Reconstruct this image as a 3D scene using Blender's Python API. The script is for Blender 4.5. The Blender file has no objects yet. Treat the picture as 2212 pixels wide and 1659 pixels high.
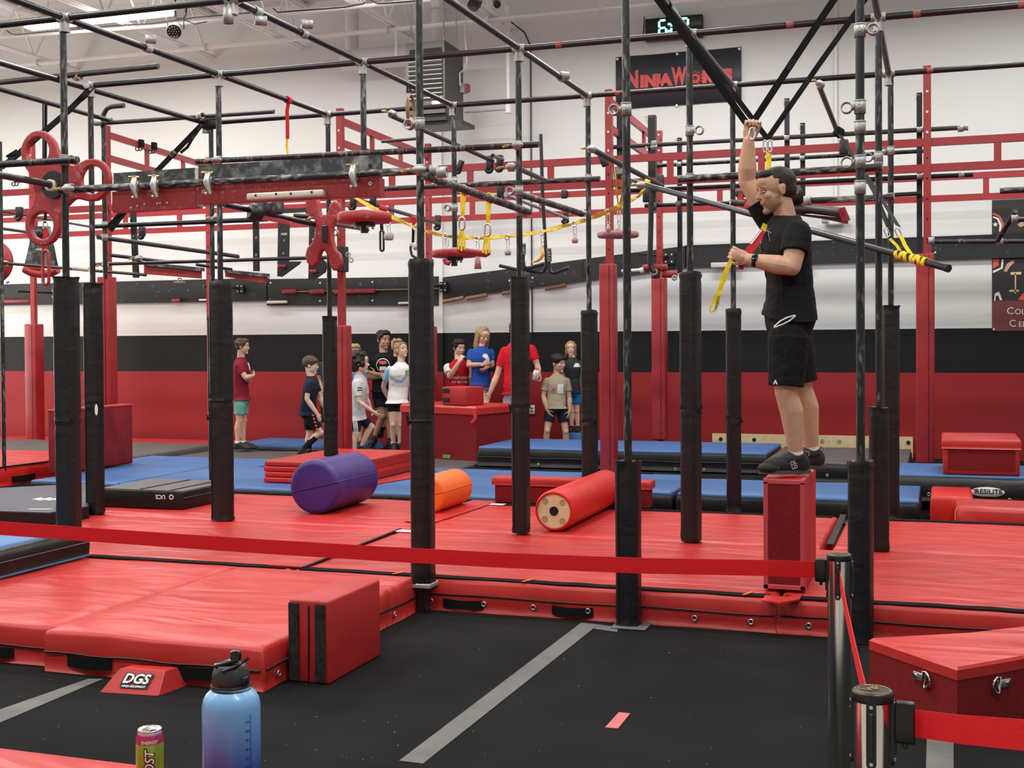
import bpy, bmesh, math, random
from mathutils import Vector, Matrix, Quaternion, noise
random.seed(7)
V = Vector
SC = bpy.context.scene
COL = SC.collection
PI = math.pi

# ------------------------------------------------------------------ camera
IMW, IMH = 2212.0, 1659.0
FPX, PITCH, ROLL, YAW, SHY, CAMH = 2690.29, .0165, -.0065, .3294, -47.45, 1.7
_r = V((math.cos(YAW), math.sin(YAW), 0)); _f = V((-math.sin(YAW), math.cos(YAW), 0)); _u = V((0, 0, 1))
CF = _f*math.cos(PITCH) - _u*math.sin(PITCH); _u2 = _u*math.cos(PITCH) + _f*math.sin(PITCH)
CR = _r*math.cos(ROLL) + _u2*math.sin(ROLL); CU = -_r*math.sin(ROLL) + _u2*math.cos(ROLL)
CAM = V((0, 0, CAMH))
cd = bpy.data.cameras.new('camera'); cam = bpy.data.objects.new('camera', cd); COL.objects.link(cam)
cd.sensor_width = 36.0; cd.lens = FPX/IMW*36.0; cd.shift_y = SHY/IMW; cd.clip_start = .05; cd.clip_end = 200
cam.matrix_world = Matrix(((CR.x, CU.x, -CF.x, 0), (CR.y, CU.y, -CF.y, 0), (CR.z, CU.z, -CF.z, CAMH), (0, 0, 0, 1)))
SC.camera = cam

# ------------------------------------------------------------------ world, lamps, exposure
SC.view_settings.view_transform = 'Standard'; SC.view_settings.look = 'None'
SC.view_settings.gamma = 1.0; SC.view_settings.use_curve_mapping = False
SC.view_settings.exposure = 0.0
W = bpy.data.worlds.new('hall_ambient'); SC.world = W; W.use_nodes = True
W.node_tree.nodes['Background'].inputs[0].default_value = (.94, 1.0, .985, 1)
W.node_tree.nodes['Background'].inputs[1].default_value = .52
def area_lamp(name, loc, sx, sy, power, color=(1, .97, .93), rot=(0, 0, 0)):
    l = bpy.data.lights.new(name, 'AREA'); l.shape = 'RECTANGLE'; l.size = sx; l.size_y = sy
    l.energy = power; l.color = color
    o = bpy.data.objects.new(name, l); COL.objects.link(o); o.location = loc; o.rotation_euler = rot
    return o
for yy in (1.7, 6.4, 11.0, 15.7):
    for xx in (-16.2, -11.8, -7.4, -3.0, 1.4):
        area_lamp('ceiling_lamp', (xx, yy, 6.26), 2.4, .30, 138, (1, .985, .955))
        area_lamp('ceiling_lamp_upward', (xx, yy, 6.42), 2.4, .20, 34, (1, .985, .955), (PI, 0, 0))
# daylight through the open roll-up door in the left wall
area_lamp('door_daylight', (-18.6, 15.6, 1.6), 3.6, 2.8, 260, (1, .96, .9), (0, -PI/2, 0))

# ------------------------------------------------------------------ points
def ray(x, y): return CR*((x-IMW/2)/FPX) - CU*((y-IMH/2-SHY)/FPX) + CF
def P(x, y, Y): d = ray(x, y); return CAM + d*(Y/d.y)
def PZ(x, y, z): d = ray(x, y); return CAM + d*((z-CAMH)/d.z)
def PX(x, y, X): d = ray(x, y); return CAM + d*(X/d.x)
def PD(x, y, depth): return CAM + ray(x, y)*depth
def dep(p): return (V(p)-CAM).dot(CF)

# ------------------------------------------------------------------ materials
def mat(name, col, rough=.5, metal=0, spec=.5, bump=None, var=None, coat=0, emis=None):
    """bump=(scale, strength, distance, (sx,sy,sz)); var=(scale, amount, detail)"""
    m = bpy.data.materials.new(name); m.use_nodes = True; nt = m.node_tree; b = nt.nodes['Principled BSDF']
    c = (col[0], col[1], col[2], 1)
    b.inputs['Base Color'].default_value = c; b.inputs['Roughness'].default_value = rough
    b.inputs['Metallic'].default_value = metal; b.inputs['Specular IOR Level'].default_value = spec
    b.inputs['Coat Weight'].default_value = coat
    tc = nt.nodes.new('ShaderNodeNewGeometry')
    if var:
        n = nt.nodes.new('ShaderNodeTexNoise'); n.inputs['Scale'].default_value = var[0]; n.inputs['Detail'].default_value = var[2] if len(var) > 2 else 4
        nt.links.new(tc.outputs['Position'], n.inputs['Vector'])
        mx = nt.nodes.new('ShaderNodeMixRGB'); mx.blend_type = 'MULTIPLY'; mx.inputs[0].default_value = 1
        mx.inputs[1].default_value = c
        r = nt.nodes.new('ShaderNodeValToRGB'); a = var[1]
        r.color_ramp.elements[0].position = .3; r.color_ramp.elements[1].position = .7
        r.color_ramp.elements[0].color = (1-a, 1-a, 1-a, 1); r.color_ramp.elements[1].color = (1+a, 1+a, 1+a, 1)
        nt.links.new(n.outputs['Fac'], r.inputs[0]); nt.links.new(r.outputs[0], mx.inputs[2]); nt.links.new(mx.outputs[0], b.inputs['Base Color'])
    if bump:
        mp = nt.nodes.new('ShaderNodeMapping'); mp.inputs['Scale'].default_value = bump[3] if len(bump) > 3 else (1, 1, 1)
        nt.links.new(tc.outputs['Position'], mp.inputs[0])
        n = nt.nodes.new('ShaderNodeTexNoise'); n.inputs['Scale'].default_value = bump[0]; n.inputs['Detail'].default_value = 3
        n.inputs['Distortion'].default_value = .8; n.inputs['Detail'].default_value = 3 if bump[0] > 8 else 2.0
        nt.links.new(mp.outputs[0], n.inputs['Vector'])
        bp = nt.nodes.new('ShaderNodeBump'); bp.inputs['Strength'].default_value = bump[1]; bp.inputs['Distance'].default_value = bump[2]
        nt.links.new(n.outputs['Fac'], bp.inputs['Height']); nt.links.new(bp.outputs[0], b.inputs['Normal'])
    if emis:
        b.inputs['Emission Color'].default_value = (emis[0], emis[1], emis[2], 1); b.inputs['Emission Strength'].default_value = emis[3]
    return m
def chalky(name, base, chalk, lo, hi, scale, stretch, rough=.45, metal=0.0, fine=55):
    """dark paint with pale chalk scuffs that sit in streaks"""
    m = bpy.data.materials.new(name); m.use_nodes = True; nt = m.node_tree; b = nt.nodes['Principled BSDF']
    g = nt.nodes.new('ShaderNodeNewGeometry'); mp = nt.nodes.new('ShaderNodeMapping'); mp.inputs['Scale'].default_value = stretch
    nt.links.new(g.outputs['Position'], mp.inputs[0])
    n = nt.nodes.new('ShaderNodeTexNoise'); n.inputs['Scale'].default_value = scale; n.inputs['Detail'].default_value = 5; n.inputs['Roughness'].default_value = .7
    nt.links.new(mp.outputs[0], n.inputs['Vector'])
    n2 = nt.nodes.new('ShaderNodeTexNoise'); n2.inputs['Scale'].default_value = fine; n2.inputs['Detail'].default_value = 4
    nt.links.new(mp.outputs[0], n2.inputs['Vector'])
    mu = nt.nodes.new('ShaderNodeMath'); mu.operation = 'MULTIPLY'; nt.links.new(n.outputs['Fac'], mu.inputs[0]); nt.links.new(n2.outputs['Fac'], mu.inputs[1])
    r = nt.nodes.new('ShaderNodeValToRGB'); r.color_ramp.elements[0].position = lo; r.color_ramp.elements[1].position = hi
    r.color_ramp.elements[0].color = (*base, 1); r.color_ramp.elements[1].color = (*chalk, 1)
    nt.links.new(mu.outputs[0], r.inputs[0]); nt.links.new(r.outputs[0], b.inputs['Base Color'])
    b.inputs['Roughness'].default_value = rough; b.inputs['Metallic'].default_value = metal
    return m
M = {}
M['pipe'] = chalky('black_painted_pipe', (.008, .0085, .0085), (.24, .24, .235), .27, .43, 6, (1, 1, .25), .38)
M['pipe_clean'] = mat('black_pipe', (.010, .0105, .0105), .33, var=(9, .3))
M['pipe_grip'] = chalky('chalked_grip_pipe', (.010, .0105, .0105), (.34, .33, .32), .24, .40, 9, (.35, 1, 1), .5)
M['pipe_dark'] = mat('dark_bronze_pipe', (.030, .026, .023), .42, var=(12, .3))
M['galv'] = mat('galvanised_steel', (.37, .37, .36), .55, .55, var=(18, .22), bump=(60, .15, .002))
M['steel'] = mat('zinc_steel', (.62, .61, .58), .3, .9, var=(30, .15))
M['brass'] = mat('yellow_zinc_bolt', (.48, .36, .13), .35, .9)
M['chrome'] = mat('polished_steel', (.72, .70, .68), .14, 1.0)
M['red_vinyl'] = mat('red_vinyl', (.50, .028, .024), .38, spec=.45, var=(1.6, .10), bump=(1.3, .6, .08, (1, 2.6, 1)))
M['red_vinyl_side'] = mat('red_vinyl_side', (.60, .018, .013), .40, spec=.4, bump=(3, .45, .04, (1, 1, .4)))
M['red_suede'] = mat('red_carpet_fabric', (.19, .011, .014), .9, spec=.2, var=(90, .2), bump=(220, .4, .002))
M['red_pad'] = mat('red_foam_block_cover', (.42, .020, .020), .5, spec=.4, var=(3, .12), bump=(2, .3, .03))
M['red_trim'] = mat('red_binding', (.50, .060, .075), .5, bump=(40, .3, .004))
M['red_post'] = mat('red_post_pad', (.30, .014, .018), .45, var=(4, .12), bump=(3, .15, .02))
M['red_steel'] = chalky('red_powder_coat', (.30, .018, .022), (.45, .16, .15), .36, .60, 7, (1, 1, 1), .38)
M['red_grip'] = chalky('red_grip_plastic', (.33, .022, .024), (.52, .27, .25), .30, .52, 9, (1, 1, 1), .5)
M['black_vinyl'] = mat('black_vinyl', (.0085, .0085, .009), .40, spec=.4, bump=(5, .25, .03, (1, 1, 1.6)))
M['black_side'] = mat('black_mat_side', (.0075, .0075, .008), .42, spec=.35, bump=(9, .4, .02, (1, 1, .5)))
M['velcro'] = mat('black_velcro', (.010, .010, .011), .95, spec=.1, var=(70, .3))
M['velcro_dusty'] = mat('dusty_velcro', (.030, .028, .026), .95, spec=.1, var=(25, .5))
M['blue_vinyl'] = mat('blue_vinyl', (.045, .135, .34), .48, var=(2, .12), bump=(5, .25, .02, (1, 2, 1)))
M['gray_vinyl'] = mat('grey_vinyl', (.085, .080, .078), .5, var=(3, .15), bump=(5, .25, .02))
M['navy_vinyl'] = mat('navy_vinyl', (.045, .050, .070), .5, bump=(4, .25, .02))
M['purple'] = mat('purple_vinyl', (.045, .018, .17), .42, bump=(5, .25, .02))
M['orange'] = mat('orange_vinyl', (.78, .14, .012), .5, bump=(6, .25, .02))
M['wood'] = mat('pale_plywood', (.72, .56, .32), .6, var=(14, .12), bump=(30, .1, .003))
M['wood_dark'] = mat('recessed_plywood', (.42, .32, .17), .7)
M['ringwood'] = mat('brown_gym_ring', (.24, .13, .075), .5, var=(20, .2))
M['gripwood'] = chalky('chalked_wood_grip', (.55, .50, .42), (.70, .68, .64), .2, .5, 10, (1, 1, 1), .8)
M['stone'] = mat('granite_hold', (.36, .33, .30), .7, var=(120, .35))
M['pinkhold'] = mat('worn_pink_hold', (.40, .20, .19), .65, var=(40, .2))
M['banana'] = mat('tan_resin_hold', (.66, .42, .15), .55, var=(20, .15))
M['board'] = chalky('charcoal_board', (.030, .034, .036), (.27, .29, .29), .22, .48, 5, (1, 1, 1), .75, fine=18)
M['wallboard'] = chalky('black_wall_board', (.0105, .0115, .012), (.22, .22, .22), .34, .56, 3, (1, 1, 1), .62, fine=22)
M['black_metal'] = mat('black_metal', (.0095, .0095, .010), .42)
M['black_plastic'] = mat('black_plastic', (.009, .009, .010), .35, bump=(200, .15, .002))
M['black_gloss'] = mat('glossy_black_plastic', (.008, .008, .009), .12)
M['charcoal_plastic'] = mat('charcoal_plastic', (.022, .022, .024), .4)
M['strap'] = mat('black_webbing', (.008, .008, .009), .85, spec=.2)
M['yellow'] = mat('yellow_webbing', (.78, .56, .012), .75, var=(30, .2), bump=(80, .4, .003))
M['yellow_rope'] = mat('yellow_flat_sling', (.56, .40, .030), .8, var=(25, .25), bump=(60, .5, .004))
M['red_strap'] = mat('red_webbing', (.50, .012, .018), .75, bump=(80, .4, .003))
M['belt'] = mat('red_barrier_belt', (.74, .010, .016), .62, spec=.3, bump=(120, .3, .002))
M['white_paint'] = mat('white_painted_steel', (.80, .78, .75), .5)
M['faded_tape'] = mat('faded_red_tape', (.27, .055, .05), .7)
M['ceil'] = mat('ceiling_deck_white', (.64, .64, .61), .7)
M['duct'] = mat('pale_duct', (.66, .64, .62), .55)
M['heater'] = mat('grey_brown_heater', (.062, .057, .050), .5)
M['louver'] = mat('heater_louver', (.35, .34, .31), .5, .4)
M['dark'] = mat('dark_recess', (.004, .004, .004), .8)
M['banner'] = mat('dark_grey_banner_vinyl', (.036, .038, .040), .5, bump=(2, .2, .02))
M['banner_red'] = mat('banner_red_print', (.66, .095, .085), .6)
M['white_print'] = mat('white_print', (.80, .80, .78), .6)
M['black_print'] = mat('black_print', (.010, .010, .012), .6)
M['navy_print'] = mat('navy_print', (.012, .02, .05), .6)
M['orange_print'] = mat('orange_print', (.85, .09, .02), .6)
M['led'] = mat('cyan_led_segment', (.1, .7, .8), .4, emis=(.16, .80, .92, 5.5))
M['tube'] = mat('lit_lamp_lens', (1, 1, 1), .4, emis=(1, .98, .95, 9))
M['tape'] = mat('grey_floor_tape', (.115, .112, .105), .7, var=(6, .2), bump=(30, .2, .002))
M['pinktape'] = mat('pink_floor_tape', (.56, .125, .125), .7, var=(30, .12))
M['exitw'] = mat('white_lamp_housing', (.78, .77, .73), .45)
M['exitlens'] = mat('emergency_lamp_lens', (.30, .29, .27), .25)
M['plate'] = mat('wall_plate_white', (.75, .74, .71), .5)
M['greentape'] = mat('green_tape', (.13, .32, .10), .7)
M['concrete'] = mat('black_carpet', (.0100, .0104, .0104), .95, spec=.10, var=(2.2, .18), bump=(260, .35, .002))

# ------------------------------------------------------------------ mesh helpers
class MB:
    def __init__(s): s.v = []; s.f = []; s.sm = []
    def add(s, vs, fs, smooth=False):
        o = len(s.v); s.v += [V(p) for p in vs]; s.f += [tuple(i+o for i in f) for f in fs]; s.sm += [smooth]*len(fs); return s
    def box(s, c, size, rot=None, top=None):
        c = V(c); hx, hy, hz = size[0]/2, size[1]/2, size[2]/2; t = top or (1, 1)
        pts = [V((x*hx*(t[0] if z > 0 else 1), y*hy*(t[1] if z > 0 else 1), z*hz)) for z in (-1, 1) for y in (-1, 1) for x in (-1, 1)]
        if rot is not None: pts = [rot @ p for p in pts]
        return s.add([c+p for p in pts], [(0, 2, 3, 1), (4, 5, 7, 6), (0, 1, 5, 4), (2, 6, 7, 3), (0, 4, 6, 2), (1, 3, 7, 5)])
    def bx(s, x0, x1, y0, y1, z0, z1): return s.box(((x0+x1)/2, (y0+y1)/2, (z0+z1)/2), (abs(x1-x0), abs(y1-y0), abs(z1-z0)))
    def rbox(s, c, size, r=.02, seg=2, rot=None):
        b = bmesh.new(); bmesh.ops.create_cube(b, size=1)
        for v in b.verts: v.co = V((v.co.x*size[0], v.co.y*size[1], v.co.z*size[2]))
        bmesh.ops.bevel(b, geom=list(b.edges), offset=min(r, min(size)*.49), segments=seg, profile=.5, affect='EDGES')
        vs = [v.co.copy() for v in b.verts]; b.verts.index_update(); fs = [tuple(v.index for v in f.verts) for f in b.faces]; b.free()
        if rot is not None: vs = [rot @ p for p in vs]
        c = V(c); return s.add([c+p for p in vs], fs, seg > 1)
    def tube(s, pts, r, seg=10, cap=True, closed=False):
        pts = [V(p) for p in pts]; n = len(pts); rs = r if isinstance(r, (list, tuple)) else [r]*n
        tang = []
        for i in range(n):
            a = pts[(i-1) % n] if (closed or i > 0) else pts[i]; b = pts[(i+1) % n] if (closed or i < n-1) else pts[i]
            t = (b-a); tang.append(t.normalized() if t.length > 1e-9 else V((0, 0, 1)))
        ref = V((0, 0, 1)) if abs(tang[0].z) < .9 else V((1, 0, 0)); u = tang[0].cross(ref).normalized()
        vs = []
        for i in range(n):
            u = (u - tang[i]*u.dot(tang[i])); u = u.normalized() if u.length > 1e-6 else tang[i].orthogonal().normalized()
            w = tang[i].cross(u)
            for k in range(seg):
                a = 2*PI*k/seg; vs.append(pts[i] + (u*math.cos(a)+w*math.sin(a))*rs[i])
        fs = []
        for i in range(n if closed else n-1):
            for k in range(seg):
                j = (i+1) % n; fs.append((i*seg+k, i*seg+(k+1) % seg, j*seg+(k+1) % seg, j*seg+k))
        s.add(vs, fs, True)
        if cap and not closed:
            s.add(vs[:seg], [tuple(range(seg-1, -1, -1))]); s.add(vs[-seg:], [tuple(range(seg))])
        return s
    def cyl(s, a, b, r, seg=16, r2=None): return s.tube([a, b], [r, r if r2 is None else r2], seg)
    def ring(s, c, axis, R, r, seg=20, rs=8, sx=1.0, up=None):
        axis = V(axis).normalized(); u = (up and V(up).normalized()) or axis.orthogonal().normalized(); w = axis.cross(u)
        return s.tube([V(c)+(u*math.cos(2*PI*k/seg)*sx+w*math.sin(2*PI*k/seg))*R for k in range(seg)], r, rs, closed=True)
    def collar(s, c, axis, ri, ro, h, seg=16):
        axis = V(axis).normalized(); u = axis.orthogonal().normalized(); w = axis.cross(u); c = V(c); vs = []
        for (rr, hh) in ((ri, -h/2), (ro, -h/2), (ro, h/2), (ri, h/2)):
            vs += [c+axis*hh+(u*math.cos(2*PI*k/seg)+w*math.sin(2*PI*k/seg))*rr for k in range(seg)]
        fs = []
        for q in range(4):
            for k in range(seg):
                fs.append((q*seg+k, q*seg+(k+1) % seg, ((q+1) % 4)*seg+(k+1) % seg, ((q+1) % 4)*seg+k))
        return s.add(vs, fs, True)
    def sphere(s, c, r, seg=16, rings=10, sc=(1, 1, 1), rot=None):
        c = V(c); vs = []; fs = []
        for i in range(rings+1):
            t = PI*i/rings
            for k in range(seg):
                p = V((math.sin(t)*math.cos(2*PI*k/seg)*sc[0], math.sin(t)*math.sin(2*PI*k/seg)*sc[1], math.cos(t)*sc[2]))*r
                vs.append(c + (rot @ p if rot is not None else p))
        for i in range(rings):
            for k in range(seg): fs.append((i*seg+k, (i+1)*seg+k, (i+1)*seg+(k+1) % seg, i*seg+(k+1) % seg))
        return s.add(vs, fs, True)
    def lathe(s, c, prof, seg=32, axis=(0, 0, 1)):
        axis = V(axis).normalized(); u = axis.orthogonal().normalized(); w = axis.cross(u); c = V(c); vs = []; fs = []
        for (r, z) in prof: vs += [c+axis*z+(u*math.cos(2*PI*k/seg)+w*math.sin(2*PI*k/seg))*max(r, 1e-4) for k in range(seg)]
        for i in range(len(prof)-1):
            for k in range(seg): fs.append((i*seg+k, i*seg+(k+1) % seg, (i+1)*seg+(k+1) % seg, (i+1)*seg+k))
        return s.add(vs, fs, True)
    def ribbon(s, pts, width, wdir, th=.003):
        pts = [V(p) for p in pts]; n = len(pts); vs = []; fs = []
        for i in range(n):
            wd = V(wdir[i] if isinstance(wdir, list) else wdir).normalized()
            t = (pts[min(i+1, n-1)]-pts[max(i-1, 0)]).normalized(); nn = t.cross(wd); nn = nn.normalized() if nn.length > 1e-6 else V((0, 0, 1))
            w = width[i] if isinstance(width, (list, tuple)) else width
            for (a, b) in ((-1, -1), (1, -1), (1, 1), (-1, 1)): vs.append(pts[i]+wd*a*w/2+nn*b*th/2)
        for i in range(n-1):
            for k in range(4): fs.append((i*4+k, i*4+(k+1) % 4, (i+1)*4+(k+1) % 4, (i+1)*4+k))
        fs += [(3, 2, 1, 0), tuple((n-1)*4+k for k in range(4))]
        return s.add(vs, fs)
    def prism(s, pts, n):
        pts = [V(p) for p in pts]; n = V(n); k = len(pts)
        return s.add(pts+[p+n for p in pts], [tuple(range(k-1, -1, -1)), tuple(range(k, 2*k))]+[(i, (i+1) % k, k+(i+1) % k, k+i) for i in range(k)])
    def cushion(s, x0, x1, y0, y1, z0, z1, r=.03, step=.12, amp=.006, seed=0, rot=None, lean=0):
        """soft box: rounded top edges, faintly uneven faces"""
        def axis(a, b):
            n = max(2, int((b-a-2*r)/step)+1); return [a, a+r*.3, a+r] + [a+r+(b-a-2*r)*i/n for i in range(1, n)] + [b-r, b-r*.3, b]
        xs, ys = axis(x0, x1), axis(y0, y1); nx, ny = len(xs), len(ys)
        def edge(i, n): return {0: r, 1: r*.29, n-1: r, n-2: r*.29}.get(i, 0)
        vs = []
        for j, y in enumerate(ys):
            for i, x in enumerate(xs):
                e = max(edge(i, nx), edge(j, ny)); d = noise.noise(V((x*2.1+seed, y*3.7, seed)))*amp + noise.noise(V((x*6+seed, y*14, seed)))*amp*.4
                vs.append(V((x, y, z1-e+(d if e == 0 else d*.3))))
        fs = [(j*nx+i, j*nx+i+1, (j+1)*nx+i+1, (j+1)*nx+i) for j in range(ny-1) for i in range(nx-1)]
        per = [i for i in range(nx)] + [j*nx+nx-1 for j in range(1, ny)] + [(ny-1)*nx+i for i in range(nx-2, -1, -1)] + [j*nx for j in range(ny-2, 0, -1)]
        cx, cy = (x0+x1)/2, (y0+y1)/2; base = list(per); lv = 3
        for q in range(1, lv+1):
            new = []
            for k in per:
                p = vs[k]; z = z0+(p.z-z0)*(1-q/lv); bl = math.sin(PI*q/lv)*.5
                d = noise.noise(V((p.x*5+seed, p.y*5, z*6)))*amp*1.2 + amp*bl*1.5
                o = V((p.x-cx, p.y-cy, 0)); ox = (1 if p.x > cx else -1) if (abs(p.x-x0) < 1e-6 or abs(p.x-x1) < 1e-6) else 0
                oy = (1 if p.y > cy else -1) if (abs(p.y-y0) < 1e-6 or abs(p.y-y1) < 1e-6) else 0
                vs.append(V((p.x+ox*d, p.y+oy*d, z))); new.append(len(vs)-1)
            L = len(per)
            fs += [(base[k], new[k], new[(k+1) % L], base[(k+1) % L]) for k in range(L)]; base = new
        fs.append(tuple(base))
        if rot is not None: vs = [rot @ p for p in vs]
        return s.add(vs, fs, True)
    def build(s, name, m, parent=None, flat=False):
        if not s.v: return None
        lo = V((min(p.x for p in s.v), min(p.y for p in s.v), min(p.z for p in s.v))); hi = V((max(p.x for p in s.v), max(p.y for p in s.v), max(p.z for p in s.v)))
        org = V(((lo.x+hi.x)/2, (lo.y+hi.y)/2, lo.z))
        me = bpy.data.meshes.new(name); me.from_pydata([tuple(p-org) for p in s.v], [], s.f); me.polygons.foreach_set('use_smooth', s.sm)
        me.materials.append(M[m] if isinstance(m, str) else m); me.update()
        return link(name, me, org, parent)
WPOS = {}
def link(name, data, org, parent=None):
    o = bpy.data.objects.new(name, data); COL.objects.link(o); WPOS[o.name] = V(org)
    if parent is not None: o.parent = parent; o.location = V(org)-WPOS[parent.name]
    else: o.location = org
    return o
def tag(o, label=None, cat=None, group=None, kind=None):
    if label: o['label'] = label
    if cat: o['category'] = cat
    if group: o['group'] = group
    if kind: o['kind'] = kind
    return o
def thing(name, loc, label, cat, group=None):
    o = link(name, None, V(loc)); o.empty_display_size = .1; return tag(o, label, cat, group)
def copy_tree(src, loc, label=None, group=None):
    def rec(o, par):
        c = o.copy(); COL.objects.link(c)
        if par is not None: c.parent = par
        for ch in [x for x in SRC if x.parent == o]: rec(ch, c)
        return c
    SRC = list(src.children_recursive); r = rec(src, None); r.location = loc; WPOS[r.name] = V(loc)
    if label: r['label'] = label
    if group: r['group'] = group
    return r
DG = bpy.context.evaluated_depsgraph_get
def bake(o, name, m, parent=None):
    """turn a temporary curve/modifier object into a plain mesh object"""
    me = bpy.data.meshes.new_from_object(o.evaluated_get(DG())); mw = o.matrix_world.copy(); d = o.data; bpy.data.objects.remove(o)
    me.transform(mw)
    vs = [v.co for v in me.vertices]
    lo = V((min(p.x for p in vs), min(p.y for p in vs), min(p.z for p in vs))); hi = V((max(p.x for p in vs), max(p.y for p in vs), max(p.z for p in vs)))
    org = V(((lo.x+hi.x)/2, (lo.y+hi.y)/2, lo.z)); me.transform(Matrix.Translation(-org)); me.materials.clear(); me.materials.append(M[m] if isinstance(m, str) else m)
    return link(name, me, org, parent)
def frame(o, right, up):
    right = V(right).normalized(); up = V(up); n = right.cross(up).normalized(); up = n.cross(right)
    o = V(o); return Matrix(((right.x, up.x, n.x, o.x), (right.y, up.y, n.y, o.y), (right.z, up.z, n.z, o.z), (0, 0, 0, 1)))
def text(name, s, size, c, right, up, m, parent=None, ext=.001, bold=0.0, shear=0, xs=1, align='CENTER', spacing=1):
    cu = bpy.data.curves.new('t', 'FONT'); cu.body = s; cu.size = size; cu.extrude = ext; cu.offset = bold; cu.shear = shear; cu.space_character = spacing
    cu.align_x = align; cu.align_y = 'CENTER'; cu.resolution_u = 3
    o = bpy.data.objects.new('t', cu); COL.objects.link(o); o.matrix_world = frame(c, right, up) @ Matrix.Diagonal((xs, 1, 1, 1))
    bpy.context.view_layer.update()
    return bake(o, name, m, parent)
def plate(name, outer, holes, th, F, m, parent=None, bevel=0):
    """flat board with holes: outlines in the plane of frame F, thickness th along its normal"""
    cu = bpy.data.curves.new('p', 'CURVE'); cu.dimensions = '2D'; cu.fill_mode = 'BOTH'; cu.extrude = max(th/2-bevel, 1e-4); cu.bevel_depth = bevel; cu.bevel_resolution = 2
    for pl in [outer]+holes:
        sp = cu.splines.new('POLY'); sp.points.add(len(pl)-1); sp.use_cyclic_u = True
        for q, p in zip(sp.points, pl): q.co = (p[0], p[1], 0, 1)
    o = bpy.data.objects.new('p', cu); COL.objects.link(o); o.matrix_world = F; bpy.context.view_layer.update()
    return bake(o, name, m, parent)
def circ(cx, cy, r, n=24, ry=None): return [(cx+r*math.cos(2*PI*k/n), cy+(ry or r)*math.sin(2*PI*k/n)) for k in range(n)]
def stadium(cx, cy, w, h, n=8):
    pts = []; r = min(w, h)/2
    for k in range(n+1): a = PI*k/n; pts.append((cx+r*math.cos(a), cy+h/2-r+r*math.sin(a)))
    for k in range(n+1): a = PI+PI*k/n; pts.append((cx+r*math.cos(a), cy-h/2+r+r*math.sin(a)))
    return pts
RX, UZ = V((1, 0, 0)), V((0, 0, 1))

# ------------------------------------------------------------------ setting
WALLY = 18.6
fl = MB().bx(-24, 9, 1.0, WALLY+.2, -.12, 0).build('floor', 'concrete'); tag(fl, 'black carpeted gym floor', kind='structure')
lob = MB().bx(-24, 9, -8, 1.0, -.12, 0).build('floor', mat('pale_lobby_tile', (.52, .49, .44), .5, var=(3, .08))); tag(lob, 'pale lobby floor behind the camera', kind='structure')
rw = MB().bx(-24, 9, -8.2, -8, 0, 7.35).build('wall_rear', 'white_paint'); tag(rw, 'plain white wall behind the camera', kind='structure')
def paint_bands():
    m = bpy.data.materials.new('wall_paint_bands'); m.use_nodes = True; nt = m.node_tree; b = nt.nodes['Principled BSDF']
    g = nt.nodes.new('ShaderNodeNewGeometry'); sp = nt.nodes.new('ShaderNodeSeparateXYZ'); nt.links.new(g.outputs['Position'], sp.inputs[0])
    dv = nt.nodes.new('ShaderNodeMath'); dv.operation = 'DIVIDE'; dv.inputs[1].default_value = 8; nt.links.new(sp.outputs['Z'], dv.inputs[0])
    r = nt.nodes.new('ShaderNodeValToRGB'); r.color_ramp.interpolation = 'CONSTANT'; e = r.color_ramp.elements
    e[0].position = 0; e[0].color = (.27, .016, .019, 1); e[1].position = BZ0/8; e[1].color = (.0050, .0050, .0054, 1)
    k = e.new(BZ1/8); k.color = (.735, .748, .722, 1)
    nt.links.new(dv.outputs[0], r.inputs[0]); nt.links.new(r.outputs[0], b.inputs['Base Color']); b.inputs['Roughness'].default_value = .6; b.inputs['Specular IOR Level'].default_value = .25
    n = nt.nodes.new('ShaderNodeTexNoise'); n.inputs['Scale'].default_value = 40; nt.links.new(g.outputs['Position'], n.inputs['Vector'])
    bp = nt.nodes.new('ShaderNodeBump'); bp.inputs['Strength'].default_value = .1; bp.inputs['Distance'].default_value = .003
    nt.links.new(n.outputs['Fac'], bp.inputs['Height']); nt.links.new(bp.outputs[0], b.inputs['Normal'])
    return m
BZ1 = P(100, 729, WALLY).z; BZ0 = P(100, 805, WALLY).z
M['bands'] = paint_bands()
CEIL = 7.35
bw = MB().bx(-24, 9, WALLY, WALLY+.2, 0, CEIL).build('wall_back', 'bands'); tag(bw, 'long white wall with black and red painted bands', kind='structure')
# pilaster at the control joint behind the heater
pc = P(955, 500, WALLY); pw = MB().bx(pc.x-.34, pc.x+.02, WALLY-.05, WALLY, 0, CEIL).build('pilaster', 'bands', bw)
# left wall with the door opening that lets daylight in
lw = MB(); lw.bx(-19.2, -19.0, -8, 13.6, 0, CEIL); lw.bx(-19.2, -19.0, 17.6, WALLY, 0, CEIL); lw.bx(-19.2, -19.0, 13.6, 17.6, 3.0, CEIL)
lw = lw.build('wall_left', 'bands'); tag(lw, 'left wall with an open door bay', kind='structure')
# ceiling: ribbed steel deck
cm = MB(); n = 0
y = -8.0
while y < WALLY:
    cm.bx(-24, 9, y, y+.30, CEIL, CEIL+.05); cm.bx(-24, 9, y+.30, y+.42, CEIL+.04, CEIL+.09); y += .42
ce = cm.build('ceiling', 'ceil'); tag(ce, 'white ribbed steel roof deck', kind='structure')
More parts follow.
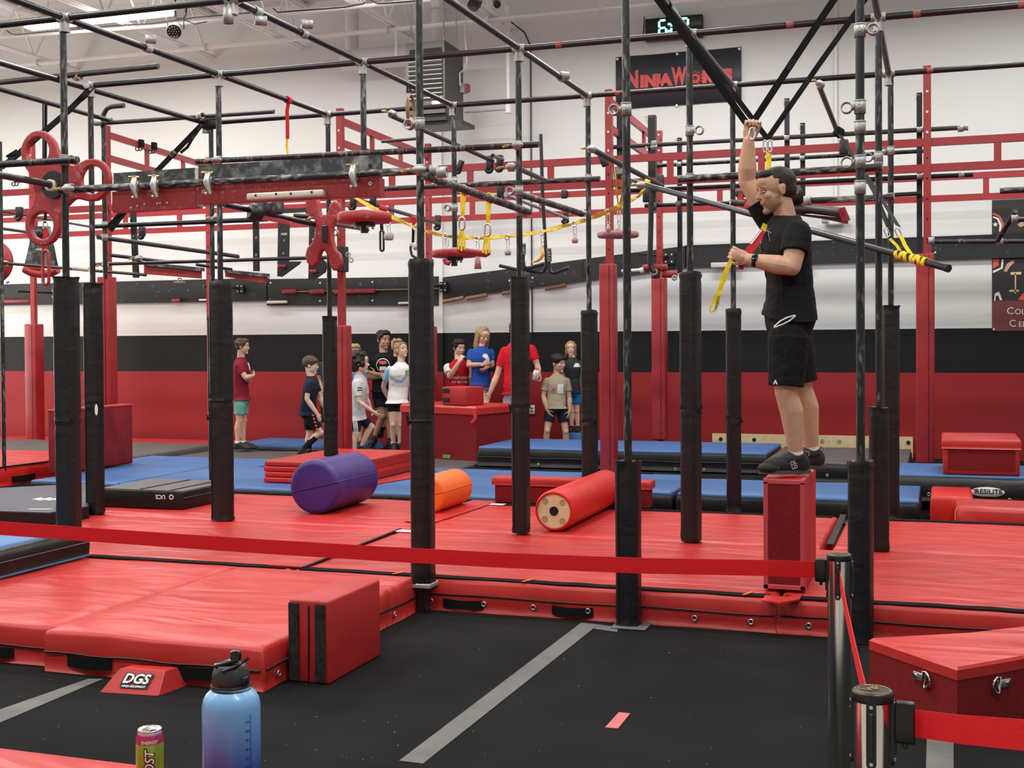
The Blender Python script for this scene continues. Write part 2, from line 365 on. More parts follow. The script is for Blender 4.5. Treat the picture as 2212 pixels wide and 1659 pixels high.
# ------------------------------------------------------------------ ceiling structure
JX = [P(165, 120, WALLY).x, P(458, 78, WALLY).x, P(658, 63, WALLY).x, P(900, 67, WALLY).x, P(1108, 48, WALLY).x, P(1108, 48, WALLY).x+2.6]
for jx in JX:
    b = MB()
    for s in (-1, 1): b.bx(jx+s*.018, jx+s*.06, 1, WALLY, 6.58, 6.62)
    j = b.build('joist', 'white_paint', ce)
    t = MB()
    for s in (-1, 1): t.bx(jx+s*.018, jx+s*.06, 1, WALLY, 7.27, 7.33)
    t.build('top_chord', 'white_paint', j)
    w = MB(); y = WALLY-.2; k = 0
    while y > 3:
        w.cyl((jx, y, 6.6), (jx, y-.45, 7.3), .02, 6); w.cyl((jx, y-.9, 6.6), (jx, y-.45, 7.3), .02, 6); y -= .9
    w.build('web_rod', 'white_paint', j)
b = MB(); a0, a1 = P(-60, 84, 16.3), P(930, 0, 16.3); b.tube([a0, P(330, 57, 16.3), P(560, 34, 16.3), a1], .03, 6); br = b.build('bridging_bar', 'white_paint', ce)
b = MB(); b.tube([P(x, y, 16.2) for x, y in ((15, 66), (22, 72), (32, 75), (100, 69), (175, 63), (240, 56), (330, 51), (420, 38), (500, 31), (545, 27))], .008, 6)
b.tube([P(x, y, 16.2) for x, y in ((590, 18), (600, 27), (620, 25), (700, 19), (745, 15), (785, 8), (788, 4))], .010, 6)
b.tube([P(x, y, 16.2) for x, y in ((800, 0), (815, 8), (860, 5), (905, 1))], .010, 6); b.build('cable', 'black_plastic', ce)
b = MB(); b.tube([P(400, 25, 16.1), P(404, 14, 16.1), P(402, 32, 16.1), P(396, 40, 16.1)], .010, 6); b.tube([P(378, 42, 16.1), P(392, 40, 16.1), P(420, 52, 16.1), P(447, 47, 16.1)], .008, 6); b.build('cable', 'black_plastic', ce)

SPR = 17.7
sp = thing('sprinkler_pipe', P(500, 97, SPR), 'long white sprinkler pipe running below the ceiling joists on rod hangers', 'pipe')
b = MB(); z = P(500, 97, SPR).z; b.cyl((-19, SPR, z), (8, SPR, z), .036, 10); b.build('pipe_run', 'white_paint', sp)
for px, py in ((82, 131), (445, 101), (838, 73), (1055, 52), (1297, 30)):
    p = P(px, py, SPR); h = MB(); h.cyl((p.x, SPR, z), (p.x, SPR, 6.6), .011, 6); h.ring((p.x, SPR, z), (1, 0, 0), .055, .014, 14, 6); h.build('hanger', 'white_paint', sp)
b = MB(); pv = P(856, 55, SPR); b.cyl((pv.x, SPR, z+.1), (pv.x, SPR, P(856, 124, SPR).z), .022, 8); b.build('drop_pipe', 'white_paint', sp)

# the lit tube fixture
la, lb = P(60, 62, 15.7), P(368, 28, 15.7); zz = (la.z+lb.z)/2
lt = thing('ceiling_light', ((la.x+lb.x)/2, 15.7, zz), 'long white lit tube light hanging below the joists at upper left', 'light')
b = MB(); b.rbox(((la.x+lb.x)/2, 15.7, zz+.03), (lb.x-la.x, .22, .10), .03, 3); b.build('lens', 'tube', lt)
b = MB(); b.bx(la.x-.03, lb.x+.03, 15.58, 15.82, zz+.075, zz+.12); b.build('housing', 'white_paint', lt)
b = MB()
for q in (.15, .85): b.cyl((la.x+(lb.x-la.x)*q, 15.7, zz+.1), (la.x+(lb.x-la.x)*q, 15.7, 7.3), .008, 6)
b.build('hanger_wire', 'white_paint', lt)

def par_can(px, py, Y, r_px, label, body, aim):
    c = P(px, py, Y); s = dep(c)/FPX; r = r_px*s; a = V(aim).normalized()
    t = thing('stage_light', c, label, 'light')
    b = MB(); b.lathe(c, [(.01, -r*2.1), (r*.55, -r*2.1), (r*.8, -r*1.6), (r*1.02, -r*.3), (r*1.02, 0), (r*.9, .01)], 20, a); b.build('housing', body, t)
    b = MB(); b.cyl(c-a*.005, c+a*.012, r*.98, 24); lens = b.build('lens_face', 'charcoal_plastic', t)
    u = a.orthogonal().normalized(); w = a.cross(u); b = MB()
    for q, n in ((0, 1), (.34, 6), (.68, 11)):
        for k in range(n): an = 2*PI*k/n; b.sphere(c+a*.012+(u*math.cos(an)+w*math.sin(an))*r*q, r*.075, 8, 5)
    b.build('led_lens', 'exitlens', lens)
    b = MB(); side = a.cross(UZ).normalized(); b.tube([c-a*r+side*r*1.1, c-a*r+side*r*1.1+UZ*r*1.5, c-a*r-side*r*1.1+UZ*r*1.5, c-a*r-side*r*1.1], r*.09, 6); b.cyl(c-a*r+UZ*r*1.5, (c.x-a.x*r, c.y-a.y*r, 7.355), .012, 6); b.build('yoke', 'black_metal', t)
par_can(376, 68, 15.9, 16, 'white stage light with a black many-lens face beside the lit tube', 'white_paint', (.25, -.75, -.5))
par_can(1022, 12, 15.9, 13, 'black stage light with dotted lens face high over the grey heater', 'black_metal', (-.1, -.9, -.4))
par_can(1074, 10, 16.2, 8, 'small black stage light at the top edge right of the dotted one', 'black_metal', (.4, -.5, -.6))

# ------------------------------------------------------------------ heater, ducts, gas line
HY = 17.0
f0, f1, f2 = P(876, 94, HY), P(960, 89, HY), P(960, 243, HY); bk = PX(1000, 112, f1.x)
ht = thing('unit_heater', ((f0.x+f1.x)/2, HY, f2.z), 'grey-brown gas unit heater with white louvres hanging near the ceiling', 'heater')
x0, x1, z0, z1 = f0.x, f1.x, f2.z, f0.z; yb = min(bk.y, WALLY-.15); zb = z1-.05
b = MB(); v = [(x0, HY, z0), (x1, HY, z0), (x1, yb, z0), (x0, yb, z0), (x0, HY, z1), (x1, HY, z1), (x1, yb, z1-.02), (x0, yb, z1-.02)]
b.add(v, [(0, 3, 2, 1), (4, 5, 6, 7), (0, 1, 5, 4), (1, 2, 6, 5), (2, 3, 7, 6), (3, 0, 4, 7)]); hb = b.build('cabinet', 'heater', ht)
b = MB(); w = x1-x0
b.bx(x0+w*.10, x1-w*.06, HY-.004, HY+.02, z1-.20, z1-.10); b.bx(x0+w*.08, x1-w*.04, HY-.004, HY+.02, z0+.26, z1-.25); b.build('grille_opening', 'dark', ht)
for k in range(9):
    zc = z1-.30-k*.068; b = MB(); b.box(((x0+x1)/2+w*.02, HY-.015, zc), (w*.86, .05, .014), Matrix.Rotation(-.5, 3, 'X')); b.build('louver', 'louver', ht)
b = MB(); b.bx(x1-w*.33, x1-w*.12, HY-.006, HY, z0+.06, z0+.18); b.build('rating_plate', 'plate', ht)
b = MB(); b.bx(x0+.15, x1+.22, HY+.1, yb-.1, z0-.16, z0-.10); b.bx(x0+.1, x1, HY+.05, yb, z0-.1, z0); b.build('base_tray', 'black_metal', ht)
sw = P(1000, 190, HY+.7); b = MB(); b.bx(x1, x1+.07, sw.y-.08, sw.y+.08, sw.z-.08, sw.z+.06); s_ = b.build('switch_box', 'galv', ht)
b = MB(); b.bx(x1+.07, x1+.11, sw.y-.06, sw.y+.06, sw.z-.06, sw.z+.05); b.build('red_switch', 'red_grip', s_)
b = MB()
for q, yy in ((x0+.05, HY+.1), (x1-.05, HY+.1), (x1-.03, yb-.2)): b.cyl((q, yy, z1-.05), (q, yy, 7.3), .009, 6)
b.build('hanger_rod', 'galv', ht)
b = MB(); pts = [P(1035, 0, 17.4), P(1010, 35, 17.4), P(1004, 55, 17.4), P(1006, 100, 17.4), P(1009, 132, 17.4), P(1003, 150, 17.5), P(993, 158, 17.5), P(994, 185, 17.5)]; b.tube(pts, .012, 6); b.build('conduit', 'duct', ht)
fd = thing('flue_duct', P(760, 130, 18.05), 'pale round flue duct elbow beside the unit heater', 'duct')
c = P(760, 60, 18.05); b = MB(); b.cyl((c.x, 18.05, P(760, 122, 18.05).z), (c.x, 18.05, 7.3), .108, 18); b.ring((c.x, 18.05, P(760, 36, 18.05).z), UZ, .108, .012, 18, 6); b.build('vertical_pipe', 'duct', fd)
c2 = P(742, 124, 18.05); c3 = P(878, 128, 18.05); b = MB(); b.cyl((c2.x, 18.05, (c2.z+c3.z)/2), (c3.x+.1, 18.05, (c2.z+c3.z)/2), .17, 20); b.build('horizontal_pipe', 'duct', fd)
f2d = thing('vent_pipe', P(946, 60, 18.1), 'pale round vent pipe rising above the unit heater', 'duct')
c = P(946, 60, 18.1); b = MB(); b.cyl((c.x, 18.1, P(946, 92, 18.1).z), (c.x, 18.1, 7.3), .105, 18); b.build('pipe_shaft', 'duct', f2d)
for py_, ra, rb_ in ((55, .12, .03), (20, .112, .012)): b = MB(); b.ring((c.x, 18.1, P(946, py_, 18.1).z), UZ, ra, rb_, 18, 6); b.build('pipe_band', 'duct', f2d)
gl = thing('gas_line', P(1098, 240, 17.9), 'white vertical gas pipe with an elbow right of the heater', 'pipe')
p0, p1 = P(1097, 50, 17.9), P(1100, 240, 17.9); b = MB(); b.tube([(p0.x, 17.9, p0.z+.25), (p0.x, 17.9, p1.z)], .030, 10); b.cyl((p0.x, 17.9, p0.z-.1), (p0.x, 17.9, p0.z+.05), .05, 10); b.cyl((p0.x, 17.9, p1.z+.1), (p0.x, 17.9, p1.z-.03), .05, 10); b.build('riser', 'white_paint', gl)
q0 = P(1004, 243, 17.9); b = MB(); b.tube([(p0.x, 17.9, p1.z+.03), (q0.x, 17.9, q0.z)], .014, 8); b.build('branch', 'galv', gl)
cx = P(1147, 300, WALLY-.03); b = MB(); b.tube([P(1105, 48, 17.9), P(1133, 70, WALLY-.04), P(1146, 100, WALLY-.03), (cx.x, WALLY-.03, 4.5), (cx.x, WALLY-.03, P(1148, 730, WALLY).z)], .012, 6)
tag(b.build('wall_cable', 'black_plastic'), 'thin black cable running down the white wall', 'cable')
cx = P(1806, 200, WALLY-.03); b = MB(); b.cyl((cx.x, WALLY-.03, P(1806, 440, WALLY).z), (cx.x, WALLY-.03, 7.3), .022, 8); tag(b.build('wall_conduit', 'white_paint'), 'thin white vertical conduit on the wall behind the man', 'conduit')
p = P(1149, 885, WALLY-.01); wo = thing('wall_outlet', (p.x, WALLY, p.z-.07), 'white power outlet plate low on the red wall band', 'outlet')
b = MB(); b.rbox((p.x, WALLY-.012, p.z), (.10, .024, .14), .008, 2); b.build('cover_plate', 'plate', wo); b = MB(); b.bx(p.x-.015, p.x+.015, WALLY-.028, WALLY-.02, p.z-.035, p.z-.01); b.bx(p.x-.015, p.x+.015, WALLY-.028, WALLY-.02, p.z+.01, p.z+.035); b.build('socket', 'charcoal_plastic', wo)

# ------------------------------------------------------------------ clock, banner, poster, emergency light
WY = WALLY-.03
c0, c1 = P(1396, 44, WY), P(1520, 82, WY); cz0, cz1 = c1.z, P(1396, 44, WY).z
ck = thing('led_clock', ((c0.x+c1.x)/2, WALLY, cz0), 'black digital wall clock with glowing cyan digits above the banner', 'clock')
b = MB(); b.rbox(((c0.x+c1.x)/2, WALLY-.06, (cz0+cz1)/2), (c1.x-c0.x, .12, cz1-cz0), .015, 2); b.build('case', 'black_gloss', ck)
def seg7(d, cx, cz, w, h, y):
    S = {'6': 'acdefg', '0': 'abcdef', '7': 'abc'}[d]; t = w*.30; b = MB()
    R = {'a': (0, h/2, 1), 'g': (0, 0, 1), 'd': (0, -h/2, 1), 'f': (-w/2, h/4, 0), 'b': (w/2, h/4, 0), 'e': (-w/2, -h/4, 0), 'c': (w/2, -h/4, 0)}
    for k in S:
        x, z, hor = R[k]; b.rbox((cx+x, y, cz+z), (w*.8, .012, t) if hor else (t, .012, h*.40), t*.4, 2)
    b.build('digit', 'led', ck)
zc = (cz0+cz1)/2+.01
for d, px in (('6', 1434), ('0', 1460), ('7', 1481)): seg7(d, P(px, 58, WY).x, zc,   .105, .225, WALLY-.122)
b = MB(); xk = P(1447, 58, WY).x; b.sphere((xk, WALLY-.12, zc+.05), .016, 8, 6); b.sphere((xk, WALLY-.12, zc-.05), .016, 8, 6); b.build('colon', 'led', ck)
b = MB(); a = P(1390, 75, WY); b.tube([a, P(1392, 36, WY)], .008, 6); b.build('antenna', 'black_metal', ck)

b0, b1, b2 = P(1330, 124, WY), P(1601, 101, WY), P(1330, 236, WY)
zt, zb_ = (b0.z+b1.z)/2, b2.z; bxm = (b0.x+b1.x)/2
bn = thing('banner', (bxm, WALLY, zb_), 'dark grey NinjaWorks vinyl banner high on the white wall', 'banner')
b = MB(); n = 16; vs = []; fs = []
for k in range(n+1):
    x = b0.x+(b1.x-b0.x)*k/n; yo = WALLY-.025-.012*math.sin(k*.9)
    vs += [(x, yo, zb_), (x, yo, zt), (x, yo+.004, zb_), (x, yo+.004, zt)]
for k in range(n): a = k*4; fs += [(a, a+4, a+5, a+1), (a+2, a+3, a+7, a+6), (a+1, a+5, a+7, a+3), (a, a+2, a+6, a+4)]
b.add(vs, fs, True); b.build('sheet', 'banner', bn)
b = MB()
for px, py in ((1334, 128), (1463, 117), (1597, 106), (1336, 232), (1462, 228), (1597, 218)): p = P(px, py, WY); b.cyl((p.x, WALLY-.035, p.z), (p.x, WALLY-.045, p.z), .02, 10)
b.build('grommet', 'plate', bn)
def word(s, x0, x1, yc, hpx, Y, m, par, nm='lettering', bold=.01, y2=None):
    a = P(x0, yc, Y); e = P(x1, y2 if y2 is not None else yc, Y); h = hpx*dep(a)/FPX
    o = text(nm, s, h*1.38, ((a.x+e.x)/2, Y, (a.z+e.z)/2), RX, UZ, m, par, .002, bold); w = o.dimensions.x
    bpy.context.view_layer.update(); w = max(v.co.x for v in o.data.vertices)-min(v.co.x for v in o.data.vertices); o.data.transform(Matrix.Diagonal((abs(e.x-a.x)/w, 1, 1, 1))); return o
BY = WALLY-.05
zN = P(1420, 167, BY).z
def wx(s, x0, x1, h, zoff, bold=.019):
    a, e = P(x0, 170, BY), P(x1, 170, BY); o = text('lettering', s, h*1.4, ((a.x+e.x)/2, BY, zN+zoff), RX, UZ, 'banner_red', bn, .002, bold)
    w = max(v.co.x for v in o.data.vertices)-min(v.co.x for v in o.data.vertices); o.data.transform(Matrix.Diagonal(((e.x-a.x)/w, 1, 1, 1)))
wx('N', 1354, 1379, .25, -.02); wx('INJA', 1381, 1452, .165, -.055); wx('W', 1450, 1484, .25, -.02)
wx('RKS', 1516, 1582, .165, -.055)
o = P(1502, 170, BY); b = MB()
for k in range(12): an = 2*PI*k/12; b.box((o.x+math.cos(an)*.088, BY, zN-.06+math.sin(an)*.088), (.03, .004, .03), Matrix.Rotation(-an, 3, 'Y'))
b.collar((o.x, BY, zN-.06), (0, 1, 0), .03, .088, .004, 24); b.build('gear_letter', 'banner_red', bn)
b = MB()
for px, py in ((1383, 197), (1387, 197), (1391, 196), (1417, 195), (1433, 193), (1457, 191), (1468, 190), (1506, 188), (1550, 185)): p = P(px, py, BY); b.bx(p.x-.006, p.x+.006, BY-.002, BY, p.z-.03, p.z+.015)
b.build('tagline_strokes', 'white_print', bn)

def wall_rect(px0, px1, pyt, pyb, Y, m, par, nm, th=.004):
    a, c = P(px0, pyt, Y), P(px1, pyb, Y); b = MB(); b.bx(a.x, c.x, Y, Y+th, c.z, a.z); return b.build(nm, m, par)
q0, q1 = P(2143, 432, WY), P(2143, 715, WY); pst = thing('poster', (q0.x+.35, WALLY-.012, q1.z), 'dark wall poster with a maroon COL and CEL caption at the right edge', 'poster')
zs = P(2143, 650, WY).z; ph = mat('poster_dark_print', (.020, .020, .021), .5); mr = mat('poster_maroon', (.17, .035, .040), .5); skn = mat('poster_skin_print', (.55, .34, .24), .6)
b = MB(); b.bx(q0.x, q0.x+.75, WALLY-.012, WALLY-.004, q1.z, q0.z); b.build('sheet', ph, pst)
b = MB(); b.bx(q0.x, q0.x+.75, WALLY-.015, WALLY-.012, q1.z, zs); b.build('caption_panel', mr, pst)
PYY = WALLY-.02
def pk(px, py): p = P(px, py, PYY); return (p.x-q0.x, p.z-q1.z)
Fp = frame((q0.x, PYY, q1.z), RX, UZ)
for rr, mm in (((2183, 588, 2206, 593), 'wood'), ((2192, 590, 2195, 634), 'wood'), ((2180, 626, 2201, 630), 'wood')):
    b = MB(); a, c = P(rr[0], rr[1], PYY), P(rr[2], rr[3], PYY); b.bx(a.x, c.x, PYY, PYY+.004, c.z, a.z); b.build('cream_letter_bar', mm, pst)
star = []
sx, sz = pk(2150, 485)
for k in range(10): rr = .04 if k % 2 == 0 else .016; an = PI/2+k*PI/5; star.append((sx+rr*math.cos(an), sz+rr*math.sin(an)))
plate('star', star, [], .004, Fp, 'white_print', pst)
for pts, mm in (([(2145, 464), (2158, 470), (2164, 486), (2161, 500), (2166, 500), (2169, 484), (2161, 466), (2145, 459)], 'banner_red'), ([(2145, 470), (2154, 474), (2159, 487), (2158, 500), (2161, 500), (2164, 486), (2157, 471), (2145, 467)], 'white_print'),
                ([(2145, 585), (2162, 578), (2164, 560), (2168, 560), (2166, 580), (2145, 590)], 'white_print'), ([(2145, 560), (2158, 560), (2157, 574), (2145, 580)], 'banner_red'),
                ([(2147, 650), (2149, 634), (2158, 630), (2165, 648), (2160, 649), (2156, 638), (2151, 640), (2150, 650)], 'white_print'), ([(2168, 586), (2175, 570), (2187, 562), (2192, 566), (2182, 576), (2174, 588)], skn),
                ([(2197, 485), (2206, 479), (2212, 480), (2212, 488), (2204, 491)], skn), ([(2199, 648), (2207, 636), (2212, 632), (2212, 648)], 'banner_red')):
    plate('print_shape', [pk(*p) for p in pts], [], .004, Fp, mm, pst)
for s, px, py in (('COL', 2195, 672), ('CEL', 2200, 699)):
    p = P(px, py, PYY); text('lettering', s[0], .135, (p.x-.075, PYY, p.z), RX, UZ, 'white_print', pst, .002, .0); text('lettering', s[1:], .105, (p.x+.05, PYY, p.z-.012), RX, UZ, 'white_print', pst, .002, .0)
b = MB(); p = P(2147, 711, PYY); b.cyl((p.x, PYY, p.z), (p.x, PYY-.01, p.z), .014, 8); b.build('pin', 'plate', pst)

e0, e1 = P(1776, 488, WALLY-.1), P(1830, 488, WALLY-.1); xm = (e0.x+e1.x)/2
el = thing('emergency_light', (xm, WALLY, e0.z), 'white twin-head emergency light on the wall behind the man', 'light')
b = MB(); b.rbox((xm, WALLY-.06, e0.z+.05), (.26, .12, .10), .03, 3); b.build('housing', 'exitw', el)
for s in (-1, 1):
    c = V((xm+s*.135, WALLY-.12, e0.z+.075)); b = MB(); b.rbox(c, (.11, .09, .09), .03, 3); hd = b.build('lamp_head', 'exitw', el)
    b = MB()
    for i in (-1, 0, 1):
        for k in (0, 1): b.bx(c.x+i*.028-.011, c.x+i*.028+.011, c.y-.05, c.y-.044, c.z-.032+k*.034, c.z-.004+k*.034)
    b.build('lens', 'exitlens', hd)

# ------------------------------------------------------------------ climbing boards on the wall
def wall_board(name, corners, label, Y=WALLY-.07, th=.055):
    pts = [P(x, y, Y) for x, y in corners]; t = thing(name, (sum(p.x for p in pts)/4, WALLY, min(p.z for p in pts)), label, 'board', 'black boards along the wall')
    b = MB(); b.prism([(p.x, Y+th, p.z) for p in pts], (0, -th, 0)); b.build('panel', 'wallboard', t); return t
WBD = 'wall_board'
bA = wall_board(WBD, [(-60, 661), (578, 650), (578, 600), (-60, 616)], 'long flat black wall board at the left end of the row')
bB = wall_board(WBD, [(576, 660), (947, 660), (947, 597), (576, 603)], 'taller chalky black wall board with red ledges left of the pilaster')
bC = wall_board(WBD, [(957, 646), (1482, 578), (1482, 531), (957, 599)], 'black wall board sloping up to the right over the children')
bD = wall_board(WBD, [(1480, 578), (2240, 555), (2240, 503), (1480, 530)], 'long black wall board at the right behind the man')
FY = WALLY-.125
def bolts(par, pts):
    for px, py in pts: p = P(px, py, FY); b = MB(); b.cyl((p.x, FY+.02, p.z), (p.x, FY+.0, p.z), .014, 8); b.build('bolt', 'plate', par)
bolts(bB, ((584, 611), (691, 611), (804, 609), (691, 650), (804, 649))); bolts(bC, ((1100, 606), (1150, 600))); bolts(bD, ((1700, 540), (1900, 535), (2020, 545), (2110, 520)))
def ledge(par, px0, px1, py, hpx, m, nm, d=.07):
    a, c = P(px0, py, FY), P(px1, py, FY); h = hpx*dep(a)/FPX; b = MB(); b.rbox(((a.x+c.x)/2, FY+.04-d/2, a.z), (c.x-a.x, d, h), .012, 2); b.build(nm, m, par)
for x0, x1 in ((610, 641), (670, 701), (721, 811)): ledge(bB, x0, x1, 630, 9, 'red_grip', 'red_ledge')
ledge(bB, 577, 620, 653, 6, 'gripwood', 'wood_edge'); ledge(bB, 861, 892, 655, 5, 'gripwood', 'wood_edge'); ledge(bB, 640, 945, 630, 2, 'wood_dark', 'groove_strip', .045)
ledge(bA, -40, 66, 652, 7, 'red_grip', 'red_ledge'); ledge(bA, 372, 389, 649, 7, 'red_grip', 'red_ledge'); ledge(bA, 431, 450, 648, 4, 'white_print', 'white_tape')
ledge(bD, 1536, 1600, 573, 11, 'gripwood', 'wood_edge'); ledge(bD, 1742, 1752, 568, 8, 'red_grip', 'red_ledge')
for a, c in (((957, 652), (1002, 643)), ((1008, 645), (1052, 637)), ((1085, 634), (1108, 630)), ((1178, 624), (1223, 616))):
    b = MB(); b.cyl(P(*a, FY), P(*c, FY), .034, 12); b.build('dowel', 'ringwood', bC)
def bracket(par, px, py, w, h):
    a = P(px, py, FY); s = dep(a)/FPX; b = MB(); b.bx(a.x, a.x+w*s, FY-.01, FY+.03, a.z-h*s, a.z); k = b.build('bracket', 'black_metal', par)
    b = MB()
    for i in (.25, .75):
        for j in (.2, .8): b.cyl((a.x+w*s*i, FY-.01, a.z-h*s*j), (a.x+w*s*i, FY-.025, a.z-h*s*j), .012, 8)
    b.build('bolt', 'plate', k)
    b = MB(); b.cyl((a.x+w*s*.4, FY, a.z-h*s*.4), (a.x-.25, FY-.6, a.z-h*s*.3), .025, 8); b.build('strut', 'black_metal', par)
bracket(bA, 510, 615, 19, 18); bracket(bA, 112, 625, 14, 20); bracket(bC, 950, 609, 17, 22); bracket(bD, 1432, 545, 26, 26)
e0, e1 = P(1540, 938, 18.5), P(1972, 968, 18.5)
wb = thing('wood_plank', ((e0.x+e1.x)/2, 18.5, 0), 'pale plywood plank with drilled holes leaning along the wall base', 'plank')
b = MB(); b.bx(e0.x, e1.x, 18.44, 18.48, .01, P(1750, 940, 18.44).z); b.build('panel', 'wood', wb)
zc = P(1750, 952, 18.44).z
for px in (1557, 1629, 1702, 1776, 1813, 1962):
    p = P(px, 950, 18.44); b = MB(); b.cyl((p.x, 18.445, zc), (p.x, 18.432, zc), .028, 14); b.build('bolt_hole', 'dark' if px in (1557, 1629, 1702, 1962) else 'galv', wb)
# ------------------------------------------------------------------ floor mats
def zipper_front(par, x0, x1, y, z, name='zipper'):
    b = MB(); n = 14; pts = [(x0+(x1-x0)*k/n, y-.012, z+.004*math.sin(k*1.3)) for k in range(n+1)]; b.tube(pts, .006, 5); return b.build(name, 'black_plastic', par)
def mat_thing(x0, x1, y0, y1, z0, z1, label, top='red_vinyl', side=None, group=None, r=.03, seed=0, name='floor_mat', amp=.006, step=.12):
    t = thing(name, ((x0+x1)/2, (y0+y1)/2, z0), label, 'mat', group)
    if side is None:
        b = MB(); b.cushion(x0, x1, y0, y1, z0, z1, r, step, amp, seed); b.build('cover', top, t)
    else:
        b = MB(); b.cushion(x0, x1, y0, y1, z0, z1-.012, r, step, amp, seed); b.build('side_panel', side, t)
        b = MB(); b.cushion(x0+.012, x1-.012, y0+.012, y1-.012, z1-.03, z1, min(r, .012), step, amp, seed); b.build('top_panel', top, t)
    return t
def eyelets(par, pts):
    for p in pts:
        b = MB(); b.ring(p, (0, 1, 0), .014, .005, 12, 6); e = b.build('eyelet', 'steel', par); b = MB(); b.cyl((p[0], p[1]-.001, p[2]), (p[0], p[1]+.006, p[2]), .009, 8); b.build('eyelet_hole', 'dark', e)
def eyex(par, pts):
    for p in pts:
        b = MB(); b.ring(p, (1, 0, 0), .014, .005, 12, 6); b.build('eyelet', 'steel', par)
def handle(par, x0, x1, y, z0, z1):
    b = MB(); n = 6; b.ribbon([(x0+(x1-x0)*k/n, y-.008-.012*math.sin(PI*k/n), (z0+z1)/2-.006*math.sin(PI*k/n)) for k in range(n+1)], z1-z0, UZ, .006); b.build('handle', 'velcro', par)
MZ = .2
FG = 'red landing mats'
m1 = mat_thing(-6.4, -4.415, 5.40, 7.22, 0, .215, 'red mat at the far left front, under the blue-topped black mat', group=FG, seed=1)
zipper_front(m1, -6.4, -4.43, 5.40, .10); handle(m1, -5.0, -4.66, 5.40, .03, .085)
m2 = mat_thing(-4.40, -3.11, 5.32, 7.22, 0, .22, 'red front mat with black handles behind the small logo wedge', group=FG, seed=2, amp=.008)
zipper_front(m2, -4.39, -3.12, 5.32, .105); handle(m2, -4.25, -3.98, 5.32, .04, .10); handle(m2, -3.62, -3.35, 5.32, .04, .10)
b = MB(); b.tube([(-3.098, 5.33+1.88*k/12, .105+.006*math.sin(k)) for k in range(13)], .006, 5); b.build('zipper', 'black_plastic', m2)
eyex(m2, [(-3.097, y, .06) for y in (5.45, 6.3, 6.85)])
FY0 = 7.29
f0 = mat_thing(-8.2, -4.055, FY0, 9.155, 0, MZ, 'red mat behind the two front mats at left, edged with black velcro', group=FG, seed=3)
f1 = mat_thing(-4.045, -.885, FY0, 9.155, 0, MZ, 'long red mat with a black handle and metal eyelets along its front', group=FG, seed=4)
f2 = mat_thing(-.875, 2.6, FY0, 9.155, 0, MZ, 'red mat at right behind the barrier posts with wrinkled front', group=FG, seed=5, amp=.009)
g0 = mat_thing(-8.4, -4.02, 9.185, 10.85, 0, MZ, 'red mat under the purple cylinder in the second row', group=FG, seed=6)
g1 = mat_thing(-4.01, -.80, 9.185, 10.85, 0, MZ, 'red mat under the padded red log in the second row', group=FG, seed=7)
g2 = mat_thing(-.72, 2.8, 9.185, 10.85, 0, MZ, 'red mat at far right in the second row before the black wedge mat', group=FG, seed=8)
def vel(par, x0, x1, y0, y1, z, seed):
    b = MB(); n = 24; pts = [(x0+(x1-x0)*k/n, (y0+y1)/2+.012*noise.noise(V((k*.6, seed, 0))), z+.004+.004*noise.noise(V((k*.9, seed, 3)))) for k in range(n+1)]; b.ribbon(pts, y1-y0, (0, 1, 0), .006); return b.build('velcro_edge', 'velcro', par)
vel(f0, -8.1, -4.10, FY0+.02, FY0+.10, MZ, 1); vel(f1, -4.0, -.93, FY0+.02, FY0+.10, MZ, 2); vel(f2, -.84, 2.5, FY0+.02, FY0+.10, MZ, 3)
vel(g1, -3.98, -.84, 10.74, 10.82, MZ, 4); vel(g2, -.70, 2.7, 10.72, 10.82, MZ, 5)
for par, pxs in ((f1, (1145, 1617)), (f0, (862,))):
    for px in pxs:
        p = PZ(px, 1252+(px-1145)*.062 if px != 862 else 1238, MZ+.01); b = MB(); b.ribbon([(p.x-.02, FY0+.01, MZ+.012), (p.x+.02, FY0+.11, MZ+.012)], .02, RX, .004); b.build('orange_tag', 'orange', par)
for (m, x0, x1) in ((f1, -4.03, -.9), (f2, -.86, 2.5)): zipper_front(m, x0, x1, FY0, .105)
handle(f1, -2.96, -2.69, FY0, .025, .08); handle(f1, -2.24, -1.98, FY0, .025, .08)
eyelets(f1, [(P(x, y, FY0-.012).x, FY0-.013, .06) for x, y in ((930, 1302), (1045, 1310), (1152, 1318), (1270, 1326), (1500, 1344), (1622, 1352))]); eyelets(f2, [(P(1747, 1358, FY0-.012).x, FY0-.013, .06)])
# narrow bridge flaps of red vinyl over the joints
for (nm, pts, w, lab) in (('joint_flap', [(-4.12, 7.34, .212), (-4.16, 8.2, .213), (-4.2, 9.1, .212)], .26, 'red joint flap lying over the seam of the left front row mats'),):
    b = MB(); b.ribbon(pts, w, RX, .008); fpp = b.build(nm, 'red_vinyl'); tag(fpp, lab, 'mat')
    b = MB(); b.ribbon([(x+w/2+.008, y, z) for x, y, z in pts], .018, RX, .008); b.build('binding', 'black_vinyl', fpp)
b = MB(); b.ribbon([PZ(1650, 1292, .212), PZ(1690, 1297, .215), PZ(1730, 1290, .212)], .16, (0, 1, .0), .01); tag(b.build('joint_flap', 'red_vinyl'), 'small red flap over the mat joint below the tall block', 'mat')
b = MB(); p0, p1 = PZ(1050, 1082, .207), PZ(905, 1128, .207); b.ribbon([p0, (p0+p1)/2, p1], .26, RX, .008); fp = b.build('joint_flap', 'red_vinyl'); tag(fp, 'red joint flap under the orange cylinder', 'mat')
b = MB(); p0, p1 = PZ(1822, 1112, .206), PZ(1793, 1176, .206); b.ribbon([p0, p1], .05, RX, .006); b.build('black_gap_strip', 'black_vinyl', g1)
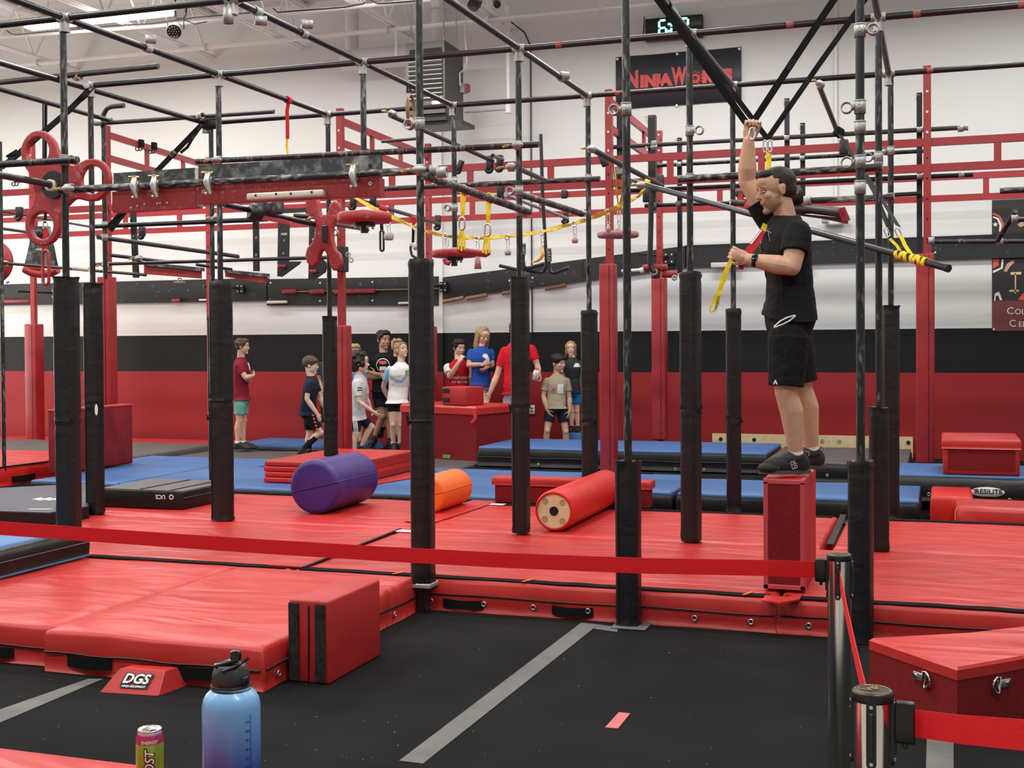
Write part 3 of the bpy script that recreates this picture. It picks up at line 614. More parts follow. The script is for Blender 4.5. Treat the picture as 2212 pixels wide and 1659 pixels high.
for par, px, py in ((f1, 876, 1147), (f0, 108, 1117), (g1, 1063, 1089)):
    p = PZ(px, py, .208); b = MB(); b.ribbon([(p.x-.12, p.y, .208), (p.x+.12, p.y, .208)], .10, (0, 1, 0), .003); b.build('brand_patch', 'plate', par)

# small front things
def frustum(name, corners_bot, z0, z1, inset, m, par):
    c = sum((V((x, y, 0)) for x, y in corners_bot), V())/len(corners_bot); b = MB(); n = len(corners_bot)
    bot = [V((x, y, z0)) for x, y in corners_bot]; top = [V((c.x+(x-c.x)*inset[0], c.y+(y-c.y)*inset[1], z1)) for x, y in corners_bot]
    b.add(bot+top, [tuple(range(n-1, -1, -1)), tuple(range(n, 2*n))]+[(i, (i+1) % n, n+(i+1) % n, n+i) for i in range(n)]); return b.build(name, m, par)
dg = thing('wedge_block', (-3.72, 5.18, 0), 'small low red foam wedge with a DGS logo on the black floor', 'block')
a, bq, cq = PZ(216, 1495, 0), PZ(343, 1503, 0), PZ(403, 1481, 0); dq = a+(cq-bq)
b = MB(); up = V((0, 0, .095)); ta, tb, tc, td = [p.lerp((a+cq)/2, .22)+up for p in (a, bq, cq, dq)]
ta = a.lerp(dq, .45)+(bq-a)*.12+up; tb = bq.lerp(cq, .45)-(bq-a)*.10+up; tc = cq-(bq-a)*.10+up+(bq-cq)*.12; td = dq+(bq-a)*.12+up+(a-dq)*.12
b.add([a, bq, cq, dq, ta, tb, tc, td], [(3, 2, 1, 0), (4, 5, 6, 7), (0, 1, 5, 4), (1, 2, 6, 5), (2, 3, 7, 6), (3, 0, 4, 7)]); b.build('cover', 'red_pad', dg)
nf = ((bq-a).cross(ta-a)).normalized(); nf = nf if nf.y < 0 else -nf; mid = (a+bq+ta+tb)/4+nf*.004; rr = (bq-a).normalized(); uu = nf.cross(rr); uu = uu if uu.z > 0 else -uu
text('logo', 'DGS', .075, mid+uu*.010+nf*.002, rr, uu, 'black_print', dg, .0008, .007, .2); text('logo', 'DGS', .070, mid+uu*.010+nf*.005, rr, uu, 'white_print', dg, .0008, .002, .2)
b = MB(); q = mid-uu*.028; b.add([q-rr*.075-uu*.009, q+rr*.075-uu*.009, q+rr*.075+uu*.009, q-rr*.075+uu*.009], [(0, 1, 2, 3)]); b.build('logo_bar', 'black_print', dg)
text('logo', 'NINJA EQUIPMENT', .015, q+nf*.003, rr, uu, 'white_print', dg, .0006, .0004)
b = MB(); b.tube([bq+nf*.004, tb+nf*.006], .004, 6); b.build('corner_seam', 'red_trim', dg)

bt = thing('foam_block', (-2.97, 5.83, 0), 'upright red foam block with two black velcro strips beside the front mats', 'block')
zt = .415; x0, x1, y0, y1 = -3.085, -2.862, 5.53, 6.14
b = MB(); b.rbox(((x0+x1)/2, (y0+y1)/2, zt/2), (x1-x0, y1-y0, zt), .012, 2); b.build('cover', 'red_pad', bt)
for q in (.14, .80): b = MB(); xx = x0+(x1-x0)*q; b.rbox((xx, y0-.004, zt*.49), (.058, .01, zt*.94), .003, 1); b.build('velcro_strip', 'velcro_dusty', bt)
b = MB(); b.tube([((x0+x1)/2, y0-.004, .01), ((x0+x1)/2+.003, y0-.004, zt*.5), ((x0+x1)/2+.004, y0-.004, zt*.93)], .004, 6); b.build('zipper', 'black_plastic', bt)

lf = thing('folding_mat', (-6.2, 6.8, .22), 'blue-topped black mat lying on the far left red mat', 'mat')
b = MB(); b.cushion(-7.2, -5.60, 5.9, 7.24, .222, .40, .045, .15, .006, 11); b.build('side_panel', 'black_side', lf)
b = MB(); b.cushion(-7.18, -5.66, 5.95, 7.20, .38, .415, .02, .15, .004, 12); b.build('top_panel', 'blue_vinyl', lf)
b = MB(); b.tube([(-5.585, 5.9+1.34*k/8, .235) for k in range(9)], .006, 6); b.build('blue_piping', 'blue_vinyl', lf)
b = MB(); b.tube([(-5.588, 5.9+1.34*k/8, .325) for k in range(9)], .004, 6); b.build('seam', 'gray_vinyl', lf)

# second row things
def roller(name, x, y0, y1, z, r, m, label, seam=True):
    t = thing(name, (x, (y0+y1)/2, z), label, 'cylinder'); b = MB(); L = y1-y0; n = 10
    prof = [(.001, 0), (r*.8, -.004), (r*.97, .004), (r, .025)] + [(r+.003*math.sin(k*2.1), L*k/n) for k in range(1, n)] + [(r, L-.025), (r*.97, L-.004), (.001, L)]
    b.lathe((x, y0, z+r), prof, 40, (0, 1, 0)); b.build('cover', m, t)
    if seam:
        b = MB(); an = -.25; d = V((math.cos(an), 0, math.sin(-an)*0+math.sin(.22))); e = V((x, y0-.006, z+r)); b.tube([e-d*r*.98, e, e+d*r*.98, e+d*r*1.005+V((0, .03, 0)), e+d*r*1.005+V((0, L, 0))], .005, 6); b.build('seam', m, t)
    return t
roller('foam_cylinder', -5.16, 9.72, 10.55, MZ, .238, 'purple', 'big purple foam cylinder lying on the red mat')
roller('foam_cylinder', -4.21, 10.02, 10.70, MZ, .165, 'orange', 'smaller orange foam cylinder behind the black padded post')
lg = thing('padded_log', (-2.86, 10.2, MZ), 'red padded log with a round pale wooden end', 'log')
r = .163; yn, yf = 9.36, 11.0; c = V((-2.86, yn, MZ+r)); b = MB()
b.lathe(c, [(r*.82, .012), (r*.83, -.004), (r*.93, -.002), (r, .03), (r, yf-yn-.02), (r*.9, yf-yn), (.01, yf-yn)], 44, (0, 1, 0)); b.build('cover', 'red_vinyl_side', lg)
b = MB(); b.cyl(c+V((0, .02, 0)), c+V((0, .004, 0)), r*.83, 40); we = b.build('wood_end', 'wood', lg)
for dx, dz in ((-.072, .078), (.072, .068), (-.075, -.065), (.07, -.075)):
    b = MB(); q = c+V((dx, .003, dz)); b.collar(q, (0, 1, 0), .020, .024, .004, 16); b.cyl(q+V((0, .002, 0)), q, .021, 14); b.build('counterbore', 'wood_dark', we)
b = MB(); b.collar(c+V((0, .002, 0)), (0, 1, 0), .028, .036, .006, 20); b.cyl(c+V((0, .004, 0)), c+V((0, .001, 0)), .03, 16); b.build('axle_hole', 'dark', we)
# a folded black training mat with grey top
def PQ(pts, z): return [PZ(x, y, z) for x, y in pts]
uc = thing('folding_mat', (-6.9, 9.95, MZ), 'black folded mat with grey carpet top and white logo at left', 'mat')
x0, x1, y0, y1 = -7.33, -6.42, 9.62, 10.48
b = MB(); b.rbox(((x0+x1)/2, (y0+y1)/2, MZ+.085), (x1-x0, y1-y0, .165), .012, 2); b.build('side_panel', 'black_side', uc)
b = MB(); b.bx(x0+.01, x1-.01, y0+.01, y1-.01, MZ+.165, MZ+.172); tp = b.build('top_panel', 'gray_vinyl', uc)
for xx in (x0+.42, x0+.74): b = MB(); b.bx(xx, xx+.03, y0+.03, y1-.03, MZ+.172, MZ+.175); b.build('black_stripe', 'velcro', tp)
text('logo', 'UCS', .055, (x1-.24, y0-.003, MZ+.115), RX*-1, UZ*-1, 'white_print', uc, .0008, .001); b = MB(); b.collar((x1-.125, y0-.002, MZ+.115), (0, 1, 0), .014, .024, .003, 16); b.build('logo_ring', 'white_print', uc)
b = MB(); b.bx(x1-.32, x1-.17, y0-.003, y0, MZ+.150, MZ+.153); b.tube([(x1+.003, y0, MZ+.11), (x1+.003, y1, MZ+.11)], .004, 6); b.build('seam_line', 'gray_vinyl', uc)
nv = thing('thin_mat', (-7.6, 9.3, MZ), 'dark navy mat with white script at far left', 'mat')
q = PQ([(-150, 1098), (108, 1106), (192, 1092), (192, 1042), (0, 1052), (-150, 1070)], .315); b = MB(); b.prism([(p.x, p.y, MZ+.002) for p in q], (0, 0, .1)); b.build('side_panel', 'black_side', nv)
b = MB(); c = sum(q, V())/6; b.prism([c+(p-c)*.985 for p in [V((p.x, p.y, MZ+.100)) for p in q]], (0, 0, .008)); b.build('top_panel', 'navy_vinyl', nv)
b = MB()
for k in range(6):
    p = PZ(75+k*10, 1078.5, MZ+.11); p2 = PZ(82+k*10, 1076+(k % 2)*4, MZ+.11); b.ribbon([p, p2, PZ(88+k*10, 1079, MZ+.11)], .09, (0, 1, 0), .002)
b.build('script_print', 'white_print', nv)
p, p2 = PZ(62, 1099.5, MZ+.11), PZ(112, 1099.5, MZ+.11); b = MB(); b.ribbon([p, p2], .03, (0, 1, 0), .002); b.build('underline_print', 'white_print', nv)
# red box with lid behind the log
rb = thing('vault_box', (-3.2, 10.75, MZ), 'low dark red carpeted box with lighter padded lid behind the log', 'box')
b = MB(); b.rbox((-3.17, 10.965, MZ+.09), (1.46, .16, .18), .01, 1); b.build('body', 'red_suede', rb)
b = MB(); b.cushion(-3.92, -2.42, 10.87, 11.07, MZ+.17, MZ+.245, .02, .15, .004, 21); b.build('padded_lid', 'red_pad', rb)
# tall block under the man
BX0, BX1, BY0, BY1 = -.985, -.742, 7.5, 8.2; BZ = P(1690, 1036, BY0).z
bm = thing('foam_block', ((BX0+BX1)/2, (BY0+BY1)/2, MZ+.012), 'tall red foam block the man in black stands on', 'block')
b = MB(); b.rbox(((BX0+BX1)/2, (BY0+BY1)/2, (BZ+MZ+.012)/2), (BX1-BX0, BY1-BY0, BZ-MZ-.012), .012, 2); b.build('cover', 'red_pad', bm)
w = .028; b = MB()
for (xx, ww) in ((BX0+w/2, w), (BX1-w/2, w)): b.rbox((xx, BY0-.003, (BZ+MZ)/2), (ww, .008, BZ-MZ-.03), .003, 1)
for zz in (MZ+.03, BZ-w/2): b.rbox(((BX0+BX1)/2, BY0-.003, zz), (BX1-BX0, .008, w), .003, 1)
for xx in (BX0+w/2, BX1-w/2): b.rbox((xx, (BY0+BY1)/2, BZ+.001), (w, BY1-BY0-.01, .006), .002, 1)
b.rbox((BX1+.002, BY0+w/2, (BZ+MZ)/2), (.006, w, BZ-MZ-.03), .002, 1); b.build('binding', 'red_trim', bm)
b = MB(); b.bx(BX0+w, BX1-w, BY0-.004, BY0, MZ+.05, BZ-w); b.build('carpet_panel', 'red_suede', bm)
b = MB(); b.bx(BX0+w, BX1-w, BY0+w, BY1-w, BZ-.001, BZ+.002); b.build('top_panel', 'red_vinyl', bm)

# ------------------------------------------------------------------ back field
BG = 'blue folding mats'
def blue(x0, x1, y0, y1, z0, z1, label, seed, r=.03): return mat_thing(x0, x1, y0, y1, z0, z1, label, 'blue_vinyl', 'black_side', BG, r, seed, 'folding_mat', .004, .2)
blue(-10.02, -8.82, 11.9, 14.0, .02, .12, 'blue mat at far left behind the black folded mat', 31); blue(-8.80, -6.25, 11.9, 14.0, .02, .12, 'blue mat running behind the purple cylinder on its left', 32); blue(-6.23, -2.98, 11.9, 14.45, .02, .12, 'blue mat behind the orange cylinder', 33)
blue(-10.6, -8.3, 14.05, 15.1, .02, .11, 'blue mat strip beside the big dark red block', 34)
blue(-2.94, -2.40, 11.7, 13.3, .02, .25, 'thick blue-topped black mat behind the log, left of the joint', 35, .05); blue(-2.36, -.15, 11.7, 13.0, .02, .25, 'thick blue-topped black mat behind the tall foam block', 36, .05)
tc_ = blue(-5.9, -2.02, 15.8, 17.3, .02, .28, 'thick blue and black crash mat in front of the back wall', 37, .05)
b = MB(); b.tube([(-5.9+3.88*k/14, 15.785, .14+.004*math.sin(k*1.7)) for k in range(15)], .006, 6); b.build('zipper', 'black_plastic', tc_); eyelets(tc_, [(P(x, y, 15.78).x, 15.776, P(x, y, 15.78).z) for x, y in ((1163, 1004), (1459, 1014), (1521, 1015))])
gm = mat_thing(-1.98, -.32, 15.05, 17.2, .02, .25, 'dark grey topped black mat beside the crash mat', 'gray_vinyl', 'black_side', None, .05, 38); eyelets(gm, [(P(1787, 1028, 15.03).x, 15.03, .10)])
mat_thing(-12.9, -5.95, 15.15, 17.1, .0, .035, 'wide dark grey mat under the boy in the maroon shirt', 'gray_vinyl', None, None, .01, 39, 'floor_mat', .003, .3)
mat_thing(-18, -9.0, 17.15, 18.5, .0, .05, 'thin red mat strip along the base of the back wall', 'red_vinyl', None, FG, .02, 40, 'floor_mat', .006, .3)
mt = thing('thin_mat', (-9.0, 17.6, .04), 'light blue panel mat lying uneven by the back wall', 'mat', BG)
q = [PZ(500, 966, .06), PZ(585, 970, .06), PZ(700, 972, .06), PZ(828, 966, .06), PZ(826, 948, .11), PZ(600, 943, .11)]
b = MB(); b.prism([(p.x, min(p.y, 18.45), .04) for p in q], (0, 0, .07)); b.build('cover', 'blue_vinyl', mt); b = MB(); b.tube([p-UZ*.01 for p in q[:3]], .035, 8); b.build('rolled_edge', 'black_side', mt); eyelets(mt, [tuple(PZ(597, 968, .07)), tuple(PZ(640, 968, .07))])
ml = mat_thing(-15, -10.62, 11.6, 14.3, 0, .22, 'thick red mat with a dark handle at the far left edge', 'red_vinyl', 'red_vinyl_side', FG, .04, 41); b = MB(); b.ribbon([(-10.66, 11.7+2.6*k/10, .226+.003*math.sin(k)) for k in range(11)], .07, RX, .006); b.build('velcro_edge', 'velcro', ml)
p = PX(52, 1037, -10.6); b = MB(); b.ribbon([(-10.605, p.y-.2, .07), (-10.59, p.y, .065), (-10.605, p.y+.2, .07)], .07, UZ, .008); b.build('handle', 'velcro', ml)
mat_thing(-18, -10.7, 14.4, 17.05, .0, .12, 'grey glossy vinyl mat at the left edge near the door light', 'gray_vinyl', None, None, .03, 42, 'floor_mat', .01, .2)
bb = thing('foam_block', (-10.15, 13.2, .125), 'large dark red foam block standing on the blue mat at left', 'block')
b = MB(); b.rbox((-10.145, 13.2, .125+.39), (.19, 1.44, .78), .025, 3); b.build('cover', mat('dark_red_cover', (.22, .014, .018), .75, spec=.25, var=(4, .2)), bb)
b = MB(); b.rbox((-10.145, 13.2, .895), (.20, 1.45, .03), .012, 2); b.build('top_panel', 'red_pad', bb)
# stack of folded red panel mats
st = thing('panel_mat_stack', (-6.6, 13.2, .125), 'stack of folded red panel mats behind the purple cylinder', 'mat')
for k in range(4):
    b = MB(); z0 = .125+k*.062; b.rbox((-6.66+.012*(k % 2), 13.25, z0+.030), (1.12, 1.7, .058), .012, 2); b.build('panel', 'red_vinyl_side' if k < 3 else 'red_vinyl', st)
b = MB()
for k in range(3): b.tube([(-6.085, 12.42, .125+.062*(k+1)), (-6.085, 14.08, .125+.062*(k+1))], .003, 5)
b.build('gold_piping', 'brass', st)
b = MB(); b.ribbon([(-6.06, 12.42, .128), (-5.9, 13.2, .128), (-5.92, 14.05, .128)], .28, RX, .006); b.build('loose_flap', 'red_vinyl', st)
# big vault box with the small velcro block on it
vl, vc, vr = V((-7.55, 15.85, 0)), PZ(1030, 1002, .0), PZ(1112, 990, 0); vc = V((vc.x, vc.y, 0)); 
vl = PZ(865, 990, 0); vl = V((vl.x, vl.y, 0)); vr = V((vr.x, vr.y, 0)); vb = vl+vr-vc
vt = thing('vault_box', (vl+vr)/2+V((0, 0, .036)), 'large dark red carpeted vault box with padded red top at centre back', 'box')
zt0, zt1 = .70, .80
def ups(ps, z): return [V((p.x, p.y, z)) for p in ps]
cc = (vl+vr)/2; base = [vl, vc, vr, vb]; b = MB(); tpq = [cc+(p-cc)*.97 for p in base]
b.add(ups(base, .037)+ups(tpq, zt0), [(3, 2, 1, 0), (4, 5, 6, 7), (0, 1, 5, 4), (1, 2, 6, 5), (2, 3, 7, 6), (3, 0, 4, 7)]); b.build('body', 'red_suede', vt)
b = MB(); lid = [cc+(p-cc)*1.0 for p in base]; b.add(ups(lid, zt0-.02)+ups([cc+(p-cc)*1.0 for p in lid], zt1-.03)+ups([cc+(p-cc)*.96 for p in lid], zt1), [(3, 2, 1, 0), (0, 1, 5, 4), (1, 2, 6, 5), (2, 3, 7, 6), (3, 0, 4, 7), (4, 5, 9, 8), (5, 6, 10, 9), (6, 7, 11, 10), (7, 4, 8, 11), (8, 9, 10, 11)]); b.build('padded_lid', 'red_vinyl', vt)
b = MB(); e = V((vc.x, vc.y, zt0)); b.ribbon([e+V((-.02, -.01, .02)), e+V((-.01, -.02, -.06)), e+V((-.06, -.03, -.13))], .05, RX, .01); b.build('torn_strip', 'red_strap', vt)
p = P(975, 996, vl.lerp(vc, .6).y-.02); b = MB(); w = (vc-vl).normalized(); pp = vl.lerp(vc, .62)-V((0, .012, 0)); b.ribbon([pp-w*.07+V((0, 0, .075)), pp+w*.07+V((0, 0, .075))], .05, UZ, .004); b.build('green_tape', 'greentape', vt)
sb = thing('foam_block', (-6.3, 16.25, zt1), 'small red foam block with black velcro bands on top of the vault box', 'block')
a, e = P(947, 878, 16.4), P(1010, 872, 16.1); zz0 = zt1; h = .26
ang = math.atan2(e.y-a.y, e.x-a.x); R_ = Matrix.Rotation(-.35, 3, 'Z'); cb = V((a.x+.32, 16.55, zz0+h/2+.004))
b = MB(); b.rbox(cb, (.44, .40, h), .012, 2, R_); b.build('cover', 'red_pad', sb)
for q in (.27, -.22):
    b = MB(); b.rbox(cb+R_ @ V((-.14, -.201, q*h)), (.13, .008, .062), .002, 1, R_); b.build('velcro_strip', 'velcro_dusty', sb)
# right hand wedge and its box
pm = thing('wedge_mat', (.3, 13.5, .08), 'big black mat with blue top and an oval RESILITE patch at right', 'mat', BG)
b = MB(); b.cushion(-.40, 1.9, 12.92, 14.15, .10, .345, .06, .12, .014, 51); b.build('side_panel', 'black_vinyl', pm)
b = MB(); b.cushion(-.38, 1.88, 12.96, 14.12, .33, .36, .012, .2, .004, 52); b.build('top_panel', 'blue_vinyl', pm)
p = P(2133, 1063, 12.9); s = dep(p)/FPX
b = MB(); b.lathe((0, 0, 0), [(.001, .004), (34*s, .003), (35*s, 0)], 36, (0, -1, 0)); b.v = [V((q.x, q.y, q.z*.31))+V((p.x, 12.895, p.z)) for q in b.v]; b.build('logo_patch', 'plate', pm)
text('logo', 'RESILITE', .068, (p.x+.012, 12.888, p.z+.004), RX, UZ, 'black_print', pm, .0008, .001)
plate('logo_mark', [(-.13, -.02), (-.115, .005), (-.14, .03), (-.10, .025), (-.105, -.005)], [], .002, frame((p.x, 12.889, p.z), RX, UZ), 'banner_red', pm)
b = MB(); b.bx(p.x-.04, p.x+.05, 12.887, 12.89, p.z-.045, p.z-.041); b.build('logo_underline', 'black_print', pm)
eyelets(pm, [(P(x, y, 12.9).x, 12.898, P(x, y, 12.9).z) for x, y in ((2006, 1068), (2086, 1077), (2181, 1080))])
z0 = .36; xl, xr = P(2037, 1022, 12.98).x, P(2203, 1034, 12.98).x; yb0 = 12.98; zT = P(2035, 950, yb0).z
bx2 = thing('vault_box', ((xl+xr)/2, 13.4, z0+.005), 'red carpeted box with padded lid sitting on the wedge mat', 'box')
ybk = 13.85; b = MB(); b.rbox(((xl+xr)/2, (yb0+ybk)/2, (z0+zT)/2), (xr-xl, ybk-yb0, zT-z0-.01), .012, 2); b.build('body', 'red_pad', bx2)
b = MB(); b.bx(xl+.045, xr-.04, yb0-.004, yb0, z0+.05, zT-.09); b.build('carpet_panel', 'red_suede', bx2)
b = MB(); b.cushion(xl-.012, xr+.015, yb0-.02, ybk+.02, zT-.085, zT+.012, .02, .15, .004, 53); b.build('padded_lid', 'red_vinyl', bx2)
rr_ = mat_thing(P(2065, 1093, 10.98).x, 2.2, 10.98, 11.6, .02, .30, 'red mat with pale piping in front of the wedge mat', 'red_vinyl', None, FG, .04, 54)
b = MB(); xq = P(2065, 1093, 10.98).x; b.tube([(xq-.005, 10.975, .03), (xq-.005, 10.975, .26), (xq+.02, 11.0, .30)], .006, 6); b.build('piping', 'orange', rr_)
rs = mat_thing(-.06, .30, 11.64, 12.5, .02, .30, 'small red mat half hidden in the gap below the wedge mat', 'red_vinyl_side', None, FG, .03, 55); eyelets(rs, [(P(2042, 1121, 11.62).x, 11.622, .08)])

# ------------------------------------------------------------------ trapezoid box at right front
ZV = .30; L_, F_, R2, B_ = PZ(1880, 1378, ZV), PZ(2068, 1442, ZV), PZ(2240, 1412, ZV), PZ(2095, 1366, ZV); B2 = R2+(B_-F_)*.9
vb_ = thing('vault_box', ((L_.x+R2.x)/2, (L_.y+R2.y)/2, 0), 'red carpeted trapezoid box with two steel D-rings at right front', 'box')
top = [L_, F_, R2, B2, B_]; cc = sum(top, V())/5; b = MB(); n = 5
bot = [V((p.x+(p.x-cc.x)*.02, p.y+(p.y-cc.y)*.02, .003)) for p in top]; t2 = [V((p.x, p.y, ZV-.05)) for p in top]
b.add(bot+t2, [tuple(range(n-1, -1, -1)), tuple(range(n, 2*n))]+[(i, (i+1) % n, n+(i+1) % n, n+i) for i in range(n)]); b.build('body', 'red_suede', vb_)
b = MB(); lo = [cc+(p-cc)*1.012-UZ*.055 for p in top]; md = [cc+(p-cc)*1.012-UZ*.012 for p in top]; hi = [cc+(p-cc)*.97 for p in top]
b.add(lo+md+hi, [tuple(range(n-1, -1, -1)), tuple(range(2*n, 3*n))]+[(i, (i+1) % n, n+(i+1) % n, n+i) for i in range(n)]+[(n+i, n+(i+1) % n, 2*n+(i+1) % n, 2*n+i) for i in range(n)]); b.build('padded_lid', 'red_vinyl', vb_)
def dring(A, B_, px, py, flip):
    d = (B_-A).normalized(); nrm = V((d.y, -d.x, 0)); nrm = nrm if nrm.y < 0 else -nrm
    # point on the face under this pixel
    rd = ray(px, py); t = (A-CAM).dot(nrm)/rd.dot(nrm); c = CAM+rd*t+nrm*.006
    b = MB(); b.rbox(c+d*flip*.045, (.08, .010, .036), .003, 2, Matrix((d, nrm, UZ)).transposed()); pl = b.build('ring_plate', 'steel', vb_)
    b = MB(); b.cyl(c+d*flip*.07, c+d*flip*.07+nrm*.012, .011, 10); b.build('rivet', 'chrome', pl)
    b = MB(); cr = c-d*flip*.0+nrm*.012; pts = [cr+d*flip*.008+UZ*.036, cr+d*flip*.008-UZ*.036]; pts = pts+[cr+d*flip*(-.042*math.sin(PI*k/8)+.008)-UZ*.036*math.cos(PI*k/8) for k in range(1, 8)]
    b.tube(pts, .0065, 8, closed=True); b.build('d_ring', 'chrome', pl)
dring(L_-UZ*.1, F_-UZ*.1, 2004, 1467, -1); dring(F_-UZ*.1, R2-UZ*.1, 2150, 1478, 1)

# ------------------------------------------------------------------ floor tapes
def tape(pts, m, label, lift=.003):
    q = [PZ(x, y, 0) for x, y in pts]; b = MB(); b.prism([(p.x, p.y, .0012) for p in q], (0, 0, lift)); return tag(b.build('floor_tape', m), label, 'tape')
tape([(862, 1645), (914, 1651), (1293, 1350), (1256, 1346)], 'tape', 'long grey floor tape running to the middle post')
tape([(-8, 1537), (-8, 1566), (222, 1468), (190, 1468)], 'tape', 'grey floor tape at left leading to the small wedge')
tape([(1307, 1573), (1335, 1575), (1361, 1543), (1337, 1540)], 'pinktape', 'short pink tape mark on the black floor')
tape([(1998, 1740), (2060, 1740), (2060, 1560), (2003, 1560)], 'tape', 'grey floor tape at right below the red barrier belt')
tape([(1292, 1349), (1334, 1356), (1334, 1366), (1262, 1356)], 'tape', 'short grey tape along the mat edge left of the middle post', .002)
# lint specks
random.seed(3); b = MB()
for k in range(70):
    p = PZ(random.uniform(20, 1780), random.uniform(1400, 1655), 0)
    s = random.uniform(.0010, .0022); b.box((p.x, p.y, .004), (s*random.choice((1, 1, 2.4)), s, .002))
o = b.build('lint_specks', 'plate', fl); tag(o, kind='stuff')

p = P(1228, 938, 18.2); p2 = P(1262, 938, 18.2); b = MB(); b.rbox(((p.x+p2.x)/2, 18.25, .158), (p2.x-p.x+.0, .4, .31), .02, 2); tag(b.build('step_block', 'blue_vinyl'), 'low blue block behind the crash mat under the fair-haired child', 'block')
# ------------------------------------------------------------------ black pipe rig
X0, DX, Y1, Y2, Y3, HT = -5.7342, 1.335, 7.2178, 9.1803, 11.1539, 3.9664
PR = .0242
rig = thing('pipe_rig', (-3, 9, 0), 'tall black pipe climbing rig with galvanised fittings filling the hall', 'climbing frame')
def gx(k): return X0+k*DX
def pipe(a, b, name='rail', m='pipe_clean', r=PR, par=None, caps=True):
    q = MB(); q.cyl(a, b, r, 14); return q.build(name, m, par or rig)
def tee(x, y, z, axes, par=None):
    b = MB(); c = V((x, y, z)); b.cyl(c-UZ*.095, c-UZ*.01, .033, 14)
    for ax in axes:
        d = V((1, 0, 0)) if ax == 'x' else V((0, 1, 0)); b.cyl(c-d*.05, c+d*.05, .0325, 14)
    b.cyl(c-UZ*.10, c-UZ*.085, .036, 14); return b.build('tee_fitting', 'galv', par or rig)
def collar(c, axis=(0, 0, 1), h=.075, par=None, ro=.0315):
    b = MB(); b.collar(c, axis, .024, ro, h); b.collar(V(c)+V(axis).normalized()*(h/2-.004), axis, .024, ro+.0015, .008); return b.build('collar', 'galv', par or rig)
def ringfit(px, py, Y, side, par=None, X=None):
    c = P(px, py, Y); c = V((X if X is not None else c.x, Y, c.z)); s = V((side, 0, 0)); f = collar(c, (0, 0, 1), .075, par)
    b = MB(); q = c+s*.072; b.collar(q, (-.35*side*0+.0, 1, .0), .0255, .033, .045, 18); b.cyl(c+s*.03, c+s*.042, .018, 10); b.build('side_ring', 'galv', par or rig)
    b = MB(); b.cyl(c-V((0, .034, 0)), c-V((0, .040, 0)), .011, 10); b.build('set_screw', 'steel', par or rig); return f
def swivel(c, d=(1, 0, 0), par=None):
    c = V(c); d = V(d).normalized(); b = MB(); R_ = Matrix((d, UZ.cross(d), UZ)).transposed()
    b.sphere(c-V((0, .014, 0)), .047, 14, 8, (1.05, .75, .55), R_); b.collar(c, d, .025, .036, .05); o = b.build('swivel_clamp', 'galv', par or rig)
    b = MB(); b.cyl(c-d*.055-V((0, .035, 0)), c-d*.115-V((0, .03, .012)), .009, 8); b.rbox(c-d*.085-V((0, .035, .004)), (.03, .022, .022), .004, 1); b.build('clamp_bolt', 'brass', par or rig); return o
POSTS = {}
def post(key, px, py, Y, z0, z1, top=None, r=PR, m='pipe'):
    X = P(px, py, Y).x; b = MB(); b.cyl((X, Y, z0), (X, Y, z1), r, 16); o = b.build('post', m, rig); POSTS[key] = (o, X, Y); return X
post('a0', 139, 300, Y1, .02, HT); post('a2', 907, 300, Y1, .02, HT); post('a3', 1354, 500, Y1, .02, HT); post('a4', 1858, 400, Y1, .02, HT)
post('b-1', 199, 500, Y2, MZ, HT); post('b0', 475, 500, Y2, MZ, HT); post('b1', 785, 250, Y2, P(785, 330, Y2).z, HT); post('b2', 1121, 350, Y2, MZ, HT); post('b3', 1490, 350, Y2, MZ, HT); post('b4', 1898, 400, Y2, MZ, HT)
post('c-2', 225, 400, Y3, P(226, 603, Y3).z, P(222, 262, Y3).z+.06); post('c-1', 457, 400, Y3, .02, HT); post('c0', 710, 450, Y3, .02, HT); post('c1', 981, 350, Y3, P(981, 552, Y3).z, HT); post('c2', 1271, 400, Y3, .02, HT); post('c3', 1583, 350, Y3, .02, HT); post('c4', 1924, 300, Y3, .02, HT)
post('z', 1, 400, 12.2, .02, P(1, 306, 12.2).z)
# top rails
pipe((-9.5, Y1, HT), (2.6, Y1, HT), 'top_rail'); pipe((P(195, 185, Y2).x, Y2, HT), (3.2, Y2, HT), 'top_rail'); pipe((P(452, 262, Y3).x, Y3, HT), (3.6, Y3, HT), 'top_rail')
for k in range(0, 5): pipe((gx(k), 4.6, HT), (gx(k), Y3, HT), 'cross_rail')
xm1 = P(444, 262, Y3).x; pipe((xm1, 5.2, HT), (xm1, Y3, HT), 'cross_rail')
pipe(P(-30, 184, 9.0), P(238, 260, Y3-.05), 'cross_rail')
for k in range(0, 5):
    tee(gx(k), Y1, HT, 'xy'); tee(gx(k), Y2, HT, 'xy'); tee(gx(k), Y3, HT, 'xy')
tee(P(195, 185, Y2).x, Y2, HT, 'xy'); tee(xm1, Y3, HT, 'xy')
for px, Y, row in ((1208, Y2, 0), (1335, Y3, 0), (1707, Y2, 0), (1981, Y2, 0), (2009, Y3, 0), (2207, Y2, 0)):   # red tape bands
    X = P(px, 100, Y).x; b = MB(); b.collar((X, Y, HT), (1, 0, 0), PR-.001, PR+.0012, .05); b.build('red_tape_band', 'faded_tape', rig)
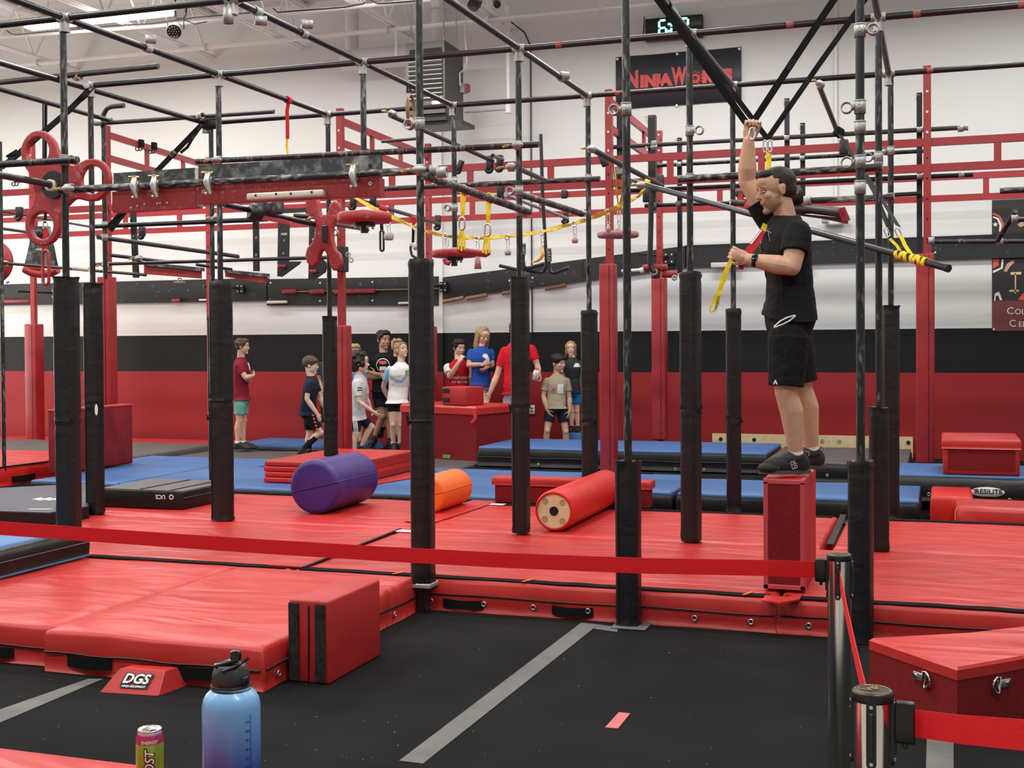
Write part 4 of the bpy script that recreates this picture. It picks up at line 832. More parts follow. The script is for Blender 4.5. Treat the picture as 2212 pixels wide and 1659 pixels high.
# loose crossover sockets riding on the cross rails
for px, py, k in ((318, 88, 0), (655, 55, 1), (555, 38, 1), (1212, 163, 2)):
    p = PX(px, py, gx(k)); q = V((gx(k), p.y, HT)); b = MB(); b.collar(q, (0, 1, 0), .0245, .033, .07); b.build('crossover_fitting', 'galv', rig)
    up = 1 if px in (318, 655) else -1
    if px == 1212: up = .25
    c = q+V((.03, 0, .066*up)); b = MB(); b.collar(c, (.8, .6, 0), .0245, .033, .08); b.build('crossover_socket', 'galv', rig)
b = MB(); q = V((gx(1)-.02, Y1-.02, HT-.11)); b.collar(q, UZ, .0245, .034, .10); b.build('crossover_socket', 'galv', rig)

# single bars: ((x,y,Y),(x,y,Y)), material, radius
def PP(t): return P(*t) if isinstance(t, tuple) and len(t) == 3 else V(t)
def PZ_on(px, py, X): return PX(px, py, X)
BARS = [
 ((-40, 182, 8.9), (342, 143, 8.9), 'pipe_dark', PR, 'bar'),
 ((226, 266, 11.05), (592, 241, 11.05), 'pipe_dark', .022, 'bar'),
 ((-60, 359, 7.12), (168, 345, 7.12), 'pipe', PR, 'bar'),
 ((128, 411, 7.14), (962, 366, 7.14), 'pipe_grip', PR, 'bar'),
 ((425, 349, 9.10), (1163, 312, 9.10), 'pipe', PR, 'bar'),
 ((805, 409, 11.08), (1296, 386, 11.08), 'pipe_grip', PR, 'bar'),
 ((916, 379, 7.02), (1142, 458, 9.35), 'pipe_grip', .027, 'bar'),
 ((1122, 419, 9.25), (1258, 462, 11.0), 'pipe_grip', .027, 'bar'),
 ((1092, 421, 12.0), (1226, 472, 15.2), 'galv', .019, 'bar'),
 ((843, 249, 10.9), (1064, 348, 14.0), 'pipe_clean', .024, 'bar'),
 ((1112, 360, 9.3), (1180, 391, 11.0), 'pipe_dark', .022, 'bar'),
 ((1064, 336, 13.2), (1086, 345, 14.1), 'pipe_clean', .022, 'bar'),
 ((-20, 452, 12.9), (195, 490, 16.2), 'pipe_clean', .017, 'bar'),
 ((0, 493, 12.5), (138, 513, 14.8), 'pipe_dark', .019, 'bar'),
 ((206, 489, 11.1), (570, 474, 11.1), 'pipe_clean', PR, 'bar'),
 ((212, 512, 11.3), (514, 554, 14.3), 'pipe_dark', .026, 'bar'),
 ((238, 551, 12.6), (364, 566, 13.4), 'pipe_clean', .022, 'bar'),
 ((207, 571, 12.6), (712, 556, 12.6), 'pipe_clean', .021, 'bar'),
 ((425, 572, 13.0), (500, 582, 13.6), 'pipe_clean', .019, 'bar'),
 ((483, 441, 9.4), (700, 489, 11.0), 'pipe_clean', .026, 'bar'),
 ((636, 466, 11.05), (723, 471, 11.05), 'pipe_clean', PR, 'bar'),
 ((770, 431, 13.0), (950, 484, 16.8), 'pipe_dark', .024, 'bar'),
 ((705, 482, 12.5), (795, 497, 14.0), 'pipe_dark', .020, 'bar'),
 ((1465, 387, 9.10), (1905, 361, 9.10), 'pipe_grip', .027, 'bar'),
 ((1278, 322, 11.0), (1430, 402, 13.3), 'pipe_dark', .027, 'bar'),
 ((1363, 391, 11.3), (2046, 579, 8.7), 'pipe_clean', .0245, 'long_bar'),
 ((1768, 182, 11.0), (1808, 282, 13.0), 'pipe_dark', .024, 'bar'),
 ((1738, 434, 11.05), (1930, 426, 11.05), 'pipe_grip', .028, 'bar'),
 ((1580, 437, 11.1), (1608, 440, 11.1), 'pipe_dark', .027, 'bar'),
 ((2003, 522, 13.6), (2260, 521, 13.6), 'pipe', PR, 'bar'),
 ((2155, 520, 13.5), (2194, 456, 12.9), 'pipe', PR, 'bar'),
 ((2190, 474, 12.9), (2260, 474, 12.9), 'pipe', PR, 'bar'),
 ((2160, 412, 11.6), (2260, 408, 11.6), 'pipe_grip', .027, 'bar'),
 ((825, 306, 13.9), (905, 299, 13.9), 'pipe_dark', .019, 'bar'),
]
for a, e, m, r, nm in BARS: pipe(PP(a), PP(e), nm, m, r)
# axle bar to the spinner, running towards the viewer
xa = P(120, 401, Y1+.05).x; pa = PX(-25, 373, xa); pipe((xa, Y1+.15, P(120, 401, Y1+.05).z), pa, 'axle_bar', 'pipe_dark', .024)
b = MB(); b.collar((xa, Y1+.0, P(121, 400, Y1).z), (0, 1, 0), .024, .042, .03); b.build('washer', 'gripwood', rig)
# hook-topped bar
q = [P(222, 275, Y3-.05), P(222, 262, Y3-.05), P(224, 246, Y3-.05), P(231, 234, Y3-.05), P(243, 230, Y3-.05), P(268, 228, Y3-.05)]; b = MB(); b.tube(q, .026, 12); b.build('bent_bar', 'pipe_dark', rig)
b = MB(); b.sphere(P(209, 265, 11.02), .045, 12, 8, (1.3, .8, .8)); b.build('elbow_fitting', 'galv', rig)
for px, py, Y in ((433, 250, 11.02), (168, 165, 8.92), (235, 262, 11.1)): b = MB(); b.collar(P(px, py, Y), (.9, -.3, 0), .024, .036, .07); b.build('collar', 'galv', rig)
b = MB(); b.rbox(P(456, 266, Y3-.02), (.20, .10, .12), .03, 2); b.build('black_elbow', 'black_metal', rig)
# ring fittings and collars on the posts
A0, A2, A3, A4 = (POSTS[k] for k in ('a0', 'a2', 'a3', 'a4'))
for px, py, Y, side, key in ((1352, 236, Y1, -1, 'a3'), (1488, 283, Y2, 1, 'b3'), (1857, 66, Y1, 1, 'a4'), (1857, 231, Y1, -1, 'a4'), (1857, 350, Y1, -1, 'a4'), (1897, 339, Y2, -1, 'b4'), (1924, 326, Y3, -1, 'c4'), (905, 268, Y1, -1, 'a2'), (981, 449, Y3, -1, 'c1'), (1119, 412, Y2, -1, 'b2'), (150, 346, Y1, 1, 'a0'), (712, 472, Y3, 1, 'c0'), (712, 503, Y3, 1, 'c0')):
    ringfit(px, py, Y, side, None, POSTS[key][1])
for px, py, Y, key in ((1857, 276, Y1, 'a4'), (1857, 405, Y1, 'a4'), (1897, 362, Y2, 'b4'), (1488, 386, Y2, 'b3'), (1271, 386, Y3, 'c2'), (981, 391, Y3, 'c1'), (1583, 441, Y3, 'c3'), (1924, 427, Y3, 'c4'), (228, 486, Y3, 'c-2'), (228, 513, Y3, 'c-2'), (459, 477, Y3, 'c-1'), (1121, 457, Y2, 'b2')):
    collar((POSTS[key][1], Y, P(px, py, Y).z))
for px, py, Y, d in ((150, 408, 7.11, (1, 0, 0)), (908, 367, 7.11, (1, 0, 0)), (1119, 314, 9.07, (1, 0, 0)), (470, 346, 9.07, (1, 0, 0)), (848, 246, 11.05, (.5, 1, -.2)), (1105, 361, 9.2, (1, 0, 0)), (1258, 460, 11.0, (1, 0, 0)), (1278, 322, 11.0, (.6, 1, 0)), (1384, 400, 11.0, (.6, 1, 0)), (1771, 183, 11.0, (.5, 1, -.3)), (1413, 318, 14.6, (1, 0, 0)), (300, 558, 12.6, (1, 0, 0)), (470, 470, 10.9, (1, 0, 0)), (690, 470, 11.0, (1, 0, 0)), (228, 573, 12.55, (1, 0, 0))):
    swivel(P(px, py, Y), d)
for a in ((940, 368, 7.12), (955, 372, 7.06)): b = MB(); b.collar(P(*a), (1, .1, 0), .024, .035, .06); b.build('collar', 'galv', rig)
b = MB(); b.sphere(P(1135, 457, 9.3), .045, 12, 8, (.7, 1, 1)); b.build('end_cap', 'galv', rig)
b = MB(); b.tube([P(1336, 360, 11.9), P(1337, 376, 11.9)], [.040, .036], 12); b.build('pipe_knuckle', 'galv', rig)
for px, py, Y in ((1413, 310, 14.6), (2075, 278, 14.6), (2012, 520, 13.55), (2160, 522, 13.55), (2192, 472, 12.88)): b = MB(); b.collar(P(px, py, Y), (1, 0, 0), .02, .036, .06); b.build('collar', 'galv', rig)

# ------------------------------------------------------------------ black square-post rig in the background
br_ = thing('square_post_rig', (-2, 14.9, 0), 'black square-post rig with horizontal grip pipes behind the man', 'climbing frame')
def sqpost(px, pyt, pyb, Y, w=.055, holes=True):
    a, e = P(px, pyt, Y), P(px, pyb, Y); b = MB(); b.bx(a.x-w/2, a.x+w/2, Y-w/2, Y+w/2, max(e.z, .02), a.z); o = b.build('upright', 'black_metal', br_)
    b = MB(); b.tube([(a.x-w*.5, Y-w*.6, a.z-.10), (a.x-w*.9, Y-w*.6, a.z-.02), (a.x+w*.2, Y-w*.6, a.z-.03)], .006, 5); b.build('hitch_pin', 'steel', o)
for t in ((1340, 232, 408, 14.8, .075), (1409, 250, 455, 14.8, .09), (1468, 298, 590, 15.6), (1700, 213, 425, 14.8), (1734, 266, 438, 15.6), (1986, 201, 562, 14.8, .06)): sqpost(*t)
for a, e, m, r in (((1322, 318, 14.7), (2088, 275, 14.7), 'pipe_dark', .026), ((1414, 358, 15.5), (2000, 326, 15.5), 'pipe', .024), ((1355, 412, 14.7), (2102, 377, 14.7), 'pipe_clean', .027), ((1393, 444, 14.7), (1580, 438, 14.7), 'pipe_clean', .024), ((1930, 421, 14.7), (1990, 418, 14.7), 'pipe_clean', .024)):
    pipe(P(*a), P(*e), 'grip_pipe', m, r, br_)
for px, py, Y in ((1700, 298, 14.66), (1987, 280, 14.66), (2085, 276, 14.66), (1467, 355, 15.46), (1733, 342, 15.46), (1987, 381, 14.66), (2077, 378, 14.66), (1466, 440, 14.66), (1414, 443, 14.66)): collar(P(px, py, Y), (1, 0, 0), .06, br_)
# plates with a cup hook under the ladder, and the bent pull-up handles
def bent(pts, Y, r, m='pipe_clean', nm='bent_handle', par=None):
    p = [P(x, y, Y) for x, y in pts]; b = MB(); b.tube(p, r, 10); return b.build(nm, m, par)
ph_ = thing('pullup_handle_frame', P(1178, 590, 13.4), 'bent black pull-up handles on a thin vertical rod above the wall board', 'handle')
bent([(1168, 290), (1172, 420), (1180, 562), (1180, 575), (1174, 587), (1165, 589), (1138, 584)], 13.4, .020, par=ph_); bent([(1131, 526), (1130, 562), (1133, 576), (1141, 580), (1176, 569)], 13.3, .020, par=ph_); bent([(1186, 538), (1186, 574), (1190, 588), (1198, 590), (1229, 578)], 13.3, .020, par=ph_); bent([(1079, 574), (1115, 582), (1140, 580)], 13.35, .020, par=ph_)
for pts in ([(1131, 526), (1131, 550)], [(1186, 537), (1187, 565)]): bent(pts, 13.29, .026, 'pipe_grip', 'grip_sleeve', ph_)

# ------------------------------------------------------------------ red steel frame
YF, YB = 14.3, 17.5
rf = thing('red_steel_frame', (-4, 15.9, 0), 'red steel truss frame with ladder beams spanning behind the pipe rig', 'climbing frame')
def redpost(px, pyt, pym, Y, w=.08):
    X = P(px, pym, Y).x; z1 = P(px, pyt, Y).z; b = MB(); b.bx(X-w/2, X+w/2, Y-w/2, Y+w/2, .02, z1); o = b.build('upright', 'red_steel', rf)
    b = MB()
    for k in range(4): b.cyl((X, Y-w/2, z1-.06-k*.22), (X, Y-w/2-.008, z1-.06-k*.22), .014, 8)
    b.build('bolt', 'plate', o); b = MB()
    for k in range(5): b.cyl((X, Y-w/2-.002, z1-1.0-k*.22), (X, Y-w/2+.003, z1-1.0-k*.22), .012, 8)
    b.build('bolt_hole', 'dark', o); return X
XF = {}
for k, (px, pyt, pym, Y) in {'f0': (232, 272, 500, YF), 'f1': (737, 235, 500, YF), 'f2': (1317, 194, 500, YF), 'f3': (2003, 143, 400, YF), 'bm': (75, 300, 800, YB), 'b0': (452, 340, 500, YB), 'b1': (926, 311, 500, YB), 'b2': (1425, 283, 500, YB)}.items(): XF[k] = redpost(px, pyt, pym, Y)
zft, zfb = P(1270, 348, YF).z, P(1270, 399, YF).z; zbt, zbb = P(1270, 418, YB).z, P(1270, 460, YB).z
def ladder(a, e, zt, zb, rungs, d=.05, h=.085):
    a, e = V(a), V(e); ax = (e-a).normalized(); L = (e-a).length; R_ = Matrix((ax, UZ.cross(ax), UZ)).transposed(); t = []
    for z in (zt, zb): b = MB(); b.box(((a.x+e.x)/2, (a.y+e.y)/2, z), (L, d, h), R_); b.build('ladder_chord', 'red_steel', rf)
    for q in rungs: c = a+ax*q; b = MB(); b.box((c.x, c.y, (zt+zb)/2), (.075, d*.8, abs(zt-zb)-h+.004), R_); b.build('ladder_rung', 'red_steel', rf)
def rx(pxs, Y, x0): return [P(px, 400, Y).x-x0 for px in pxs]
ladder((-17, YF, 0), (3, YF, 0), zft, zfb, rx((-30, 100, 320, 560, 847, 1016, 1190, 1448, 1645, 1848, 2155), YF, -17))
ladder((-18, YB, 0), (3, YB, 0), zbt, zbb, rx((75, 270, 387, 665, 845, 1020, 1170, 1555, 1900, 2130), YB, -18))
for f, bk, y0, y1, rp in (('f0', 'b0', 290, 340, (317, 395)), ('f1', 'b1', 260, 307, (804, 865)), ('f2', 'b2', 218, 275, (1391,))):
    zt, zb = P(235 if f == 'f0' else 745 if f == 'f1' else 1325, y0, YF).z, P(235 if f == 'f0' else 745 if f == 'f1' else 1325, y1, YF).z
    a, e = V((XF[f], YF, 0)), V((XF[bk], YB, 0)); L = (e-a).length
    def par(px):
        d = ray(px, 300); # where the sight line meets the ladder plane
        n = V((-(e-a).y, (e-a).x, 0)); t = (a-CAM).dot(n)/d.dot(n); return (CAM+d*t-a).dot((e-a).normalized())
    rg = [min(max(par(px), .2), L-.2) for px in rp]; ladder(a, e, zt, zb, rg)
# black strap hooks hanging on the ladder chords
for px, py, Y in ((305, 322, 15.2), (333, 328, 15.4), (38, 398, YF)):
    c = P(px, py-12, Y); t = thing('strap_hook', c, {305: 'black strap hook on the upper left red ladder, left of two', 333: 'black strap hook on the upper left red ladder, right of two', 38: 'black strap hook on the red ladder at the left edge'}[px], 'hook')
    s = dep(c)/FPX; b = MB(); b.rbox(c, (8*s, .09, 17*s), .01, 2); b.build('strap', 'strap', t); b = MB()
    for k in (-1, 1): b.ring(c+V((k*4*s-2*s, -.04, -12*s)), (0, 1, 0), 4.2*s, 1.2*s, 14, 6, 1)
    b.build('hook_ring', 'black_metal', t)
def jcup(px, py, Y, w, h, label, tilt=0, hook=True):
    c = P(px, py, Y); s = dep(c)/FPX; t = thing('j_cup', c-UZ*h*s, label, 'hook'); R_ = Matrix.Rotation(tilt, 3, 'Y')
    b = MB(); b.rbox(c, (w*s, .07, h*s), .012, 2, R_); b.build('plate', 'black_metal', t)
    if hook: b = MB(); q = c+R_ @ V((0, -.03, -h*s*.45)); b.tube([q+R_ @ V((w*s*.5*math.cos(a), 0, w*s*.5*math.sin(a))) for a in [PI+PI*k/8 for k in range(9)]], .022, 8); b.build('cup', 'black_metal', t)
J = 'black pipe hook '
jcup(994, 358, 13.9, 11, 24, J+'standing tilted left of the hanging pair on the red ladder', .35); jcup(1058, 352, 14.1, 14, 30, J+'left of the pair on the red ladder'); jcup(1080, 350, 14.1, 13, 30, J+'right of the pair on the red ladder'); jcup(1081, 412, 14.0, 14, 30, J+'under the lower red chord left of the padded post'); jcup(1222, 468, 15.4, 12, 18, J+'at the end of the grey tilted pipe')
jcup(1303, 345, 14.0, 15, 30, J+'hanging tilted below the pipe clamp left of the red upright', -.4, False); jcup(1219, 420, YB-.05, 13, 18, J+'like a black tab on the back red ladder', 0, False); jcup(946, 478, 16.8, 12, 26, J+'right of the wide red disc'); jcup(1426, 395, 13.6, 16, 34, J+'behind the diagonal pole by the second red upright', 0, False); jcup(42, 458, 13.0, 14, 22, J+'on the thin pipe at the left edge'); jcup(307, 500, 13.0, 12, 20, J+'under the left dark bar'); jcup(1823, 318, 13.2, 19, 32, J+'under the slanted strap on the right red ladder', 0, False); jcup(763, 435, 13.0, 12, 26, J+'over the wide red disc, left one'); jcup(806, 432, 13.4, 12, 22, J+'over the wide red disc, right one'); jcup(1396, 420, 13.8, 14, 34, J+'hanging by the bent black drop bar', 0, False)

# ------------------------------------------------------------------ padded sleeves
def sleeve(x, y, z0, z1, w, m, name, par, crump=(), seed=0, rot=0.0, sq=4.0, amp=.0025):
    b = MB(); n = 28; nz = max(4, int((z1-z0)/.028)); vs = []; fs = []
    for i in range(nz+1):
        z = z0+(z1-z0)*i/nz; cr = max([math.exp(-((z-c)/s)**2) for c, s in crump], default=0)
        for k in range(n):
            a = 2*PI*k/n; ca, sa = math.cos(a), math.sin(a); rad = (abs(ca)**sq+abs(sa)**sq)**(-1/sq)*w/2
            d = noise.noise(V((ca*2+seed*3.1, sa*2, z*5)))*amp+noise.noise(V((ca*3+seed, sa*3, z*42)))*.012*cr-.010*cr*math.sin(z*140+seed)*.5
            px_, py_ = ca*(rad+d), sa*(rad+d); vs.append((x+px_*math.cos(rot)-py_*math.sin(rot), y+px_*math.sin(rot)+py_*math.cos(rot), z+noise.noise(V((ca+seed, sa, 7)))*.012*(1 if i in (0, nz) and i == nz else 0)))
    for i in range(nz):
        for k in range(n): fs.append((i*n+k, i*n+(k+1) % n, (i+1)*n+(k+1) % n, (i+1)*n+k))
    b.add(vs, fs, True)
    # inner lip at the top
    top = vs[-n:]; inn = [((p[0]-x)*.78+x, (p[1]-y)*.78+y, p[2]-.01) for p in top]; b.add(top+inn, [(k, (k+1) % n, n+(k+1) % n, n+k) for k in range(n)], True); b.add(inn, [tuple(range(n))])
    b.add(vs[:n], [tuple(range(n-1, -1, -1))]); return b.build(name, m, par)
def blackpad(X, Y, px, wpx, yt, yb, ym, label, seed):
    zt, zb = P(px, yt, Y).z, max(P(px, yb, Y).z, .004); s = dep((X, Y, 1))/FPX; w = wpx*s*.93
    t = thing('post_pad', (X, Y, zb), label, 'post pad'); random.seed(seed); rot = random.uniform(-.25, .25)
    if ym:
        zm = P(px, ym, Y).z; sleeve(X, Y, zb, zm+.01, w, 'black_vinyl', 'lower_sleeve', t, ((zm, .07), (zb, .05)), seed, rot); up = sleeve(X, Y, zm-.01, zt, w*1.04, 'black_vinyl', 'upper_sleeve', t, ((zm, .05), (zt, .07)), seed+9, rot)
        b = MB(); fl_ = V((X+w*.5*random.choice((-1, 1)), Y-w*.35, zm)); b.add([fl_+V((-.02, 0, .03)), fl_+V((.03, -.01, -.02)), fl_+V((-.005, -.012, -.04))], [(0, 1, 2)]); b.add([fl_+V((-.02, .004, .03)), fl_+V((.03, -.006, -.02)), fl_+V((-.005, -.008, -.04))], [(0, 2, 1)]); b.build('velcro_flap', 'velcro', up)
    else:
        sleeve(X, Y, zb, zt, w, 'black_vinyl', 'lower_sleeve', t, ((zt, .07), (zb, .06)), seed, rot)
    b = MB(); a = rot-PI/2+.55*(1 if seed % 2 else -1); q = V((math.cos(a), math.sin(a), 0)); rr = (abs(math.cos(a-rot))**4+abs(math.sin(a-rot))**4)**(-.25)*w/2+.003; n = 14
    b.tube([V((X, Y, 0))+q*(rr+.003*noise.noise(V((k, seed, 0))))+UZ*(zb+.02+(zt-zb-.05)*k/n) for k in range(n+1)], .0035, 5); b.build('seam', 'black_metal', t)
    return t
BP = 'black padded sleeve on the '
for key, wpx, yt, yb, ym, lab in (
 ('a0', 49, 598, 1165, 905, 'front row post at far left, beside the red spinner'), ('a2', 51, 560, 1258, 905, 'front post right of the orange cylinder, the tallest one'), ('a3', 55, 995, 1356, None, 'front middle post, short, at the grey floor tape'), ('a4', 54, 995, 1392, None, 'front post behind the chrome stanchions'),
 ('b-1', 36, 612, 1110, 870, 'second row post with a white oval sticker'), ('b0', 44, 607, 1122, 862, 'second row post left of the purple cylinder'), ('b2', 38, 598, 1150, 880, 'second row post left of the padded log'), ('b3', 43, 587, 1168, 885, 'second row post left of the man in black'), ('b4', 44, 880, 1190, None, 'second row post at right, just behind the short front one'),
 ('c-1', 22, 683, 1048, 900, 'third row post hidden left of the maroon shirt boy'), ('c0', 29, 683, 985, 905, 'third row post beside the walking boy'), ('c2', 33, 670, 1035, 910, 'third row post right of the boy in tan'), ('c3', 34, 667, 1103, 905, 'third row post nearest behind the hanging yellow strap'), ('c4', 36, 660, 1118, 920, 'third row post at right beside the wide red upright pad')):
    o, X, Y = POSTS[key]; pq = {'a0': 147, 'a2': 916, 'a3': 1360, 'a4': 1861, 'b-1': 200, 'b0': 482, 'b2': 1123, 'b3': 1488, 'b4': 1900, 'c-1': 458, 'c0': 712, 'c2': 1271, 'c3': 1583, 'c4': 1925}[key]
    t = blackpad(X, Y, pq, wpx, yt, yb, ym, BP+lab, sum(map(ord, key)))
    if key == 'b-1':
        p = P(208, 885, Y-.09); b = MB(); b.lathe((0, 0, 0), [(.001, .002), (.05, 0)], 20, (0, -1, 0)); b.v = [V((q.x*.33, q.y, q.z))+p for q in b.v]; b.build('oval_sticker', 'plate', t)
    if key == 'a2': b = MB(); b.rbox((X, Y, P(918, 1258, Y).z-.012), (.15, .15, .03), .006, 1); b.build('base_plate', 'galv', t); b = MB(); b.bx(X-.03, X+.03, Y-.04, Y+.04, .0, P(918, 1262, Y).z-.02); b.build('base_foot', 'pipe', t)
    if key == 'a3': b = MB(); b.rbox((X+.02, Y-.01, .008), (.21, .20, .012), .004, 1); b.build('base_plate', 'tape', t)
def redpad(key, px, wpx, yt, yb, label, Y, rot=0):
    X = P(px, (yt+yb)/2, Y).x; zt, zb = P(px, yt, Y).z, max(P(px, yb, Y).z, .06); s = dep((X, Y, 1))/FPX; t = thing('upright_pad', (X, Y, zb), label, 'post pad'); w = wpx*s*.88
    R_ = Matrix.Rotation(rot, 3, 'Z'); b = MB(); b.rbox((X, Y, (zt+zb)/2), (w, w, zt-zb), .02, 3, R_); b.build('cover', 'red_post', t)
    b = MB(); q = R_ @ V((w*.18, -w/2-.002, 0)); b.tube([V((X, Y, 0))+q+UZ*(zb+.02), V((X, Y, 0))+q+UZ*(zt-.02)], .004, 5); b.build('zipper', 'black_plastic', t)
RP = 'red foam upright pad '
redpad('bm', 75, 33, 700, 958, RP+'at the far left wall', YB); redpad('f0', 233, 34, 598, 990, RP+'behind the big dark red block', YF); redpad('f1', 742, 33, 703, 978, RP+'between the walking boys', YF); redpad('b1', 929, 30, 705, 960, RP+'mostly hidden behind the tallest sleeve', YB); redpad('f2', 1315, 38, 570, 1022, RP+'at centre left of the thin black post', YF); redpad('b2', 1425, 34, 600, 950, RP+'under the red foot wheel', YB); redpad('f3', 1999, 43, 548, 1000, RP+'at right beside the carpeted box', YF)
# ------------------------------------------------------------------ gear hung on the rig
def S(c): return dep(c)/FPX
def quad_board(px0, px1, yt0, yt1, yb0, yb1, Y, th, name, m, par):
    a, e, c, d = P(px0, yb0, Y), P(px1, yb1, Y), P(px1, yt1, Y), P(px0, yt0, Y); b = MB(); b.prism([a, e, c, d], (0, th, 0)); return b.build(name, m, par)
def half_coupler(px, py, Y, par):
    c = P(px, py, Y); b = MB(); b.collar(c, (1, 0, 0), .024, .036, .042); b.tube([c+V((.0, -.03, .05)), c+V((0, -.045, 0)), c+V((.004, -.035, -.05)), c+V((.016, -.03, -.085))], [.017, .026, .020, .014], 10); b.sphere(c+V((-.012, -.035, -.08)), .012, 8, 6); o = b.build('half_coupler', 'steel', par)
    b = MB(); q = c+V((0, -.02, .055)); b.cyl(q+V((-.055, 0, .006)), q+V((.03, 0, 0)), .008, 8); b.rbox(q+V((-.01, 0, .002)), (.03, .022, .02), .003, 1); b.build('clamp_bolt', 'brass', o)
for nm, lab, dk, rd, cl in (('ledge_board', 'left charcoal and red ledge board clamped to the front pipe', (245, 421, 374, 362, 412, 404), (242, 424, 414, 405, 459, 448), ((297, 402), (340, 400))),
                            ('ledge_board', 'right, longer charcoal and red ledge board with a chalky wooden grip strip', (428, 819, 357, 334, 404, 384), (428, 820, 401, 384, 440, 422), ((455, 393), (768, 377)))):
    c = P((dk[0]+dk[1])/2, rd[5], 7.2); t = thing(nm, c, lab, 'board')
    quad_board(*dk, 7.20, .05, 'dark_plank', 'board', t); quad_board(*rd, 7.175, .075, 'red_plank', 'red_grip', t)
    for x, y in cl: half_coupler(x, y, 7.14, t)
    if dk[1] < 500:
        for q, (y0, y1) in enumerate(((363, 402), (405, 447))): a, e = P(422, y1, 7.19), P(427, y0, 7.19); b = MB(); b.bx(a.x, e.x, 7.185, 7.255, a.z, e.z); b.build('wood_end', 'gripwood', t)
        b = MB()
        for x, y in ((283, 449), (297, 445), (312, 441), (340, 440), (346, 439), (361, 438)): p = P(x, y, 7.172); b.sphere(p, .008, 8, 5)
        o = b.build('chalk_chips', 'plate', t); tag(o, kind='stuff')
    else:
        a, e = P(533, 418, 7.13), P(698, 409, 7.13); h = 15*S(a); ax = (e-a).normalized(); b = MB(); R_ = Matrix((ax, V((0, 1, 0)), ax.cross(V((0, 1, 0))))).transposed(); b.rbox((a+e)/2-UZ*h*.5+V((0, .02, 0)), ((e-a).length, .06, h), .012, 3, R_); g = b.build('grip_strip', 'gripwood', t)
        for x, y in ((552, 422), (596, 419), (628, 418), (673, 415)): p = P(x, y, 7.118); b = MB(); b.cyl(p, p+V((0, .01, 0)), .008, 8); b.build('screw_hole', 'dark', g)
        for x, y in ((440, 414), (800, 397)): p = P(x, y, 7.17); b = MB(); b.collar(p, (0, 1, 0), .006, .013, .006); b.build('washer', 'plate', t)
        p = P(799, 358, 7.195); b = MB(); b.cyl(p, p+V((0, .01, 0)), .013, 10); b.build('bolt_hole', 'dark', t)

# tri-ring spinner
SY = 7.38; hub = P(121, 400, SY); rings = [P(85, 327, SY), P(203, 389, SY), P(94, 488, SY)]
sp3 = thing('ring_spinner', (hub.x, SY, rings[2].z-.15), 'large red three-ring spinner plate with a black hub on the front left post', 'spinner')
rc = [(p.x-hub.x, p.z-hub.z) for p in rings]; RO, RH = .152, .108
def sdf(x, y):
    k = .07; d = [math.hypot(x-a, y-b_)-RO for a, b_ in rc]+[math.hypot(x, y)-.165]; return -k*math.log(sum(math.exp(-v/k) for v in d))+k*math.log(1.25)
out = []
for i in range(96):
    a = 2*PI*i/96; r = .7
    while r > .05 and sdf(r*math.cos(a), r*math.sin(a)) > 0: r -= .003
    out.append((r*math.cos(a), r*math.sin(a)))
plate('ring_plate', out, [circ(a, b_, RH, 28) for a, b_ in rc]+[circ(-.075, -.055, .014, 10), circ(.07, -.115, .012, 10)], .045, frame((hub.x, SY, hub.z), RX, UZ), 'red_grip', sp3, .01)
b = MB(); b.cyl((hub.x, SY-.026, hub.z), (hub.x, SY-.04, hub.z), .097, 30); b.build('hub_disc', 'black_metal', sp3)

def disc(px, py, Y, rpx, hpx, label, nm='wheel_disc', hubd=True, m='red_grip'):
    c = P(px, py, Y); s = S(c); r, h = rpx*s, hpx*s; t = thing(nm, c-UZ*h, label, 'disc'); b = MB(); e = min(h*.2, .02)
    b.lathe(c, [(.03, -h/2), (r-e, -h/2), (r, -h/2+e), (r, h/2-e), (r-e, h/2), (.03, h/2)], 44); b.build('disc', m, t)
    if hubd:
        b = MB(); b.cyl(c-UZ*h/2, c-UZ*(h/2+.03), r*.40, 24); f = b.build('bearing_flange', 'black_metal', t); b = MB(); b.cyl(c-UZ*(h/2+.03), c-UZ*(h/2+.085), r*.14, 16); b.build('hub_nut', 'charcoal_plastic', t)
        for k in range(4): a = PI/4+k*PI/2; b = MB(); q = c+V((math.cos(a), math.sin(a), 0))*r*.33-UZ*(h/2+.03); b.cyl(q, q-UZ*.022, .012, 8); b.build('bolt', 'brass' if k % 2 else 'steel', f)
        b = MB(); b.collar(c+UZ*(h/2+.01), UZ, .0245, .034, .03); b.build('top_collar', 'galv', t)
    return t, c, s
disc(787, 470, Y2, 59, 21, 'wide red wheel disc hanging under the second row pipe, with bolted black hub')
d2, c2, s2 = disc(981, 548, Y3, 49, 15, 'red wheel disc behind the trapeze bar')
t3, c3, s3 = disc(1335, 507, 12.0, 45, 12, 'pink-red saucer disc hanging from yellow slings', 'saucer_disc', False, 'pinkhold')
b = MB(); b.sphere(c3+UZ*.01, 13*s3, 16, 8, (1, 1, .8)); b.build('dome', 'red_grip', t3)
b = MB(); b.ring(P(1338, 481, 12.0), (0, 1, 0), 4*s3, 1.2*s3, 14, 6); b.cyl(P(1338, 485, 12.0), P(1337, 495, 12.0), .008, 6); b.build('eye_bolt', 'steel', t3)
t6 = thing('round_pad', P(-4, 612, 12.6), 'round red pad disc cut off by the left edge', 'disc'); c = P(-14, 566, 12.6); b = MB(); b.lathe(c, [(.01, -.02), (46*S(c), -.02), (46*S(c), .03), (.01, .03)], 40, (0.12, -1, 0)); b.build('disc', 'red_grip', t6)
b = MB(); b.tube([P(20, 606, 12.5), P(14, 610, 12.5)], .02, 6); b.build('chip', 'plate', t6)
fw = thing('foot_wheel', P(1415, 600, 14.6), 'red rimmed foot wheel on the bent drop bar over the red pad', 'wheel')
